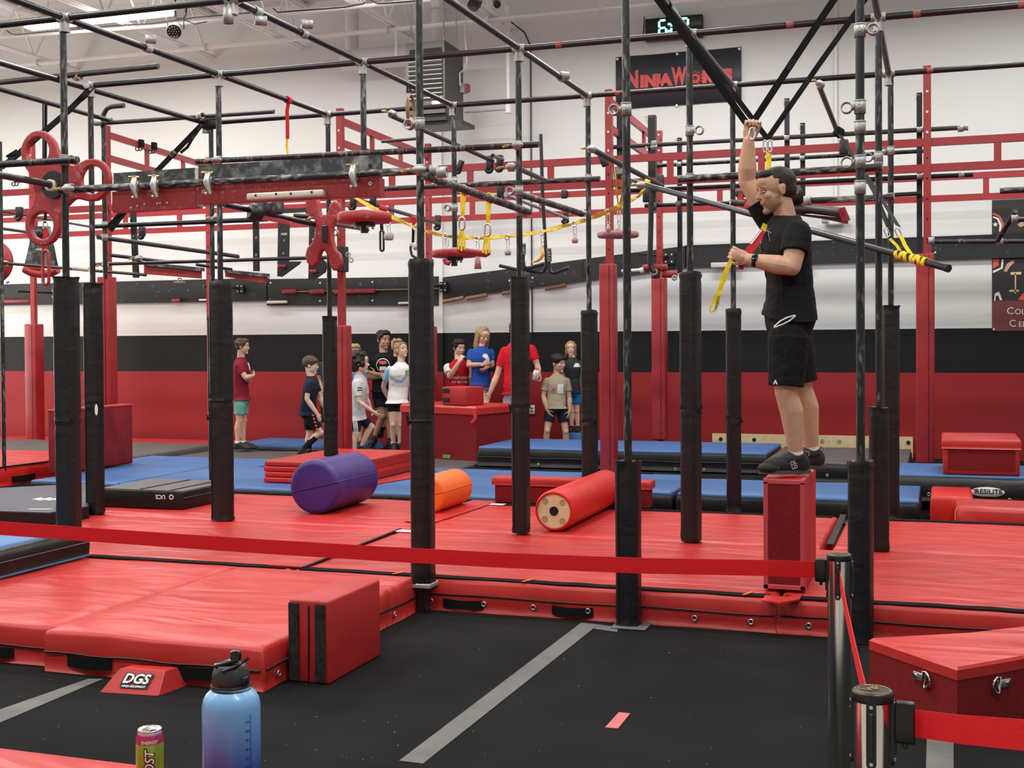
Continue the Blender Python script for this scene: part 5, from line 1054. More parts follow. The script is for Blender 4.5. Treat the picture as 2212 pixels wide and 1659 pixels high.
for px, py, r, nm in ((1415, 578, 28, 'rim'), (1447, 592, 17, 'rim')): c = P(px, py, 14.6); s = S(c); b = MB(); b.lathe(c, [(r*s*.55, -.03), (r*s*.95, -.04), (r*s, 0), (r*s*.95, .035), (r*s*.55, .03)], 28); b.build(nm, 'red_grip', fw)
b = MB(); c = P(1416, 589, 14.5); b.cyl(c-UZ*.07, c+UZ*.02, .05, 14); b.build('hub', 'black_metal', fw); b = MB(); b.collar(P(1413, 588, 14.42), (.3, -1, 0), .014, .045, .04); b.build('bearing', 'galv', fw); b = MB(); b.collar(P(1457, 600, 14.5), (.3, -1, 0), .012, .034, .04); b.build('caster', 'galv', fw)
b = MB(); b.tube([P(x, y, 14.4) for x, y in ((1407, 408), (1406, 480), (1404, 565), (1406, 578), (1413, 588))], .032, 12); b.build('drop_bar', 'pipe_clean', fw)
b = MB(); b.tube([P(1343, 586, 14.5), P(1386, 583, 14.5)], .02, 8); b.build('white_bar', 'plate', fw); b = MB(); b.cyl(P(1383, 585, 14.5), P(1391, 583, 14.5), .035, 10); b.build('white_knob', 'plate', fw)

# red butterfly shaped climbing plate
HYP = 10.85; hp = [(666, 434), (666, 448), (671, 460), (685, 467), (687, 489), (686, 510), (680, 527), (669, 539), (666, 551), (669, 565), (678, 573), (686, 565), (690, 549), (693, 541), (700, 536), (707, 539), (716, 555), (718, 570), (724, 580), (733, 579), (736, 565), (733, 551), (724, 543), (717, 520), (716, 496), (719, 482), (726, 472), (735, 457), (731, 443), (724, 439), (718, 445), (714, 462), (707, 469), (693, 469), (689, 457), (687, 443), (685, 433), (676, 430)]
o0 = P(700, 500, HYP); q = [P(x, y, HYP) for x, y in hp]; ho = thing('butterfly_hold', P(700, 580, HYP), 'red butterfly-shaped climbing plate with holed lobes under the long ledge board', 'hold')
F_ = frame(o0, RX, UZ); s = S(o0)
def loc(px, py): p = P(px, py, HYP); return (p.x-o0.x, p.z-o0.z)
plate('plate', [loc(*p) for p in hp][::-1], [circ(*loc(679, 556), 2.6*s, 10, 5*s), circ(*loc(729, 563), 2.6*s, 10, 5*s), circ(*loc(677, 445), 2.6*s, 10, 5*s), circ(*loc(728, 455), 2.4*s, 10, 4*s)], .075, F_, 'red_grip', ho, .02)
b = MB(); b.rbox(P(701, 505, HYP-.06), (.05, .03, .16), .005, 1); b.build('mount_plate', 'black_metal', ho)
hub_ = thing('side_mount', P(742, 577, 13.9), 'black bracket with two ring sockets on the red upright', 'bracket'); b = MB(); c = P(740, 560, 14.2); b.rbox(c, (.10, .16, .32), .01, 1); b.build('plate', 'black_metal', hub_)
for px, py in ((752, 550), (758, 562)): b = MB(); b.collar(P(px, py, 14.1), (.5, -1, 0), .02, .032, .07); b.build('socket_ring', 'galv', hub_)

# hanging black plates
PG = 'hanging black plates'
for pts, holes, Y, lab, brand in (
  ([(602, 470), (625, 470), (624, 565), (651, 565), (646, 571), (609, 598), (600, 597)], [(613, 491), (613, 519), (612, 547)], 14.0, 'black plate with three holes and a pointed foot, left one', True),
  ([(669, 480), (688, 484), (690, 552), (707, 570), (703, 588), (684, 601), (667, 604)], [(680, 502), (680, 528)], 14.0, 'black plate with a pointed foot behind the red butterfly hold', True),
  ([(547, 480), (559, 480), (560, 586), (548, 586)], [(553, 513), (553, 550)], 15.0, 'narrow black hanging bar with two holes right of the red plank', False),
  ([(282, 455), (293, 455), (300, 600), (288, 600)], [(284, 477), (288, 510)], 15.0, 'narrow black hanging bar at left under the left ledge board', False),
  ([(1257, 566), (1263, 566), (1263, 600), (1257, 600)], [], 14.5, 'small black tab behind the thin third row post', False)):
    o0 = P(*pts[0], Y); s = S(o0); t = thing('hanging_plate', P(pts[0][0], max(p[1] for p in pts), Y), lab, 'plate', PG)
    def lo(px, py): p = P(px, py, Y); return (p.x-o0.x, p.z-o0.z)
    plate('plate', [lo(*p) for p in pts][::-1], [circ(*lo(*h), 2.3*s, 10, 3.4*s) for h in holes], .03, frame(o0, RX, UZ), 'black_metal', t)
    if brand:
        x = pts[0][0]+11; y = 505 if x < 640 else 516; text('script_logo', 'ninja', 8*s, P(x, y, Y-.02), RX, UZ, 'white_print', t, .001, 0, .3); b = MB(); b.cyl(P(x-13, y+70, Y-.1), P(x+3, y+70, Y-.02), .022, 10); b.build('red_peg', 'red_grip', t)
b = MB(); b.bx(P(590, 455, 14.0).x, P(662, 455, 14.0).x, 13.98, 14.02, P(600, 461, 14.0).z, P(600, 452, 14.0).z); tag(b.build('flat_bar', 'black_metal'), 'short black flat bar above the hanging plates', 'bar')

# rolling carriage and other bar devices
cg = thing('rolling_carriage', P(575, 475, 10.0), 'black and red rolling carriage on the sloping bars under the right ledge board', 'carriage')
b = MB(); c = P(580, 450, 10.0); R_ = Matrix.Rotation(-.35, 3, 'Z'); b.rbox(c+V((0, 0, .02)), (.17, .24, .14), .02, 2, R_); fr = b.build('frame', 'board', cg)
b = MB(); b.rbox(P(582, 449, 9.85), (.09, .02, .10), .01, 1, R_); b.build('window_plate', 'charcoal_plastic', fr)
b = MB(); b.lathe(P(552, 459, 9.75), [(.01, -.05), (.075, -.05), (.08, 0), (.075, .05), (.01, .05)], 24, (.6, .8, -.15)); b.build('roller', 'black_metal', cg)
a, e = P(537, 470, 9.8), P(612, 480, 10.1); b = MB(); b.prism([P(566, 465, 9.8), P(613, 475, 10.1), P(613, 483, 10.1), P(566, 475, 9.8)], (0, .12, 0)); b.build('red_plate', 'red_grip', cg)
b = MB(); b.prism([P(533, 468, 9.7), P(566, 472, 9.8), P(566, 477, 9.8), P(533, 474, 9.7)], (0, .1, 0)); b.build('red_rail', 'red_steel', cg)
for q, lab in (((311, 424, 572, 584, 592, 601), 'small red plank with black top rail at left, behind the front posts'), ((486, 566, 588, 597, 598, 611), 'second small red plank with black top rail, left of the hanging plates')):
    Y = 12.9; t = thing('red_plank', P(q[0], q[5], Y), lab, 'board', 'red ledge planks at the back left'); a = quad_board(*q, Y, .12, 'plank', 'red_grip', t); quad_board(q[0]-1, q[1]+2, q[2]-6, q[3]-7, q[2]+1, q[3]+1, Y-.03, .16, 'top_rail', 'board', t)
b = MB(); b.ring(P(388, 605, 13.0), (0, 1, 0), .025, .007, 12, 6); b.bx(P(381, 608, 13).x, P(395, 608, 13).x, 12.95, 13.05, P(388, 611, 13).z, P(388, 608, 13).z); tag(b.build('eye_hook', 'steel'), 'small steel eye hook below the left red plank', 'hook')
rod = thing('barbell_rod', P(160, 595, 12.3), 'long thin dark rod with pale grip sleeves crossing at left', 'rod'); b = MB(); b.cyl(P(-20, 566, 12.2), P(316, 594, 12.5), .019, 10); b.build('rod', 'pipe_dark', rod)
for a, e in (((158, 578), (192, 582)), ((-10, 567), (16, 569))): b = MB(); b.cyl(P(*a, 12.28), P(*e, 12.3), .030, 12); b.build('grip_sleeve', 'gripwood', rod)
bg = thing('trapezoid_plate', P(90, 592, 13.0), 'black trapezoid plate with a red curved foot rim seen through the spinner ring', 'plate')
o0 = P(90, 540, 13.0); tp_ = [(75, 489), (106, 489), (124, 580), (54, 580)]
def lo2(px, py): p = P(px, py, 13.0); return (p.x-o0.x, p.z-o0.z)
plate('plate', [lo2(*p) for p in tp_][::-1], [], .05, frame(o0, RX, UZ), 'board', bg)
b = MB(); b.tube([P(x, y, 12.95) for x, y in ((54, 582), (70, 590), (90, 593), (110, 590), (125, 582))], .05, 10); b.build('foot_rim', 'red_grip', bg)
b = MB(); b.rbox(P(80, 580, 12.95), (.18, .05, .05), .01, 1); b.build('red_ledge', 'red_grip', bg); b = MB(); b.lathe(P(86, 503, 12.95), [(.01, -.03), (.05, -.03), (.05, .03), (.01, .03)], 18, (.3, -1, 0)); b.build('roller', 'charcoal_plastic', bg)
text('script_logo', 'ninja', .05, P(84, 538, 12.95), RX, UZ, 'white_print', bg, .001, 0, .3)
dv = thing('launch_cannon_grip', P(1760, 497, 11.6), 'dark tapered beam with red end plate and a black pulley behind the man', 'beam')
b = MB(); b.tube([P(1690, 452, 11.6), P(1755, 452, 11.6), P(1817, 459, 11.4)], [.045, .042, .045], 12); b.build('top_tube', 'pipe_dark', dv)
b = MB(); b.prism([P(1690, 458, 11.65), P(1818, 470, 11.4), P(1831, 478, 11.4), P(1828, 481, 11.4), P(1735, 462, 11.6), P(1690, 452, 11.65)], (0, .14, 0)); b.build('side_plate', mat('dark_red_brown', (.045, .016, .016), .4), dv)
b = MB(); b.tube([P(1817, 450, 11.35), P(1822, 462, 11.35), P(1829, 478, 11.35)], .035, 8); b.build('end_plate', 'red_steel', dv)
pu = P(1714, 424, 11.6); b = MB(); b.lathe(pu, [(.01, -.07), (.05, -.07), (.05, -.03), (.10, -.03), (.10, .03), (.05, .03), (.05, .07), (.01, .07)], 28, (.25, -1, 0)); b.build('pulley', 'black_metal', dv)
b = MB(); b.collar(P(1744, 433, 11.0), (1, 0, 0), .026, .04, .06); b.build('collar', 'galv', dv)
rb2 = thing('red_bracket', P(1615, 455, 11.6), 'red bracket with black roller beside the raised forearm of the man', 'bracket')
b = MB(); b.prism([P(1592, 428, 11.6), P(1596, 416, 11.6), P(1604, 418, 11.6), P(1604, 428, 11.6), P(1620, 432, 11.6), P(1618, 440, 11.6), P(1592, 434, 11.6)], (0, .08, 0)); b.build('arm', 'red_grip', rb2)
b = MB(); b.rbox(P(1605, 418, 11.7), (.13, .08, .07), .015, 2); b.build('roller_block', 'black_metal', rb2); b = MB(); b.rbox(P(1622, 446, 11.6), (.10, .08, .07), .015, 2); b.build('lower_block', 'red_grip', rb2)

# ------------------------------------------------------------------ wooden rings
for dy, lab in ((0, 'front one of two brown wooden gym rings seen edge-on by the grey heater'), (.10, 'back one of two brown wooden gym rings seen edge-on by the grey heater')):
    Y = 10.0+dy; c = P(881+dy*60, 237, Y); h = 33*S(c); t = thing('gym_ring', c-UZ*h, lab, 'ring'); ax = V((.98, .42-dy*2.6, 0)).normalized(); b = MB(); b.ring(c, ax, h*.97, .014, 36, 8, 1, UZ); b.build('ring', 'ringwood', t)
    p = P(888, 190, Y); b = MB(); b.ribbon([c+UZ*h*1.02, V((c.x, Y, HT-.03))], .035, (0, 1, 0), .006); b.build('strap', 'strap', t)

# ------------------------------------------------------------------ webbing
def strap(name, pts, w, m, label, cat='strap', par=None, wd=None, group=None):
    q = [PP(p) for p in pts]; b = MB(); n = len(q)
    dirs = []
    for i in range(n):
        t = (q[min(i+1, n-1)]-q[max(i-1, 0)]).normalized(); v = (q[i]-CAM).normalized(); d = wd or t.cross(V((-.30, .95, 0))); dirs.append(d.normalized())
    b.ribbon(q, w, dirs, .004); o = b.build(name, m, par)
    if label: tag(o, label, cat, group)
    return o
def link_q(c, h, w, r, m='steel', tilt=0, nm='quick_link', par=None, ax=(0, 1, 0)):
    c = V(c); R_ = Matrix.Rotation(tilt, 3, 'Y'); pts = [c+R_ @ V((x, 0, z)) for x, z in stadium(0, 0, w, h, 6)]; b = MB(); b.tube(pts, r, 8, closed=True); return b.build(nm, m, par)
rl = thing('red_sling', P(621, 340, 10.05), 'red sling with a yellow tail looped over the left cross pipe', 'strap')
p = PX(622, 219, gx(0)); b = MB(); b.collar((gx(0), p.y, HT), (0, 1, 0), .026, .034, .06); b.build('wrap', 'red_strap', rl)
strap('red_band', [(623, 222, p.y), (620, 240, p.y), (621, 270, p.y), (621, 300, p.y)], .034, 'red_strap', None, par=rl); strap('yellow_band', [(621, 295, p.y), (619, 315, p.y), (622, 342, p.y)], .020, 'yellow', None, par=rl)
s1 = strap('ratchet_strap', [(200, 186, Y2), (150, 238, 9.0), (25, 345, 8.6), (2, 362, 8.5)], .052, 'strap', 'wide black ratchet strap running down left from the pipe corner, behind the spinner'); strap('strap_tail', [(38, 328, 8.55), (18, 338, 8.55), (30, 345, 8.5)], .05, 'strap', None, par=s1); strap('strap_edge', [(190, 208, 9.1), (165, 228, 9.05)], .008, 'strap', None, par=s1)
s2_ = strap('ratchet_strap', [(443, 262, Y3), (340, 368, 11.0), (238, 498, 10.9)], .055, 'strap', 'black ratchet strap running down left behind the ledge boards'); b = MB(); b.rbox(P(374, 333, 10.98), (.07, .04, .07), .012, 1, Matrix.Rotation(.8, 3, 'Y')); b.build('buckle', 'black_metal', s2_); strap('strap_tail', [(438, 268, Y3-.02), (415, 300, 11), (405, 318, 11), (390, 330, 11)], .03, 'strap', None, par=s2_); strap('strap_tail', [(270, 448, 10.9), (232, 490, 10.9)], .03, 'strap', None, par=s2_)
vs_ = thing('hanging_loop', P(98, 618, 10.4), 'long red loop handle hanging from black webbing through the lower spinner ring', 'handle')
strap('webbing', [(93, 224, 10.4), (93, 350, 10.4), (97, 482, 10.4)], .014, 'strap', None, par=vs_); strap('webbing', [(99, 224, 10.4), (98, 350, 10.4), (98, 482, 10.4)], .030, 'strap', None, par=vs_)
link_q(P(98, 487, 10.4), .09, .05, .007, par=vs_); strap('red_web', [(98, 493, 10.38), (97, 520, 10.38), (98, 545, 10.38)], .045, 'red_strap', None, par=vs_)
b = MB(); c = P(99, 578, 10.35); s = S(c); b.tube([c+V((x*s*.9, 0, z*s)) for x, z in stadium(0, 0, 17, 74, 8)], .016, 8, closed=True); b.build('loop', 'red_grip', vs_)
# trapeze bar
tb = thing('trapeze_bar', P(1023, 560, 9.2), 'red bent trapeze bar hanging from two doubled yellow slings', 'trapeze')
b = MB(); b.tube([P(x, y, Yq) for x, y, Yq in ((995, 531, 8.55), (994, 537, 8.55), (998, 542, 8.6), (1048, 549, 9.0), (1053, 547, 9.02), (1053, 540, 9.02))], .026, 12); b.build('bar', 'red_grip', tb)
b = MB(); b.tube([P(961, 560, 9.3), P(963, 567, 9.3), P(971, 569, 9.3)], .02, 8); b.build('back_leg', 'red_grip', tb)
for px, py, yl0, yl1, yb_, Y in ((1003, 411, 472, 493, 534, 8.2), (1058, 428, 487, 506, 541, 8.7)):
    bx_ = 997 if px < 1020 else 1050
    b = MB(); b.collar(P(px, py, Y-.25), (.25, 1, -.3), .028, .034, .05); b.build('wrap', 'yellow', tb)
    for dx in (-4, 4): strap('sling', [(px+dx*.9-2, py+8, Y), (px-3+dx*.5, (py+yl0)/2, Y), (px-4, yl0, Y)], .022, 'yellow', None, par=tb)
    link_q(P(px-5, (yl0+yl1)/2, Y), 26*S(P(px, yl0, Y)), 12*S(P(px, yl0, Y)), .008, par=tb)
    for dx in (-7, 0, 7): strap('sling', [(px-5, yl1-2, Y), ((px-5+bx_)/2+dx*.7, (yl1+yb_)/2, Y), (bx_+dx, yb_+8-abs(dx)*.4, Y)], .016, 'yellow', None, par=tb)
# sagging yellow line with holds
YL = [(766, 427, 12.4), (818, 455, 12.3), (889, 488, 12.2), (920, 499, 12.2), (960, 510, 12.1), (1031, 515, 12.1), (1098, 511, 12.0), (1170, 501, 11.9), (1242, 482, 11.8), (1277, 472, 11.75), (1311, 458, 11.7), (1347, 440, 11.6), (1380, 424, 11.5), (1399, 397, 11.35)]
yl = thing('yellow_slackline', P(1031, 515, 12.1), 'sagging yellow flat sling line with steel links across the centre', 'line')
b = MB(); q = [P(*p) for p in YL]; n = len(q); ws = []; qq = []; dirs = []
for i in range(n-1):
    for k in range(4):
        f = k/4; qq.append(q[i].lerp(q[i+1], f)); ws.append(.022+.022*math.sin(PI*f)); t = (q[i+1]-q[i]).normalized(); dirs.append((t.cross(V((0, 1, 0)))*.8+V((0, .5*math.sin(i+k), 0))).normalized())
qq.append(q[-1]); ws.append(.02); dirs.append(UZ); b.ribbon(qq, ws, dirs, .006); b.build('sling', 'yellow_rope', yl)
b = MB(); b.collar(P(1397, 396, 11.3), (.8, .3, -.3), .028, .036, .05); b.build('wrap', 'yellow', yl)
HG = 'grip holds on the yellow line'
def hold(px, pl, py, kind, label):
    # px,pl: link on the line; py: hold centre
    Y = 12.05 if px < 1150 else 11.8; t = thing('grip_hold', P(px, py, Y), label, 'hold', None); s = S(P(px, py, Y))
    link_q(P(px, pl, Y), 11*s, 26*s*.9, 1.3*s, tilt=.15 if px < 1000 else -.2 if px > 1120 else 0, par=t)
    if kind == 'hook': link_q(P(px+4, pl+14, Y), 18*s, 6*s, 1.0*s, par=t); return
    link_q(P(px+2, pl+13, Y), 18*s, 6*s, 1.0*s, par=t); b = MB(); b.ring(P(px+2, pl+25, Y), (0, 1, 0), 3.2*s, 1*s, 12, 6); b.build('eye_ring', 'steel', t)
    c = P(px+2, py, Y)
    b = MB(); b.cyl(P(px+2, pl+28, Y), c, .007, 6); b.build('stem', 'steel', t)
    b = MB()
    if kind[0] == 'ball': r = kind[1]*s; b.lathe(c, [(.001, r)]+[(r*math.sin(a), r*math.cos(a)) for a in [PI*k/12 for k in range(1, 9)]]+[(r*.75, -r*.72), (.001, -r*.72)], 24); b.build('ball', kind[2], t)
    elif kind == 'cone': b.lathe(c, [(.001, 16*s), (5*s, 15*s), (8*s, -15*s), (.001, -15*s)], 20); b.build('cone', 'pinkhold', t)
    elif kind == 'banana':
        pts = [P(x, y, Y) for x, y in ((1167, 532), (1171, 540), (1172, 548), (1168, 557), (1160, 563), (1149, 566))]; b.tube(pts, [2*s, 4.5*s, 5.2*s, 5*s, 4*s, 1.5*s], 12); b.build('banana', 'banana', t)
    elif kind == 'drop': b.sphere(c, 5*s, 12, 8, (1, 1, 1.6)); b.build('drop', 'stone', t)
hold(838, 483, 511, ('ball', 11, 'stone'), 'large brown stone ball hold at the left end of the yellow line'); hold(898, 492, 534, ('ball', 8.5, 'stone'), 'grey stone ball hold by the tallest black sleeve'); hold(962, 510, 530, 'hook', 'steel link pair without a hold on the yellow line, above the red disc'); hold(1030, 516, 566, 'cone', 'pink cone hold hanging below the trapeze bar'); hold(1095, 512, 546, ('ball', 7.5, 'stone'), 'small grey ball hold right of the trapeze bar'); hold(1170, 502, 550, 'banana', 'tan banana-shaped hold on the yellow line'); hold(1240, 484, 520, ('ball', 7.2, 'pinkhold'), 'small pink ball hold left of the thin third row post'); hold(1312, 458, 494, 'drop', 'small grey drop hold next to the saucer disc')
for k, (a, e) in enumerate((((1325, 355), (1338, 455)), ((1330, 360), (1336, 455)), ((1345, 380), (1340, 455)), ((1348, 385), (1339, 440)))): strap('sling', [(a[0], a[1], 11.7), ((a[0]+e[0])/2-(1-k)*2, (a[1]+e[1])/2, 11.9), (e[0], e[1], 12.0)], .012 if k < 2 else .024, 'yellow_rope', None, par=t3)
link_q(P(1337, 468, 12.0), 24*s3, 6*s3, 1.1*s3, par=t3)
rl2 = thing('red_line_ties', P(900, 500, 13.4), 'red ties and a black hook hanging on the dark bar right of the wide disc', 'strap')
for px, py in ((828, 451), (896, 473)): b = MB(); b.collar(P(px, py, 13.6 if px < 850 else 14.9), (.8, .5, -.3), .026, .036, .10); b.build('red_wrap', 'red_strap', rl2)
strap('red_tie', [(892, 472, 14.8), (893, 490, 14.8)], .03, 'red_strap', None, par=rl2); strap('red_tie', [(899, 472, 14.8), (893, 490, 14.8)], .03, 'red_strap', None, par=rl2)
strap('black_web', [(893, 490, 14.8), (892, 524, 14.8)], .035, 'strap', None, par=rl2); b = MB(); b.tube([P(x, y, 14.8) for x, y in ((887, 527), (887, 540), (890, 552), (898, 557), (906, 555))], .018, 8); b.build('hook', 'black_metal', rl2); b = MB(); b.rbox(P(888, 529, 14.75), (.04, .03, .05), .008, 1); b.build('shackle', 'steel', rl2)
lp = thing('black_loop', P(825, 542, 13.4), 'black loop strap hanging below the wide red disc', 'strap'); c = P(825, 520, 13.4); s = S(c); b = MB(); b.tube([c+V((x*s, 0, z*s)) for x, z in stadium(0, 0, 8, 44, 6)], .014, 8, closed=True); b.build('loop', 'black_metal', lp); strap('web', [(824, 482, 13.4), (825, 500, 13.4)], .04, 'strap', None, par=lp)

# trapeze straps over the man
J1, J2 = PD(1619, 279, 7.765), P(1658, 303, 8.45)
tr1 = thing('webbing_trapeze', J1, 'front pair of black trapeze straps meeting in the raised hand of the man', 'strap')
tr2 = thing('webbing_trapeze', J2, 'rear pair of black trapeze straps meeting at a yellow sling behind the man', 'strap')
for J, t, Ya, w in ((J1, tr1, 7.55, .042), (J2, tr2, 8.35, .036)):
    for k in (3, 4):
        A = V((gx(k), Ya, HT)); b = MB(); b.collar(A, (0, 1, 0), .026, .032, w*1.2); b.build('wrap', 'strap', t); d = (J-A).normalized()
        wd = d.cross(V((0, 1, 0))).normalized(); b = MB(); b.ribbon([A-UZ*.02, A.lerp(J, .5), J+UZ*.01], w, wd, .004); st_ = b.build('strap', 'strap', t)
        if k == 4 or t is tr2:
            b = MB()
            for q in range(5): c = A.lerp(J, .60+q*.012)-V((0, .004, 0)); b.ribbon([c-wd*w*.3, c+wd*w*.3], .003, d, .002)
            b.build('bar_tacks', 'gray_vinyl', st_)
s = S(J1); b = MB(); b.tube([J1+V((x*s+.030, -.120, z*s-.030)) for x, z in ((-3, 4), (-4, -6), (-6, -12), (-4, -18), (1, -20), (6, -17), (8, -8), (7, 3), (2, 6))], .0065, 8, closed=True); b.build('carabiner', 'steel', tr1); b = MB(); b.cyl(J1+V((6*s+.030, -.120, -2*s-.030)), J1+V((8*s+.030, -.120, 4*s-.030)), .010, 8); b.build('gate_sleeve', 'galv', tr1)
s = S(J2); 
for dx in (-5, 5): link_q(J2+V((dx*s, 0, -13*s)), 26*s, 8*s, .006, par=tr2, nm='carabiner')
ys = thing('yellow_sling', P(1652, 500, 8.3), 'yellow sling hanging behind the head of the man', 'strap'); strap('sling', [(1660, 329, 8.45), (1660, 350, 8.44), (1657, 420, 8.4), (1654, 500, 8.3)], .032, 'yellow', None, par=ys); strap('sling', [(1664, 330, 8.46), (1663, 355, 8.45), (1660, 420, 8.4)], .018, 'yellow', None, par=ys)
# right hand strap with quick links and yellow wrapping on the long bar
lb_ = thing('support_straps', P(1945, 560, 9.0), 'two black straps with steel links and yellow slings holding the long bar end', 'strap')
strap('strap', [(1812, 288, 12.6), (1865, 372, 11.0), (1890, 418, 10.2), (1921, 494, 9.15)], .045, 'strap', None, par=lb_); strap('strap', [(1826, 312, 12.4), (1880, 390, 10.9), (1940, 488, 9.1)], .04, 'strap', None, par=lb_)
b = MB(); b.rbox(P(1812, 286, 12.6), (.10, .06, .10), .02, 1, Matrix.Rotation(.6, 3, 'Y')); b.build('strap_knot', 'strap', lb_)
link_q(P(1916, 502, 9.1), .065, .026, .0048, tilt=-.4, par=lb_); link_q(P(1940, 502, 9.05), .065, .028, .0048, tilt=-.45, par=lb_)
strap('yellow_sling', [(1945, 508, 9.03), (1955, 530, 9.0), (1972, 556, 8.95)], .026, 'yellow', None, par=lb_); strap('yellow_sling', [(1922, 516, 9.08), (1937, 530, 9.05), (1950, 552, 9.0)], .020, 'yellow', None, par=lb_)
la_, le_ = P(1363, 391, 11.3), P(2046, 579, 8.7)
for f, tl in ((.885, .5), (.897, -.4), (.907, .3), (.922, .1), (.930, -.5), (.940, .4), (.950, .1)): c = la_.lerp(le_, f); b = MB(); b.collar(c, ((le_-la_).normalized()+V((0, 0, tl))), .0245, .032, .028); b.build('yellow_wrap', 'yellow', lb_)
b = MB(); c = la_.lerp(le_, .997); b.cyl(c, le_+(le_-la_)*.004, .0275, 16); b.build('end_cap', 'black_metal', rig)
# ------------------------------------------------------------------ people
from mathutils.bvhtree import BVHTree
CFH = V((CF.x, CF.y, 0)).normalized(); CRH = V((CR.x, CR.y, 0)).normalized()
def skin_mat(name, c): return mat(name, c, .55, spec=.35, var=(22, .06), bump=(160, .08, .002))
M['skin'] = skin_mat('fair_skin', (.60, .36, .26)); M['skin_tan'] = skin_mat('tan_skin', (.42, .23, .15)); M['skin_pale'] = skin_mat('pale_skin', (.66, .43, .33)); M['skin_man'] = skin_mat('warm_skin', (.56, .325, .215))
def hair_mat(name, c): return mat(name, c, .6, spec=.4, var=(60, .5), bump=(90, .8, .006, (1, 1, .3)))
M['hair_dark'] = hair_mat('dark_brown_hair', (.022, .013, .010)); M['hair_brown'] = hair_mat('brown_hair', (.075, .040, .022)); M['hair_black'] = hair_mat('black_hair', (.010, .009, .009)); M['hair_blond'] = hair_mat('dark_blond_hair', (.34, .22, .11)); M['hair_red'] = hair_mat('auburn_hair', (.10, .042, .020))
def cloth(name, c): return mat(name, c, .85, spec=.2, bump=(26, .35, .006))
CL = {k: cloth('cloth_'+k, c) for k, c in {'maroon': (.19, .012, .026), 'teal': (.15, .37, .31), 'navy': (.012, .016, .034), 'black': (.0085, .0085, .009), 'slate': (.030, .042, .052), 'white': (.74, .74, .74), 'heather': (.56, .57, .58), 'sky': (.26, .50, .72), 'jersey_red': (.47, .010, .018), 'blue': (.018, .075, .33), 'lavender': (.25, .25, .45), 'red': (.56, .010, .022), 'floral': (.58, .60, .66), 'sand': (.42, .355, .245), 'charcoal': (.030, .033, .038), 'royal': (.010, .16, .42), 'greyblue': (.14, .22, .33)}.items()}
M.update(CL); M['shoe_black'] = mat('black_shoe_fabric', (.009, .009, .010), .7, bump=(200, .3, .002)); M['sole_grey'] = mat('grey_rubber_sole', (.06, .058, .055), .7); M['sock_white'] = cloth('white_sock', (.78, .78, .77)); M['lips'] = mat('lips', (.42, .17, .14), .5); M['eye'] = mat('eye_white', (.75, .73, .70), .25); M['iris'] = mat('dark_iris', (.02, .013, .01), .2)
M['lace'] = mat('grey_lace', (.28, .28, .28), .8); M['stubble'] = skin_mat('stubble_skin', (.40, .235, .16))

def remesh(mb, vox, smooth=4, wr=0, seed=0):
    me = bpy.data.meshes.new('t'); me.from_pydata([tuple(p) for p in mb.v], [], mb.f); o = bpy.data.objects.new('t', me); COL.objects.link(o)
    r = o.modifiers.new('r', 'REMESH'); r.mode = 'VOXEL'; r.voxel_size = vox
    if smooth: s = o.modifiers.new('s', 'SMOOTH'); s.iterations = smooth; s.factor = .5
    bpy.context.view_layer.update(); m2 = bpy.data.meshes.new_from_object(o.evaluated_get(DG())); bpy.data.objects.remove(o); bpy.data.meshes.remove(me)
    if wr:
        ns = [v.normal.copy() for v in m2.vertices]
        for v, nn in zip(m2.vertices, ns):
            p = v.co; d = noise.noise(V((p.x*9+seed, p.y*9, p.z*14)))*.6+noise.noise(V((p.x*24, p.y*24+seed, p.z*34)))*.4; v.co = p+nn*d*wr
    m2.polygons.foreach_set('use_smooth', [True]*len(m2.polygons)); return m2
def obj_from(me, name, m, parent):
    vs = [v.co for v in me.vertices]; lo = V((min(p.x for p in vs), min(p.y for p in vs), min(p.z for p in vs))); hi = V((max(p.x for p in vs), max(p.y for p in vs), max(p.z for p in vs)))
    org = V(((lo.x+hi.x)/2, (lo.y+hi.y)/2, lo.z)); me.transform(Matrix.Translation(-org)); me.materials.clear(); me.materials.append(M[m] if isinstance(m, str) else m); return link(name, me, org, parent)
def limb(b, a, e, ra, rb, seg=14, flat=False):
    a, e = V(a), V(e); L = (e-a).length; d = (e-a)/max(L, 1e-6)
    if flat: return b.tube([a, a.lerp(e, .5), e], [ra, (ra+rb)/2, rb], seg)
    pts, rs = [], []
    for k in range(4): t = PI/2*k/4; pts.append(a-d*ra*math.cos(t)*.98); rs.append(max(ra*math.sin(t), ra*.06))
    pts += [a, a.lerp(e, .5), e]; rs += [ra, (ra+rb)/2, rb]
    for k in range(3, -1, -1): t = PI/2*k/4; pts.append(e+d*rb*math.cos(t)*.98); rs.append(max(rb*math.sin(t), rb*.06))
    return b.tube(pts, rs, seg)
def ell(b, c, ax, r, seg=18, rings=12): R_ = Matrix(ax).transposed(); return b.sphere(c, 1, seg, rings, r, R_)
def loft(b, secs, n=24, caps=True):
    vs = []
    for c, sx, sy in secs: vs += [V(c)+V(sx)*(math.copysign(abs(math.cos(2*PI*k/n))**.85, math.cos(2*PI*k/n)))+V(sy)*(math.copysign(abs(math.sin(2*PI*k/n))**.85, math.sin(2*PI*k/n))) for k in range(n)]
    m = len(secs); fs = [(i*n+k, i*n+(k+1) % n, (i+1)*n+(k+1) % n, (i+1)*n+k) for i in range(m-1) for k in range(n)]
    if caps: fs += [tuple(range(n-1, -1, -1)), tuple((m-1)*n+k for k in range(n))]
    return b.add(vs, fs, True)
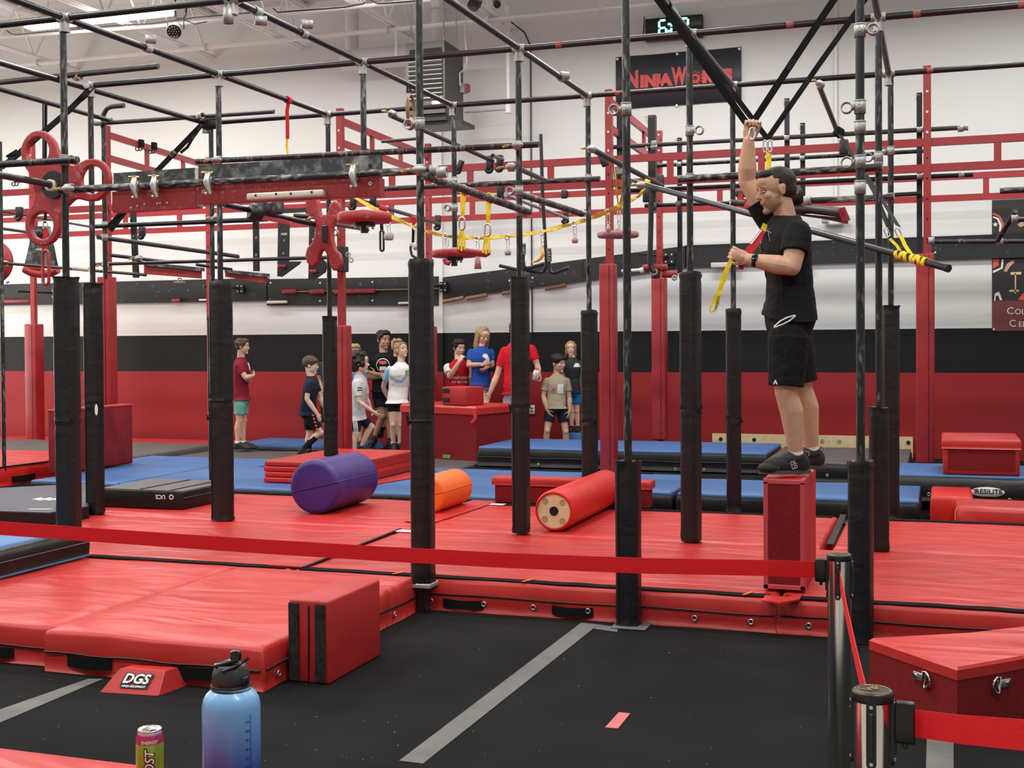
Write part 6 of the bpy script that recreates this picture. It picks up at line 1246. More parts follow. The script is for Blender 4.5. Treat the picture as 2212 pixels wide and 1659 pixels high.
def hand(b, w, d, n, L, curl=.5, side=1, spread=1.0, seg=10):
    d = V(d).normalized(); n = V(n); n = (n-d*n.dot(d)).normalized(); t = d.cross(n)*side
    ell(b, w+d*.27*L, (d, t, n), (.30*L, .20*L, .095*L)); limb(b, w-d*.04*L, w+d*.2*L, .125*L, .13*L, seg)
    for i in range(4):
        p = w+d*.50*L+t*(.155-.104*i)*L*spread; ln = (.40, .45, .42, .33)[i]*L; r = .050*L*(1 if i < 3 else .88); ang = 0; limb(b, w+d*.25*L+t*(.11-.075*i)*L, p, .06*L, r*1.05, seg)
        for sgm, f in enumerate((.46, .30, .24)):
            ang += curl*(.9 if sgm == 0 else 1.05); q = p+(d*math.cos(ang)+n*math.sin(ang)+t*(.10-.07*i)*spread*math.cos(ang)*.6).normalized()*ln*f; limb(b, p, q, r, r*.90, seg); p = q; r *= .9
    p = w+d*.10*L+t*.13*L; cl_ = min(max(curl-.6, 0)/.6, 1); q = p+(d*(.55+.2*cl_)+t*(.72-.42*cl_)+n*(.35+.25*cl_)).normalized()*.25*L; limb(b, p, q, .075*L, .058*L, seg); q2 = q+(d*.85+t*.20+n*(.3+curl*.35)).normalized()*.20*L; limb(b, q, q2, .056*L, .048*L, seg); limb(b, q2, q2+(d*.8+n*(.35+curl*.4)-t*.1).normalized()*.13*L, .048*L, .040*L, seg)
def head_parts(b, c, F, U, H, ears=True, jaw=1.0):
    Sx = U.cross(F).normalized(); ax = (F, Sx, U)
    def q(f, s, u): return c+F*f*H+Sx*s*H+U*u*H
    ell(b, q(-.045, 0, .13), ax, (.425*H, .335*H, .365*H)); ell(b, q(.10, 0, -.15), ax, (.285*H, .255*H*jaw, .33*H)); ell(b, q(.15, 0, -.34), ax, (.19*H, .155*H*jaw, .125*H)); ell(b, q(.28, 0, -.43), ax, (.095*H, .10*H, .075*H))
    ell(b, q(.05, 0, -.25), ax, (.26*H, .26*H*jaw, .17*H))
    for s in (-1, 1): ell(b, q(.25, s*.14, -.10), ax, (.11*H, .11*H, .10*H))
    limb(b, q(.345, 0, .03), q(.44, 0, -.105), .036*H, .052*H, 10); ell(b, q(.385, 0, -.125), ax, (.07*H, .075*H, .038*H))
    limb(b, q(.335, -.15, .075), q(.335, .15, .075), .05*H, .05*H, 10); ell(b, q(.345, 0, -.24), ax, (.05*H, .11*H, .055*H)); ell(b, q(.29, 0, .20), ax, (.12*H, .22*H, .14*H))
    if ears:
        for s in (-1, 1): ell(b, q(-.02, s*.335, -.03), ax, (.075*H, .032*H, .12*H)); ell(b, q(-.045, s*.345, .03), ax, (.055*H, .03*H, .07*H))
    return q, ax
HAIR = {}
def hair(style, q, ax, H, seed):
    F, Sx, U = ax; b = MB(); E = lambda f, s, u, rf, rs, ru: ell(b, q(f, s, u), ax, (rf*H, rs*H, ru*H))
    if style == 'short':
        E(-.085, 0, .165, .415, .347, .362); E(-.19, 0, .0, .29, .318, .27); E(.15, 0, .36, .23, .25, .125); E(-.03, 0, .14, .26, .345, .20)
    elif style in ('mop', 'quiff'):
        E(-.08, 0, .19, .44, .385, .37); E(-.17, 0, .02, .31, .335, .27); E(.18, 0, .38, .27, .31, .15)
        for s in (-1, 1): E(.0, s*.31, .12, .13, .06, .2)
        random.seed(seed)
        for k in range(26): a = random.uniform(0, 2*PI); e = random.uniform(.1, 1.2); E(-.08+.40*math.cos(a)*math.cos(e), .35*math.sin(a)*math.cos(e), .2+.34*math.sin(e), .11, .10, .09)
        if style == 'quiff': E(.22, 0, .44, .2, .28, .13)
    elif style == 'bowl':
        E(-.06, 0, .20, .45, .40, .36); E(-.10, 0, .08, .40, .375, .25); E(.22, 0, .26, .22, .32, .17)
    elif style == 'curly':
        E(-.10, 0, .18, .46, .44, .42); E(-.22, 0, -.12, .33, .38, .36); random.seed(seed)
        for k in range(60): a = random.uniform(.6, 2*PI-.6) if k % 3 else random.uniform(0, 2*PI); e = random.uniform(-.7, 1.3) if k % 3 else random.uniform(.5, 1.3); E(-.12+.47*math.cos(a)*math.cos(e), .45*math.sin(a)*math.cos(e), .14+.44*math.sin(e), .12, .12, .11)
    elif style in ('long', 'bob', 'pony'):
        E(-.08, 0, .17, .43, .365, .375); E(-.18, 0, -.02, .29, .34, .3)
        if style != 'pony':
            ln = -.95 if style == 'long' else -.42
            for s in (-1, 1):
                for k, f in enumerate((.06, -.06, -.18, -.28)): limb(b, q(f, s*.31, .2), q(f-.02, s*(.33 if style == 'bob' else .34), ln+.06*k*(1 if k % 2 else -1)), .085*H, .05*H, 8)
            for s in (-.2, 0, .2): limb(b, q(-.36, s, .1), q(-.36, s*1.1, ln), .11*H, .07*H, 8)
            for s in (-1, 1): limb(b, q(.16, s*.05, .46), q(.20, s*.27, .12), .075*H, .06*H, 8)
        else:
            E(-.50, 0, .12, .13, .12, .13); limb(b, q(-.50, 0, .1), q(-.54, .03, -.55), .10*H, .05*H, 10); E(.1, 0, .36, .28, .27, .13)
    return b
def person(label, D, J, face, cols, hstyle, hcol, skin='skin', Ht=1.6, vox=.0085, vh=None, kind='tee', sleeve=.62, shortlen=.75, curl=.45, sock=None, shoe='shoe_black', seed=0, look=0, palms=None, hem=None, big=False, sox=.0, waist=1.0, sleevecol=None, nohands=(), lift='', flip={}):
    W_ = {k: PD(v[0], v[1], D+(v[2] if len(v) > 2 else 0)) for k, v in J.items()}
    s = D/FPX; k_ = Ht/1.75
    foot = min(W_['aA'].z, W_['aB'].z); t = thing('person', V((W_['aA'].x+W_['aB'].x, W_['aA'].y+W_['aB'].y, 0))/2+UZ*(foot-.09*k_), label, 'person')
    fdir = lambda f: (CRH*f[0]+UZ*f[1]-CFH*f[2]).normalized()
    F = fdir(face); HT_, CH = W_['ht'], W_['ch']; U = (UZ-F*F.z).normalized(); H = (HT_-CH).z*.99/(.82+.18*U.z)
    hc = (HT_+CH)/2
    if 'hc' in J: hc = W_['hc']
    b = MB(); q, ax = head_parts(b, hc, F, U, H); nk = W_['nk']
    limb(b, nk-UZ*.03*k_, q(-.10, 0, -.22), .062*k_*waist, .056*k_*waist); limb(b, nk-UZ*.02*k_+F*.01, q(-.02, 0, -.32), .052*k_, .048*k_)
    W_['sA'] = W_['sA']-UZ*.018*k_; W_['sB'] = W_['sB']-UZ*.018*k_; SA, SB, PA, PB = W_['sA'], W_['sB'], W_['pA'], W_['pB']; SW = (SB-SA).length; side = (SB-SA).normalized(); pc = (PA+PB)/2; sp = (nk-pc).normalized(); bf = side.cross(UZ).normalized(); bF = fdir(J['bf']) if False else (bf if bf.dot(F) > 0 else -bf)
    T = [(0, .20, .062), (.045, .30, .072), (.09, .42, .082), (.16, .49, .096), (.29, .49, .112), (.45, .455, .106), (.62, .415, .100), (.80, .435, .112), (.95, .44, .118), (1.06, .40, .105)]
    def secs(sc=1.0, add=0, t0=0, t1=1.1, wsc=1.0): return [(nk.lerp(pc, u)+bF*(.012*k_*math.sin(u*PI*2)), side*(SW*w*sc*wsc+add), bF*(dd*k_*sc*waist+add)) for u, w, dd in T if t0-.001 <= u <= t1]
    loft(b, secs(.96))
    arms = {}
    for z in 'AB':
        S_, E_, Wr = W_['s'+z], W_['e'+z], W_['w'+z]
        m = 1.30 if big else 1.0
        limb(b, S_, S_.lerp(E_, .4), .056*k_*m, .050*k_*m); limb(b, S_.lerp(E_, .4), E_, .050*k_*m, .039*k_*m); lo = E_.lerp(Wr, .33); limb(b, E_, lo, .038*k_*m, .044*k_*m); limb(b, lo, Wr, .044*k_*m, .027*k_*m)
        hd = W_.get('h'+z); d = (hd-Wr) if hd is not None else (Wr-E_); pn = fdir(palms[z]) if palms and z in palms else -bF*.2+ (nk-Wr)*.6
        cu = curl[z] if isinstance(curl, dict) else curl
        if z not in nohands: hand(b, Wr, d, pn, .178*k_*(1.12 if big else 1), cu, (1 if z == 'A' else -1)*(flip.get(z, 1)), 1.0, 10 if big else 8)
        P_, K_, A_ = W_['p'+z], W_['k'+z], W_['a'+z]
        limb(b, P_, P_.lerp(K_, .45), (.072 if not big else .066)*k_*m, .068*k_*m); limb(b, P_.lerp(K_, .45), K_, .070*k_*m, .050*k_*m)
        leg = (A_-K_).normalized(); tf = W_['t'+z]-A_; kf = (tf-leg*tf.dot(leg)); kf = kf.normalized() if kf.length > 1e-4 else bF
        cm = K_.lerp(A_, .30)-kf*.016*k_; limb(b, K_, cm, .049*k_*m, .053*k_*m); limb(b, cm, A_.lerp(K_, .12), .053*k_*m, .033*k_*m); limb(b, A_.lerp(K_, .12), A_, .033*k_, .034*k_); ell(b, K_+kf*.012*k_, (kf, leg, kf.cross(leg)), (.046*k_, .055*k_, .046*k_))
        toe = W_['t'+z]; limb(b, A_-UZ*.03*k_, A_.lerp(toe, .25)-UZ*.01*k_, .032*k_, .024*k_)
    body = obj_from(remesh(b, vox, 3), 'body', skin, t)
    if big:      # shaved beard shadow is part of the skin colour
        body.data.materials.append(M['stubble']); bo = WPOS[body.name]; fl_ = []
        for p in body.data.polygons:
            w = V(p.center)+bo-hc; f_, s_, u_ = w.dot(F)/H, w.dot(ax[1])/H, w.dot(U)/H; fl_.append(1 if (u_ < -.13-.12*max(0, .25-f_)*0 and u_ > -.56 and f_ > -.02-.35*(u_+.13)*0 and (u_ < -.13-.35*(f_-.05) or u_ < -.20) and f_ > .02+.25*max(0, -u_-.42)) and not (f_ > .33 and abs(s_) < .10 and u_ > -.215) else 0)
        body.data.polygons.foreach_set('material_index', fl_)
    # face details
    for sg in (-1, 1):
        e = MB(); ell(e, q(.335, sg*.135, -.005), ax, (.040*H, .052*H, .026*H), 12, 8); eo = e.build('eye', 'eye' if not look else skin, t)
        if not look: e = MB(); ell(e, q(.366, sg*.132, -.004), ax, (.014*H, .024*H, .024*H), 10, 6); e.build('iris', 'iris', eo)
        else: e = MB(); e.tube([q(.375, sg*.08, -.02), q(.393, sg*.135, -.04), q(.365, sg*.195, -.02)], .011*H, 6); e.build('lash_line', 'iris', eo)
        e = MB(); e.tube([q(.372, sg*.07, .075), q(.376, sg*.14, .10), q(.332, sg*.22, .08)], [.012*H, .017*H, .008*H], 6); e.build('eyebrow', hcol, t)
    e = MB(); e.tube([q(.352, -.085, -.245), q(.378, 0, -.238), q(.352, .085, -.245)], [.008*H, .016*H, .008*H], 8); e.tube([q(.350, -.075, -.262), q(.374, 0, -.270), q(.350, .075, -.262)], [.008*H, .018*H, .008*H], 8); o = e.build('lips', 'lips', t); tag(o, kind='stuff')
    if hstyle:
        hm = remesh(hair(hstyle, q, ax, H, seed), max(vox*.9, .006), 1, .006 if not big else .003, seed); obj_from(hm, 'hair', hcol, t)
    # clothes
    b = MB(); hu = hem if hem else 1.02; sec = [x for x in secs(1.0, .016*k_, .03, 1.1)]
    base = sec[-1]; hp = nk.lerp(pc, hu); keep = [x for x, (u, w, dd) in zip(sec, [r for r in T if r[0] >= .03]) if u < hu-.02]
    keep.append((hp, side*(SW*.49+(.014 if big else .034)*k_), bF*(.126*k_*waist+(.016 if big else .034)*k_))); keep.insert(0, (nk+UZ*.018*k_-bF*.004, side*(.068*k_*waist+.004), bF*(.066*k_*waist+.004)))
    loft(b, keep)
    for z in 'AB':
        S_, E_ = W_['s'+z], W_['e'+z]; m = 1.30 if big else 1.0; limb(b, S_.lerp(E_, -.02), S_.lerp(E_, .14), .062*k_*m, .064*k_*m); limb(b, S_.lerp(E_, .06), S_.lerp(E_, sleeve), .064*k_*m, .063*k_*m, 16, True)
    shm = remesh(b, vox*.85, 3, .0065*k_, seed); bv = BVHTree.FromPolygons([v.co.copy() for v in shm.vertices], [tuple(p.vertices) for p in shm.polygons]); shirt = obj_from(shm, 'shirt', cols[0], t)
    if sleevecol:
        for z in 'AB':
            b = MB(); S_, E_ = W_['s'+z], W_['e'+z]; limb(b, S_.lerp(E_, .02), S_.lerp(E_, .15), .071*k_, .071*k_); limb(b, S_.lerp(E_, .08), S_.lerp(E_, sleeve+.01), .070*k_, .066*k_, 16, True); obj_from(remesh(b, vox, 2, .004, seed), 'sleeve', sleevecol, t)
    b = MB(); loft(b, [x for x in secs(1.0, .012*k_, .78, 1.1)]+[(pc-UZ*.08*k_, side*(SW*.42+.01), bF*(.11*k_))])
    for z in 'AB':
        P_, K_ = W_['p'+z], W_['k'+z]; E_ = P_.lerp(K_, shortlen); m = 1.30 if big else 1.0; limb(b, P_.lerp(K_, .05), P_.lerp(K_, .25), .082*k_*m, .094*k_*m); limb(b, P_.lerp(K_, .2), E_, .094*k_*m, (.086 if not big else .080)*k_*m, 18, True)
    obj_from(remesh(b, vox*.9, 3, .006*k_, seed+5), 'shorts', cols[1], t)
    for z in 'AB':
        A_, K_, toe = W_['a'+z], W_['k'+z], W_['t'+z]
        if sock:
            b = MB(); up = A_.lerp(K_, sox if sox else .16); b.tube([A_-(K_-A_).normalized()*.03*k_, A_, up], [.040*k_, .042*k_, (.043 if not sox or sox < .3 else .058)*k_], 14); b.build('sock', sock, t)
        fd = (toe-A_); fd = V((fd.x, fd.y, fd.z if z in lift else 0)); L = .27*k_; fh = fd.normalized(); sd = fh.cross(UZ); sd = sd.normalized() if sd.length > 1e-3 else side; up = sd.cross(fh).normalized(); heel = A_-fh*.055*k_-up*.055*k_
        b = MB(); ell(b, heel+fh*.045*k_+up*.03*k_, (fh, sd, up), (.066*k_, .043*k_, .066*k_)); ell(b, heel+fh*.14*k_+up*.022*k_, (fh, sd, up), (.125*k_, .048*k_, .056*k_)); ell(b, heel+fh*.215*k_+up*.006*k_, (fh, sd, up), (.078*k_, .050*k_, .038*k_)); limb(b, heel+fh*.05*k_+up*.062*k_, heel+fh*.115*k_+up*.052*k_, .047*k_, .047*k_)
        obj_from(remesh(b, vox*.8, 2), 'shoe', shoe, t)
        so = [o for o in t.children if o.name.startswith('shoe')][-1]
        b = MB(); n = 22; out = []
        for k in range(n): a = 2*PI*k/n; f = .13+.158*math.cos(a); wdt = .047*(1 if f > .1 else .86)*math.sin(a); out.append(heel+fh*f*k_+sd*wdt*k_-up*.028*k_)
        b.prism(out, up*.022*k_); b.build('sole', 'sole_grey', so)
    return dict(t=t, W=W_, q=q, ax=ax, H=H, bv=bv, shirt=shirt, bF=bF, side=side, nk=nk, pc=pc, k=k_, SW=SW, F=F)
def decal(o, bv, d, lf=.005):
    """press a flat print onto the cloth below it"""
    mw = Matrix.Translation(WPOS[o.name]); inv = mw.inverted(); d = V(d).normalized(); me = o.data
    bm = bmesh.new(); bm.from_mesh(me); ds = [f for f in bm.faces if f.normal.dot(d) < .5]; bmesh.ops.delete(bm, geom=ds, context='FACES')
    for it in range(4):
        es = [e for e in bm.edges if e.calc_length() > .02]
        if not es: break
        bmesh.ops.triangulate(bm, faces=bm.faces); bmesh.ops.subdivide_edges(bm, edges=[e for e in bm.edges if e.calc_length() > .02], cuts=1)
    bmesh.ops.triangulate(bm, faces=bm.faces); bm.to_mesh(me); bm.free()
    for v in me.vertices:
        p = mw @ v.co; h = bv.ray_cast(p+d*.3, -d)
        if h[0] is not None and (h[0]-p).length < .25: v.co = inv @ (h[0]+d*lf)
def print_text(R, s, size, u, off, m, bold=0, xs=1):
    """lettering on the chest: u along the spine, off to the wearer's side as seen from the front"""
    rt = R['bF'].cross(UZ)*-1; c = R['nk'].lerp(R['pc'], u)+R['bF']*.16*R['k']+rt*off
    o = text('print', s, size, c, rt, UZ, m, R['t'], .0002, bold, 0, xs); decal(o, R['bv'], R['bF']); return o
def print_shape(R, pts, u, off, m, nm='print', lf=.005):
    rt = R['bF'].cross(UZ)*-1; c = R['nk'].lerp(R['pc'], u)+R['bF']*.16*R['k']+rt*off; o = plate(nm, pts, [], .0004, frame(c, rt, UZ), m, R['t']); decal(o, R['bv'], R['bF'], lf); return o

# the man on the block
DM = 7.5
man = person('man in black t-shirt and shorts on the tall red block, one arm raised', DM, {
 'ht': (1682, 361, .10), 'ch': (1664, 459, .10), 'hc': (1676, 411, .10), 'nk': (1699, 470, .10), 'sA': (1722, 499, -.105), 'sB': (1672, 484, .30), 'eA': (1711, 577, -.16), 'eB': (1613, 392, .30), 'wA': (1619, 561, -.07), 'wB': (1617, 305, .24), 'hA': (1594, 551, -.05), 'hB': (1619, 284, .24),
 'pA': (1706, 700, .0), 'pB': (1704, 698, .19), 'kA': (1697, 846, -.02), 'kB': (1731, 838, .20), 'aA': (1722, 992, .0), 'aB': (1756, 982, .22), 'tA': (1648, 1018, -.02), 'tB': (1684, 1008, .19)},
 (-1, -.16, .16), ('black', 'black'), 'short', 'hair_dark', 'skin_man', 1.80, .0048, palms={'A': (.1, .15, -1), 'B': (0, .1, 1)}, curl={'A': 1.0, 'B': 1.12}, flip={'B': -1}, sleeve=.56, shortlen=.92, sock='sock_white', sox=.26, big=True, seed=2, look=1, hem=.93, waist=1.06)
R = man; t = R['t']; k = R['k']
def man_extras():
    H, q, ax = R['H'], R['q'], R['ax']; F, Sx, U = ax; W_ = R['W']
    # wrist watch
    d = (W_['wA']-W_['eA']).normalized(); c = W_['wA']-d*.035; b = MB(); b.collar(c, d, .036, .042, .026, 20); wt = tag(b.build('wrist_watch', 'black_plastic', t), 'black wrist watch'); 
    up = (UZ-d*UZ.dot(d)).normalized(); v = d.cross(up); sd = v if v.dot(CAM-c) > 0 else -v; b = MB(); b.rbox(c+(up*.4+sd*.9).normalized()*.042, (.036, .036, .012), .004, 2, Matrix((d, (up*.9-sd*.4).normalized(), (up*.4+sd*.9).normalized())).transposed()); b.build('watch_face', 'black_gloss', wt)
    # shirt print and shorts details
    for i in range(9):
        a = i*.55; x0, y0 = .085*math.cos(a), .10*math.sin(a); x1, y1 = .055*math.cos(a+.9), .07*math.sin(a+.9); dx, dy = (y1-y0), -(x1-x0); L = math.hypot(dx, dy)/.006
        print_shape(R, [(x0, y0), (x1, y1), (x1+dx/L, y1+dy/L), (x0+dx/L*.4, y0+dy/L*.4)], .24, .0, 'lace', 'sketch_print')
    b = MB(); Dp = DM-.135
    pk = [(1672, 708), (1692, 693), (1717, 681), (1720, 683), (1700, 698), (1673, 710)]
    b.tube([PD(x, y, Dp+.012) for x, y in ((1672, 706), (1685, 694), (1700, 686), (1718, 681))], .0048, 6); b.tube([PD(x, y, Dp+.012) for x, y in ((1672, 708), (1692, 700), (1706, 693), (1719, 682))], .0048, 6); tag(b.build('pocket_piping', 'plate', t), 'grey pocket piping')
    text('logo', 'A', .035, PD(1675, 826, DM-.125), CRH, UZ, 'white_print', t, .0005, .002)
    # shoe laces, side letters, heel loops
    for z in 'AB':
        a, toe = W_['a'+z], W_['t'+z]; fh = (toe-a).normalized(); s2 = fh.cross(UZ).normalized(); up = s2.cross(fh).normalized(); s2 = s2 if s2.dot(CAM-a) > 0 else -s2; hl = a-fh*.055*k-up*.055*k
        b = MB()
        for i in range(4): f = .135+.022*i; b.tube([hl+fh*f*k+up*(.062-.006*i)*k+s2*.028*k, hl+fh*(f+.01)*k+up*(.071-.008*i)*k, hl+fh*f*k+up*(.062-.006*i)*k-s2*.028*k], .0032, 6)
        b.tube([hl+fh*.14*k+up*.07*k, hl+fh*.16*k+up*.085*k+s2*.02, hl+fh*.18*k+up*.075*k+s2*.035, hl+fh*.19*k+up*.05*k+s2*.045], .0028, 6); o = b.build('laces', 'lace', t); tag(o, kind='stuff')
        b = MB(); b.tube([hl-fh*.005+up*.085*k, hl-fh*.028+up*.07*k, hl-fh*.016+up*.05*k], .003, 6); b.build('heel_loop', 'lace', t)
        if z == 'A':
            for s_, f, u_ in (('OL', .098, .052), ('LD', .098, .026)): text('logo', s_, .030, hl+fh*f*k+up*u_*k+s2*.0500*k, fh*(-1 if s2.dot(CFH) < 0 else 1)*1.0, up+fh*.0, 'lace', t, .0005, .002)
man_extras()
# what he holds: a red handle sling and a yellow sling with a sewn loop
hs = thing('held_sling', PD(1600, 560, DM-.02), 'red sling sleeve held at the chest of the man, hanging from the yellow sling', 'strap')
strap('red_sleeve', [PD(1651, 494, DM+.12), PD(1630, 527, DM+.04), PD(1604, 562, DM-.01), PD(1600, 582, DM-.02)], [.030, .050, .046, .03], 'red_strap', None, par=hs); strap('white_edge', [PD(1645, 497, DM+.10), PD(1622, 527, DM+.02)], .008, 'white_print', None, par=hs); strap('yellow_end', [PD(1654, 484, DM+.13), PD(1648, 498, DM+.11)], .034, 'yellow', None, par=hs)
hy = thing('held_yellow_sling', PD(1540, 672, DM-.03), 'yellow sling with a sewn end loop dangling from the lower hand of the man', 'strap')
strap('sling', [PD(1591, 545, DM-.03), PD(1580, 560, DM-.04), PD(1567, 590, DM-.04), PD(1562, 605, DM-.04), PD(1556, 622, DM-.04), PD(1548, 640, DM-.04), PD(1536, 660, DM-.04), PD(1533, 670, DM-.04), PD(1537, 675, DM-.04), PD(1545, 670, DM-.045), PD(1550, 655, DM-.05), PD(1553, 635, DM-.05), PD(1559, 612, DM-.045)], [.022, .024, .03, .034, .026, .022, .014, .010, .010, .012, .022, .024, .03], 'yellow', None, par=hy)
b = MB()
for i in range(6): b.ribbon([PD(1543.5+i*1.3, 666-i*5, DM-.056), PD(1550+i*1.1, 664-i*5, DM-.056)], .004, UZ, .002)
b.build('stitching', 'gray_vinyl', hy)

# the others, further back
DK = {'boy3': 19.2, 'boy4': 17.7, 'person5': 19.0, 'child6': 19.4, 'curly-haired7': 18.0, 'person8': 19.9, 'tall9': 19.5, 'girl10': 18.9, 'young11': 19.4, 'girl12': 19.2, 'coach13': 18.7, 'child14': 19.1, 'boy15': 18.75}
def kid(label, D_, J, face, cols, hs_, hc_, **kw):
    D = DK.get(label.split(' ')[0]+str(kw.get('seed')), D_); kw['Ht'] = kw['Ht']*D/D_; return person(label, D, J, face, cols, hs_, hc_, **kw)
def _old(label, D, J, face, cols, hs_, hc_, **kw): return person(label, D, J, face, cols, hs_, hc_, **kw)
r1 = kid('boy in maroon t-shirt and teal shorts standing with folded arms at left', 17.9, {'ht': (519, 731), 'ch': (541, 764), 'hc': (524, 749), 'nk': (520, 774), 'sA': (515, 788, -.16), 'sB': (526, 786, .16), 'eA': (531, 816, -.2), 'eB': (538, 820, .15), 'wA': (547, 812, -.06), 'wB': (533, 821, -.12), 'hA': (549, 809, .03), 'hB': (526, 820, -.16), 'pA': (519, 862, -.09), 'pB': (523, 862, .09), 'kA': (517, 908, -.08), 'kB': (526, 908, .08), 'aA': (513, 961, -.08), 'aB': (526, 960, .08), 'tA': (527, 970, -.1), 'tB': (541, 968, .06)}, (1, .02, .1), ('maroon', 'teal'), 'mop', 'hair_brown', Ht=1.60, seed=3, shortlen=.72, sock='sock_white', skin='skin', hem=1.02, nohands=('B',))
print_shape(r1, [(-.05, .07), (.05, .07), (.05, -.02), (0, -.08), (-.05, -.02)], .22, .02, 'white_print')
r2 = kid('boy in dark navy t-shirt and black shorts walking right behind the purple cylinder', 17.0, {'ht': (665, 767), 'ch': (686, 805), 'hc': (671, 789), 'nk': (673, 814), 'sA': (668, 828, -.15), 'sB': (680, 824, .16), 'eA': (663, 862, -.2), 'eB': (692, 858, .2), 'wA': (685, 894, -.19), 'wB': (700, 880, .15), 'hA': (692, 908, -.18), 'pA': (664, 892, -.08), 'pB': (668, 892, .08), 'kA': (692, 934, -.06), 'kB': (668, 938, .08), 'aA': (655, 970, -.06), 'aB': (666, 982, .08), 'tA': (637, 988, -.06), 'tB': (684, 990, .06)}, (1, -.05, .05), ('navy', 'black'), 'bowl', 'hair_brown', skin='skin_pale', Ht=1.45, seed=4, shortlen=.80, sock='black', sox=.72, hem=1.05, lift='A')
for i in range(5):
    p = PD(676+i*2.2, 897+i*7.5, 17.7-.15); b = MB(); b.rbox(p, (.035, .006, .026), .004, 1, Matrix.Rotation(.4, 3, 'Y')); b.build('print', 'orange_print', r2['t'])
r3 = kid('person in dark slate t-shirt mostly hidden behind the thin padded third row post', 18.0, {'ht': (712, 735), 'ch': (710, 770), 'nk': (713, 775), 'sA': (694, 788), 'sB': (731, 788, .05), 'eA': (691, 822), 'eB': (735, 822), 'wA': (697, 846, -.1), 'wB': (728, 846), 'pA': (705, 868), 'pB': (721, 868), 'kA': (705, 915), 'kB': (720, 915), 'aA': (706, 962), 'aB': (720, 962), 'tA': (702, 970, -.12), 'tB': (716, 970, -.12)}, (-.5, 0, .8), ('slate', 'black'), 'short', 'hair_dark', skin='skin_tan', Ht=1.6, seed=5, nohands=('B',))
r5 = kid('child in grey-blue t-shirt half hidden behind the curly-haired boy', 18.0, {'ht': (766, 745), 'ch': (768, 780), 'nk': (770, 785), 'sA': (758, 795), 'sB': (784, 797, .05), 'eA': (756, 830), 'eB': (790, 835, .02), 'wA': (758, 860), 'wB': (794, 862, 0), 'hB': (796, 874, 0), 'pA': (762, 872), 'pB': (778, 872), 'kA': (763, 915), 'kB': (777, 915), 'aA': (764, 958), 'aB': (778, 958), 'tA': (764, 967, -.15), 'tB': (782, 967, -.15)}, (.2, 0, 1), ('greyblue', 'navy'), 'mop', 'hair_blond', Ht=1.5, seed=6, nohands=('A',))
r4 = kid('curly-haired boy in white t-shirt and striped navy shorts stepping right beside the red pad', 17.2, {'ht': (775, 759), 'ch': (789, 803), 'hc': (778, 784), 'nk': (776, 811), 'sA': (772, 826, -.15), 'sB': (785, 820, .15), 'eA': (775, 868, -.2), 'eB': (792, 862, .2), 'wA': (807, 890, -.16), 'wB': (800, 880, .2), 'hA': (817, 897, -.15), 'pA': (769, 900, -.08), 'pB': (775, 900, .08), 'kA': (768, 940, -.08), 'kB': (803, 922, .08), 'aA': (764, 985, -.08), 'aB': (779, 968, .08), 'tA': (780, 992, -.1), 'tB': (796, 977, .06)}, (1, 0, .1), ('heather', 'navy'), 'curly', 'hair_dark', skin='skin_pale', Ht=1.45, seed=7, hem=1.06, shortlen=.8, sleeve=.72)
for i in range(3):
    b = MB(); b.ribbon([PD(763+i*3.6, 909, 18.0-.19), PD(765+i*3.6, 924, 18.0-.195), PD(766+i*3.6, 937, 18.0-.175)], .013, CRH, .004); b.build('stripe', 'white_print', r4['t'])
b = MB()
for i in range(2): b.rbox(PD(777, 838+i*5, 18.0-.285), (.075, .004, .018), .002, 1)
o = b.build('sleeve_print', 'black_print', r4['t']); tag(o, kind='stuff')
r7 = kid('person with light brown hair hidden behind the tall man with crossed arms', 18.3, {'ht': (857, 733), 'ch': (860, 768), 'nk': (858, 772), 'sA': (842, 786), 'sB': (874, 786), 'eA': (836, 820), 'eB': (878, 820), 'wA': (840, 850), 'wB': (876, 850), 'pA': (838, 868), 'pB': (856, 868), 'kA': (834, 900), 'kB': (852, 912), 'aA': (821, 935), 'aB': (850, 958), 'tA': (816, 950, -.05), 'tB': (850, 968, -.1)}, (.4, .1, 1), ('black', 'navy'), 'mop', 'hair_blond', Ht=1.6, seed=8, sock='black', sox=.4, nohands=('A', 'B'))
r6 = kid('tall young man in black printed t-shirt with crossed arms', 17.7, {'ht': (826, 715), 'ch': (839, 754), 'hc': (829, 735), 'nk': (829, 764), 'sA': (804, 780), 'sB': (852, 779), 'eA': (798, 815, -.05), 'eB': (856, 815, -.02), 'wA': (830, 812, -.22), 'wB': (812, 808, -.24), 'hA': (842, 808, -.2), 'hB': (797, 805, -.22), 'pA': (816, 845), 'pB': (838, 845), 'kA': (826, 900, -.05), 'kB': (842, 900), 'aA': (808, 948, .05), 'aB': (843, 955), 'tA': (803, 962, -.1), 'tB': (848, 966, -.12)}, (.55, 0, .85), ('black', 'navy'), 'quiff', 'hair_black', skin='skin_tan', Ht=1.78, seed=9, shortlen=.62, sock='slate', curl=.3)
print_shape(r6, circ(0, 0, .105, 30), .30, .005, 'white_print', 'round_print'); print_shape(r6, circ(0, 0, .094, 30), .30, .005, 'black', 'round_print', .010); print_shape(r6, [(-.07, .03), (-.04, .06), (.04, .06), (.07, .02), (.0, .0)], .29, .005, 'banner_red', 'print', .015); print_shape(r6, [(-.05, -.08), (.05, -.08), (.05, -.02), (-.05, -.02)], .30, .005, 'white_print', 'print', .015)
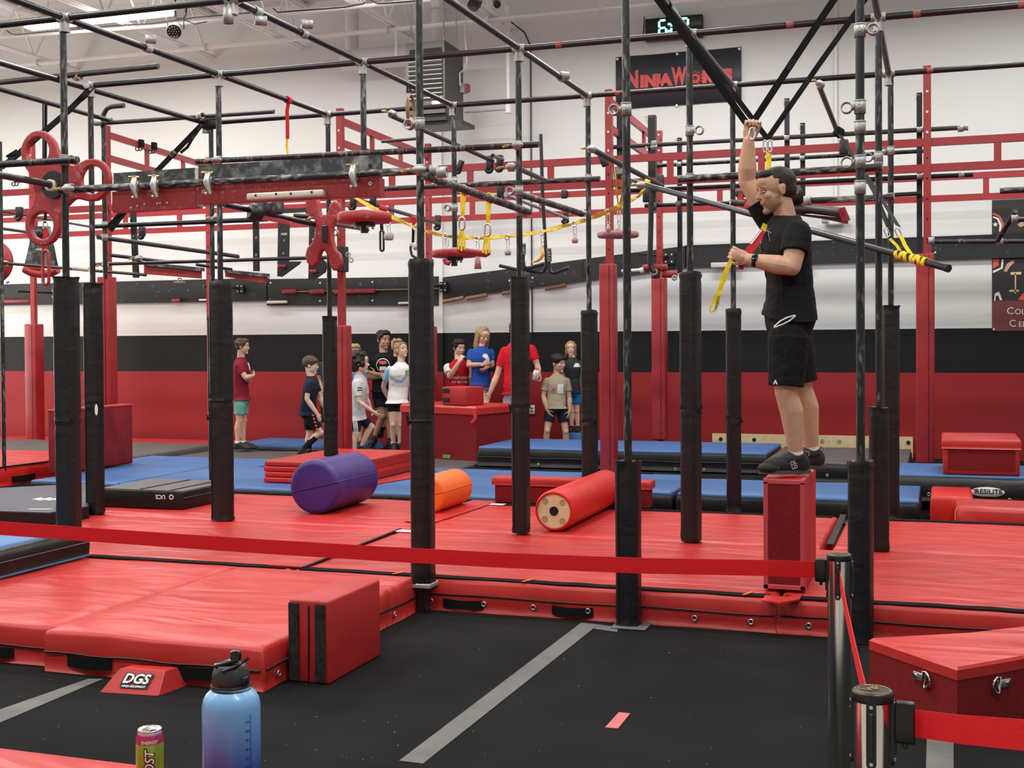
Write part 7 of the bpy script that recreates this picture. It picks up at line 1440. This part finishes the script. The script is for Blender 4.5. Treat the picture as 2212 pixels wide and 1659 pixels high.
r8 = kid('girl in white and light blue football jersey and black shorts looking up', 16.9, {'ht': (862, 740), 'ch': (876, 775), 'hc': (868, 757), 'nk': (866, 785), 'sA': (842, 797), 'sB': (887, 796, .05), 'eA': (828, 835, .06), 'eB': (889, 835, .05), 'wA': (838, 860, .16), 'wB': (888, 864, 0), 'hA': (846, 866, .2), 'hB': (889, 872, 0), 'pA': (848, 868), 'pB': (868, 868), 'kA': (849, 918, -.04), 'kB': (864, 918), 'aA': (850, 962), 'aB': (864, 962), 'tA': (853, 972, -.15), 'tB': (869, 972, -.13)}, (.65, .30, .8), ('white', 'black'), 'pony', 'hair_blond', skin='skin_pale', Ht=1.50, seed=10, shortlen=.42, sock='sock_white', sleevecol='sky', hem=1.04, nohands=('A',))
print_shape(r8, [(-.16, .03), (-.08, -.03), (0, -.06), (.10, .02), (.14, .07), (.14, .02), (.02, -.10), (-.06, -.08), (-.16, -.02)], .33, .0, 'sky', 'chevron_print'); print_shape(r8, [(-.03, .04), (.03, .04), (.03, -.03), (0, -.05), (-.03, -.03)], .24, .10, 'greentape', 'badge')
b = MB(); b.ring(r8['nk']+UZ*.004, (r8['bF']*.3+UZ).normalized(), .072, .010, 20, 6); b.build('collar_band', 'greyblue', r8['t'])
r9 = kid('young man in red jersey with white sleeves, hand at his mouth', 17.6, {'ht': (987, 734), 'ch': (1002, 769), 'hc': (992, 752), 'nk': (991, 778), 'sA': (968, 792), 'sB': (1013, 790), 'eA': (972, 814, -.14), 'eB': (1018, 830, .02), 'wA': (992, 782, -.24), 'wB': (1022, 858, -.02), 'hA': (999, 769, -.22), 'hB': (1024, 868, -.03), 'pA': (982, 855), 'pB': (1003, 855), 'kA': (982, 905), 'kB': (1003, 905), 'aA': (982, 958), 'aB': (1003, 958), 'tA': (984, 968, -.15), 'tB': (1006, 968, -.15)}, (.5, -.12, .85), ('jersey_red', 'jersey_red'), 'quiff', 'hair_black', skin='skin_pale', Ht=1.72, seed=11, sleevecol='white', hem=1.03, curl={'A': .9, 'B': .4}, palms={'A': (.5, .2, -.6)})
print_text(r9, 'Emirates', .085, .48, .015, 'white_print', .001); print_text(r9, 'FLY BETTER', .048, .61, .015, 'white_print', .001)
r10 = kid('girl with long fair hair in blue t-shirt looking down', 17.3, {'ht': (1043, 706), 'ch': (1049, 744), 'hc': (1044, 725), 'nk': (1040, 750), 'sA': (1018, 759), 'sB': (1060, 759, .05), 'eA': (1012, 789, -.05), 'eB': (1063, 789), 'wA': (1047, 787, -.20), 'wB': (1054, 793, -.18), 'hA': (1058, 786, -.2), 'hB': (1048, 797, -.2), 'pA': (1030, 828), 'pB': (1048, 828), 'kA': (1047, 862, -.12), 'kB': (1052, 868, -.02), 'aA': (1040, 898, .05), 'aB': (1050, 910), 'tA': (1046, 908, -.1), 'tB': (1056, 920, -.12)}, (.45, -.35, .85), ('blue', 'lavender'), 'long', 'hair_blond', skin='skin', Ht=1.5, seed=12, shortlen=.30, look=1, hem=1.06, curl=.7)
print_shape(r10, [(-.02, .07), (.03, .06), (.07, -.02), (.06, -.07), (-.04, -.06), (.01, -.02), (-.05, .03)], .30, .045, 'white_print')
b = [(-.09, -.008), (.09, -.008), (.09, .010), (-.09, .010)]; print_shape(r10, b, .44, .03, 'white_print')
r11 = kid('coach in red t-shirt and pale patterned shorts, body mostly hidden by a black padded post', 16.9, {'ht': (1113, 692, .05), 'ch': (1116, 734, .05), 'nk': (1115, 741), 'sA': (1090, 757), 'sB': (1148, 752), 'eA': (1074, 810, -.02), 'eB': (1161, 790, -.02), 'wA': (1058, 850, -.1), 'wB': (1164, 806, -.15), 'hA': (1050, 868, -.12), 'hB': (1168, 818, -.18), 'pA': (1102, 850), 'pB': (1128, 850), 'kA': (1100, 915), 'kB': (1128, 915), 'aA': (1100, 978), 'aB': (1128, 978), 'tA': (1094, 990, -.14), 'tB': (1122, 990, -.14)}, (.2, -.1, -1), ('red', 'floral'), 'short', 'hair_dark', skin='skin', Ht=1.82, seed=13, hem=1.0, palms={'B': (-1, .1, 0)}, curl={'A': .35, 'B': .9})
wb_ = thing('shaker_bottle', PD(1157, 822, 18.52), 'clear shaker bottle with orange cap held by the coach', 'bottle')
c = PD(1155, 821, 18.5); gl_ = mat('clear_plastic', (.62, .62, .64), .2, spec=.6, var=(26, .5)); up = V((.25, 0, 1)).normalized(); b = MB(); b.lathe(c, [(.001, 0), (.042, 0), (.05, .10), (.046, .14), (.03, .155), (.001, .155)], 20, up); b.build('body', gl_, wb_); b = MB(); b.cyl(c+up*.15, c+up*.18, .026, 14); b.build('cap', 'orange_print', wb_)
r13 = kid('child with chin-length fair hair in charcoal t-shirt and blue shorts facing the camera', 18.2, {'ht': (1232, 737), 'ch': (1234, 769), 'nk': (1237, 774), 'sA': (1222, 784), 'sB': (1253, 784), 'eA': (1219, 815, .05), 'eB': (1257, 815, .05), 'wA': (1228, 835, .15), 'wB': (1250, 838, .15), 'pA': (1231, 846), 'pB': (1245, 846), 'kA': (1233, 888), 'kB': (1246, 888), 'aA': (1235, 924), 'aB': (1248, 924), 'tA': (1233, 936, -.16), 'tB': (1248, 936, -.16)}, (-.05, 0, 1), ('charcoal', 'royal'), 'bob', 'hair_blond', skin='skin_pale', Ht=1.40, seed=14, shortlen=.62, sock='sock_white', hem=1.04, nohands=('A', 'B'))
print_shape(r13, [(-.05, -.02), (.05, -.02), (.05, .01), (.02, .04), (-.02, .04), (-.05, .01)], .22, .06, 'white_print'); 
r12 = kid('boy in tan t-shirt with a white square print and navy shorts', 17.8, {'ht': (1204, 764), 'ch': (1214, 804), 'hc': (1206, 785), 'nk': (1204, 810), 'sA': (1181, 822), 'sB': (1224, 822), 'eA': (1174, 856), 'eB': (1230, 858), 'wA': (1182, 886, -.08), 'wB': (1231, 888, -.06), 'hA': (1188, 897, -.1), 'hB': (1228, 900, -.08), 'pA': (1190, 880), 'pB': (1213, 880), 'kA': (1182, 930, -.05), 'kB': (1222, 932, -.05), 'aA': (1178, 980), 'aB': (1226, 980), 'tA': (1182, 990, -.15), 'tB': (1232, 990, -.14)}, (.7, -.03, .7), ('sand', 'navy'), 'bowl', 'hair_black', skin='skin', Ht=1.55, seed=15, shortlen=.62, hem=1.04)
print_shape(r12, [(-.045, -.07), (.045, -.07), (.045, .07), (-.045, .07)], .42, .05, 'white_print'); print_shape(r12, [(-.03, -.03), (.03, -.03), (.03, .03), (-.03, .03)], .45, -.05, 'pinktape')
# ------------------------------------------------------------------ barrier stanchions
def stanchion(px, py, d, label, clip_a, rot):
    c = PD(px, py, d); zt = c.z; x, y = c.x, c.y; r = .0355; t = thing('barrier_post', (x, y, 0), label, 'barrier post')
    b = MB(); b.cyl((x, y, .03), (x, y, zt-.018), r, 40); b.build('tube', 'chrome', t)
    b = MB(); b.lathe((x, y, 0), [(.001, .0), (.17, 0), (.17, .012), (.12, .03), (r+.004, .045), (r+.002, .05)], 40); b.build('base_plate', 'black_metal', t)
    b = MB(); b.lathe((x, y, zt), [(r, -.020), (r+.0022, -.019), (r+.0024, -.0185), (r+.0024, -.0045), (r+.0022, -.0035), (r+.0005, -.0012), (r-.001, -.0006), (r-.0016, -.0003), (r*.9, 0), (r*.88, 0), (.001, 0)], 40); cp = b.build('top_cap', 'black_plastic', t)
    b = MB(); b.collar((x, y, zt+.0005), UZ, r*.84, r*.88, .001, 40); b.build('gold_ring', 'brass', cp)
    q = V((math.cos(rot), math.sin(rot), 0)); w = UZ.cross(q); text('lettering', 'VIP', r*.72, (x, y, zt+.0012), q, w, 'brass', cp, .0003, .0006)
    for sd in (-1, 1):
        b = MB()
        for k in range(5): a = rot+(sd*.9)+.22*(k-2)+(0 if sd > 0 else 0); p = V((x+math.cos(a)*r*.70*sd, y+math.sin(a)*r*.70*sd, zt+.0008)); b.sphere(p, .0018, 6, 4, (1, 1, .4))
        o = b.build('wreath_dots', 'brass', cp); tag(o, kind='stuff')
    for k, a in enumerate((clip_a, clip_a+PI/2, clip_a+PI, clip_a+3*PI/2)):
        n = V((math.cos(a), math.sin(a), 0)); s = UZ.cross(n); R_ = Matrix((s, n, UZ)).transposed(); z0 = zt-.020
        b = MB(); b.prism([V((x, y, z0-.045))+n*(r-.006)+s*u*.0085+UZ*v for u, v in stadium(0, 0, 2, .118)] if False else [V((x, y, z0-.055))+n*(r-.006)+s*u+UZ*v for u, v in stadium(0, 0, .018, .125, 6)], n*.009); pl = b.build('slot_plate', 'black_plastic', t)
        b = MB(); b.rbox(V((x, y, z0-.055))+n*(r+.004), (.009, .006, .082), .002, 1, R_); b.build('slot_bar', 'charcoal_plastic', pl)
        for zz in (.048, -.108+.0): b = MB(); b.cyl(V((x, y, z0-.055+(.052 if zz > 0 else -.052)))+n*(r+.002), V((x, y, z0-.055+(.052 if zz > 0 else -.052)))+n*(r+.0055), .0035, 8); b.build('screw', 'steel', pl)
    return x, y, zt, r
S1 = stanchion(1813, 1196, 3.85, 'farther chrome barrier post whose red belt runs left across the hall', math.atan2(-1.0, -.05), .35)
S2 = stanchion(1885, 1489, 2.30, 'nearer chrome barrier post cut by the bottom edge', math.atan2(-1.0, -.02), .9)
def clip(St, a, ln=.03):
    x, y, z, r = St; n = V((math.cos(a), math.sin(a), 0)); s = UZ.cross(n); R_ = Matrix((s, n, UZ)).transposed(); c = V((x, y, z-.055))+n*(r+.008+ln/2); return c, n, s, R_
def belt(pts, label, clips):
    t = thing('barrier_belt', sum((V(p) for p in pts), V())/len(pts), label, 'belt'); b = MB(); n = len(pts); q = []
    for i in range(n-1):
        for k in range(4): f = k/4; q.append(pts[i].lerp(pts[i+1], f))
    q.append(pts[-1]); b.ribbon(q, .050, UZ, .0016); b.build('webbing', 'belt', t)
    for c, R_, sz in clips: b = MB(); b.rbox(c, sz, .004, 2, R_); o = b.build('end_clip', 'black_plastic', t); bb_ = MB(); bb_.rbox(c-UZ*(sz[2]/2+.004), (.010, .010, .012), .002, 1, R_); bb_.build('release_tab', 'black_plastic', o)
    return t
aL = math.atan2(.10, -1); c, n, s, R_ = clip(S1, aL, .026)
p0 = c+n*.012; belt([p0, PD(1660, 1227, 3.86), PD(1380, 1222, 3.98), PD(1100, 1211, 4.1), PD(820, 1196, 4.22), PD(560, 1180, 4.34), PD(280, 1161, 4.46), PD(0, 1141, 4.58), PD(-200, 1126, 4.66)], 'long red barrier belt crossing the whole view from the left', [(c, R_, (.020, .034, .072))])
d12 = (V((S2[0], S2[1], 0))-V((S1[0], S1[1], 0))).normalized(); a1, a2 = V((S1[0], S1[1], S1[2]-.070))+d12*.042, V((S2[0], S2[1], S2[2]-.070))-d12*.06
t = belt([a1, a1.lerp(a2, .33)-UZ*.012, a1.lerp(a2, .66)-UZ*.012, a2], 'short red barrier belt between the two chrome posts', [(V((S2[0], S2[1], S2[2]-.070))-d12*.05, Matrix((UZ.cross(d12), d12, UZ)).transposed(), (.020, .03, .072))])
a3 = math.atan2(-.05, 1); c, n, s, R_ = clip(S2, a3, .028); e = PD(2212, 1588, 1.98); belt([c+n*.012, c.lerp(e, .5)-UZ*.002, e, e+(e-c)*.8], 'red barrier belt running off the right edge from the nearer post', [(c, R_, (.020, .036, .076))])

# ------------------------------------------------------------------ bench, can, bottle
ZB = .615
e0, e1 = PZ(-40, 1608, ZB), PZ(430, 1659, ZB); yb1 = (e0.y+e1.y)/2
bench = thing('padded_bench', (-2.1, 2.3, 0), 'red padded bench top in the near lower left corner', 'bench')
b = MB(); b.cushion(-3.2, -1.42, 1.75, yb1, ZB-.12, ZB, .02, .1, .002, 61); b.build('padded_top', 'red_vinyl', bench)
for xx in (-3.05, -1.57):
    for yy in (1.9, yb1-.15): b = MB(); b.cyl((xx, yy, .0), (xx, yy, ZB-.12), .025, 10); b.build('leg', 'black_metal', bench)
def zramp(name, stops, z0, z1, rough=.3, noisev=0, **kw):
    m = bpy.data.materials.new(name); m.use_nodes = True; nt = m.node_tree; b = nt.nodes['Principled BSDF']; g = nt.nodes.new('ShaderNodeNewGeometry'); sp = nt.nodes.new('ShaderNodeSeparateXYZ'); nt.links.new(g.outputs['Position'], sp.inputs[0])
    mr = nt.nodes.new('ShaderNodeMapRange'); mr.inputs['From Min'].default_value = z0; mr.inputs['From Max'].default_value = z1; nt.links.new(sp.outputs['Z'], mr.inputs['Value'])
    r = nt.nodes.new('ShaderNodeValToRGB'); e = r.color_ramp.elements
    while len(e) < len(stops): e.new(.5)
    for el_, (p, c) in zip(e, stops): el_.position = p; el_.color = (*c, 1)
    nt.links.new(mr.outputs[0], r.inputs[0]); nt.links.new(r.outputs[0], b.inputs['Base Color']); b.inputs['Roughness'].default_value = rough
    for k, v in kw.items(): b.inputs[k.replace('_', ' ')].default_value = v
    return m
def wrap(o, c, r, n):
    """bend a flat print around an upright cylinder"""
    org = WPOS[o.name]; n = V(n).normalized(); s = UZ.cross(n)
    for v in o.data.vertices:
        p = v.co+org-V(c); x = p.dot(s); dpt = p.dot(n); a = x/r; v.co = V(c)+V((0, 0, p.z))+(n*math.cos(a)+s*math.sin(a))*(dpt)-org
cc = PD(323, 1560, 3.0); cz = ZB+.001; can = thing('drink_can', (cc.x, cc.y, cz), 'green energy drink can with pink top band on the red bench', 'can')
ch = .157; r = .0325; b = MB(); b.lathe((cc.x, cc.y, cz), [(.001, .004), (.022, .0), (.027, .004), (r, .014), (r, ch-.022), (r-.003, ch-.013), (.0275, ch-.004), (.0275, ch-.001)], 48)
b.build('body', zramp('can_print', [(0, (.23, .32, .02)), (.35, (.30, .44, .03)), (.80, (.26, .46, .05)), (.801, (.50, .035, .13)), (.93, (.50, .035, .13)), (.96, (.62, .60, .60))], cz, cz+ch, .28, Metallic=.35), can)
b = MB(); b.lathe((cc.x, cc.y, cz+ch), [(.0278, -.003), (.0285, 0), (.0272, .001), (.0255, -.004), (.001, -.004)], 40); ct = b.build('lid', 'steel', can)
nd = (CAM-cc); nd.z = 0; nd.normalize(); sd = UZ.cross(nd)
b = MB(); b.cyl(V((cc.x, cc.y, cz+ch-.0045))-nd*-.006+sd*.008, V((cc.x, cc.y, cz+ch-.0030))+nd*.006+sd*.008, .009, 16); b.build('mouth_opening', 'dark', ct)
b = MB(); b.rbox(V((cc.x, cc.y, cz+ch-.0015))-sd*.006, (.022, .012, .002), .001, 1); b.build('pull_tab', 'chrome', ct)
for m_, bo, dz in (('black_print', .0028, .0006), ('white_print', .0004, .0012)):
    o = text('lettering', 'GHOST', .030, V((cc.x, cc.y, cz+.062))+nd*(r+dz), UZ, -sd, m_, can, .0002, bo, .25); wrap(o, (cc.x, cc.y, 0), r, nd)
o = text('lettering', 'ENERGY', .0105, V((cc.x, cc.y, cz+ch-.025))+nd*(r+.0006)-sd*.002, sd, UZ, 'white_print', can, .0002, .0003, .2); wrap(o, (cc.x, cc.y, 0), r, nd)
bc = PD(499, 1480, 2.97); bz = ZB+.001; bot = thing('water_bottle', (bc.x, bc.y, bz), 'large blue water bottle with black flip lid on the bench', 'bottle'); R0 = .0685
zs = PD(499, 1482, 2.97).z-bz; b = MB(); b.lathe((bc.x, bc.y, bz), [(.001, .004), (.05, 0), (.062, .005), (R0, .02), (R0, zs-.045), (R0-.003, zs-.030), (R0-.010, zs-.017), (R0-.020, zs-.008), (.044, zs-.003), (.043, zs+.012)], 56)
b.build('body', zramp('frosted_blue_bottle', [(0, (.02, .05, .30)), (.28, (.030, .085, .40)), (.55, (.10, .24, .58)), (.85, (.17, .40, .74)), (1, (.24, .50, .80))], bz, bz+zs, .34, Coat_Weight=.2), bot)
lz = bz+zs; b = MB(); b.lathe((bc.x, bc.y, lz), [(.043, .0), (.0445, .002), (.0445, .028), (.043, .034), (.036, .050), (.033, .053), (.001, .053)], 48); lid = b.build('lid', 'charcoal_plastic', bot)
b = MB(); b.collar((bc.x, bc.y, lz+.004), UZ, .0445, .047, .005, 40); b.collar((bc.x, bc.y, lz-.004), (.06, 0, 1), .045, .0475, .004, 40); b.build('carry_band', 'black_plastic', bot)
nd = (CAM-bc); nd.z = 0; nd.normalize(); sd = UZ.cross(nd); Rl = Matrix((sd, nd, UZ)).transposed()
b = MB(); b.rbox(V((bc.x, bc.y, lz+.058))-sd*.010, (.058, .036, .010), .004, 2, Rl @ Matrix.Rotation(-.22, 3, 'Y')); b.build('flip_arm', 'black_gloss', lid)
b = MB(); b.rbox(V((bc.x, bc.y, lz+.073))+sd*.012, (.026, .026, .026), .007, 3, Rl); b.build('spout_cap', 'black_gloss', lid)
b = MB(); b.tube([V((bc.x, bc.y, lz+.044))-sd*.020+nd*.034, V((bc.x, bc.y, lz+.054))+sd*.01+nd*.036, V((bc.x, bc.y, lz+.066))+sd*.040+nd*.01], .004, 8); b.build('hinge_bar', 'black_gloss', lid)
b = MB(); b.rbox(V((bc.x, bc.y, lz+.017))+sd*.033+nd*.031, (.018, .006, .022), .004, 2, Matrix.Rotation(.8, 3, 'Z') @ Rl); b.build('latch_button', 'black_plastic', lid)
xo = .047
b = MB()
for k in range(40): a = xo/R0; z = bz+.02+(zs-.075)*k/40; 
p = V((bc.x, bc.y, 0))+(nd*math.cos(xo/R0)+sd*math.sin(xo/R0))*(R0+.0005); b.tube([p+UZ*(bz+.03), p+UZ*(bz+zs-.055)], .0005, 5); b.build('scale_line', 'navy_print', bot)
for k, s_ in enumerate(('110', '100', '90', '80', '70', '60', '50', '40')):
    z = bz+zs-.072-k*.0215; o = text('scale_number', s_, .0075, V((bc.x, bc.y, z))+nd*(R0+.0004)+sd*(xo-.009), sd, UZ, 'navy_print', bot, .0001, .0001); wrap(o, (bc.x, bc.y, 0), R0, nd)
    b = MB(); q = p+UZ*z; b.sphere(q, .0012, 6, 4); b.build('scale_dot', 'navy_print', bot)
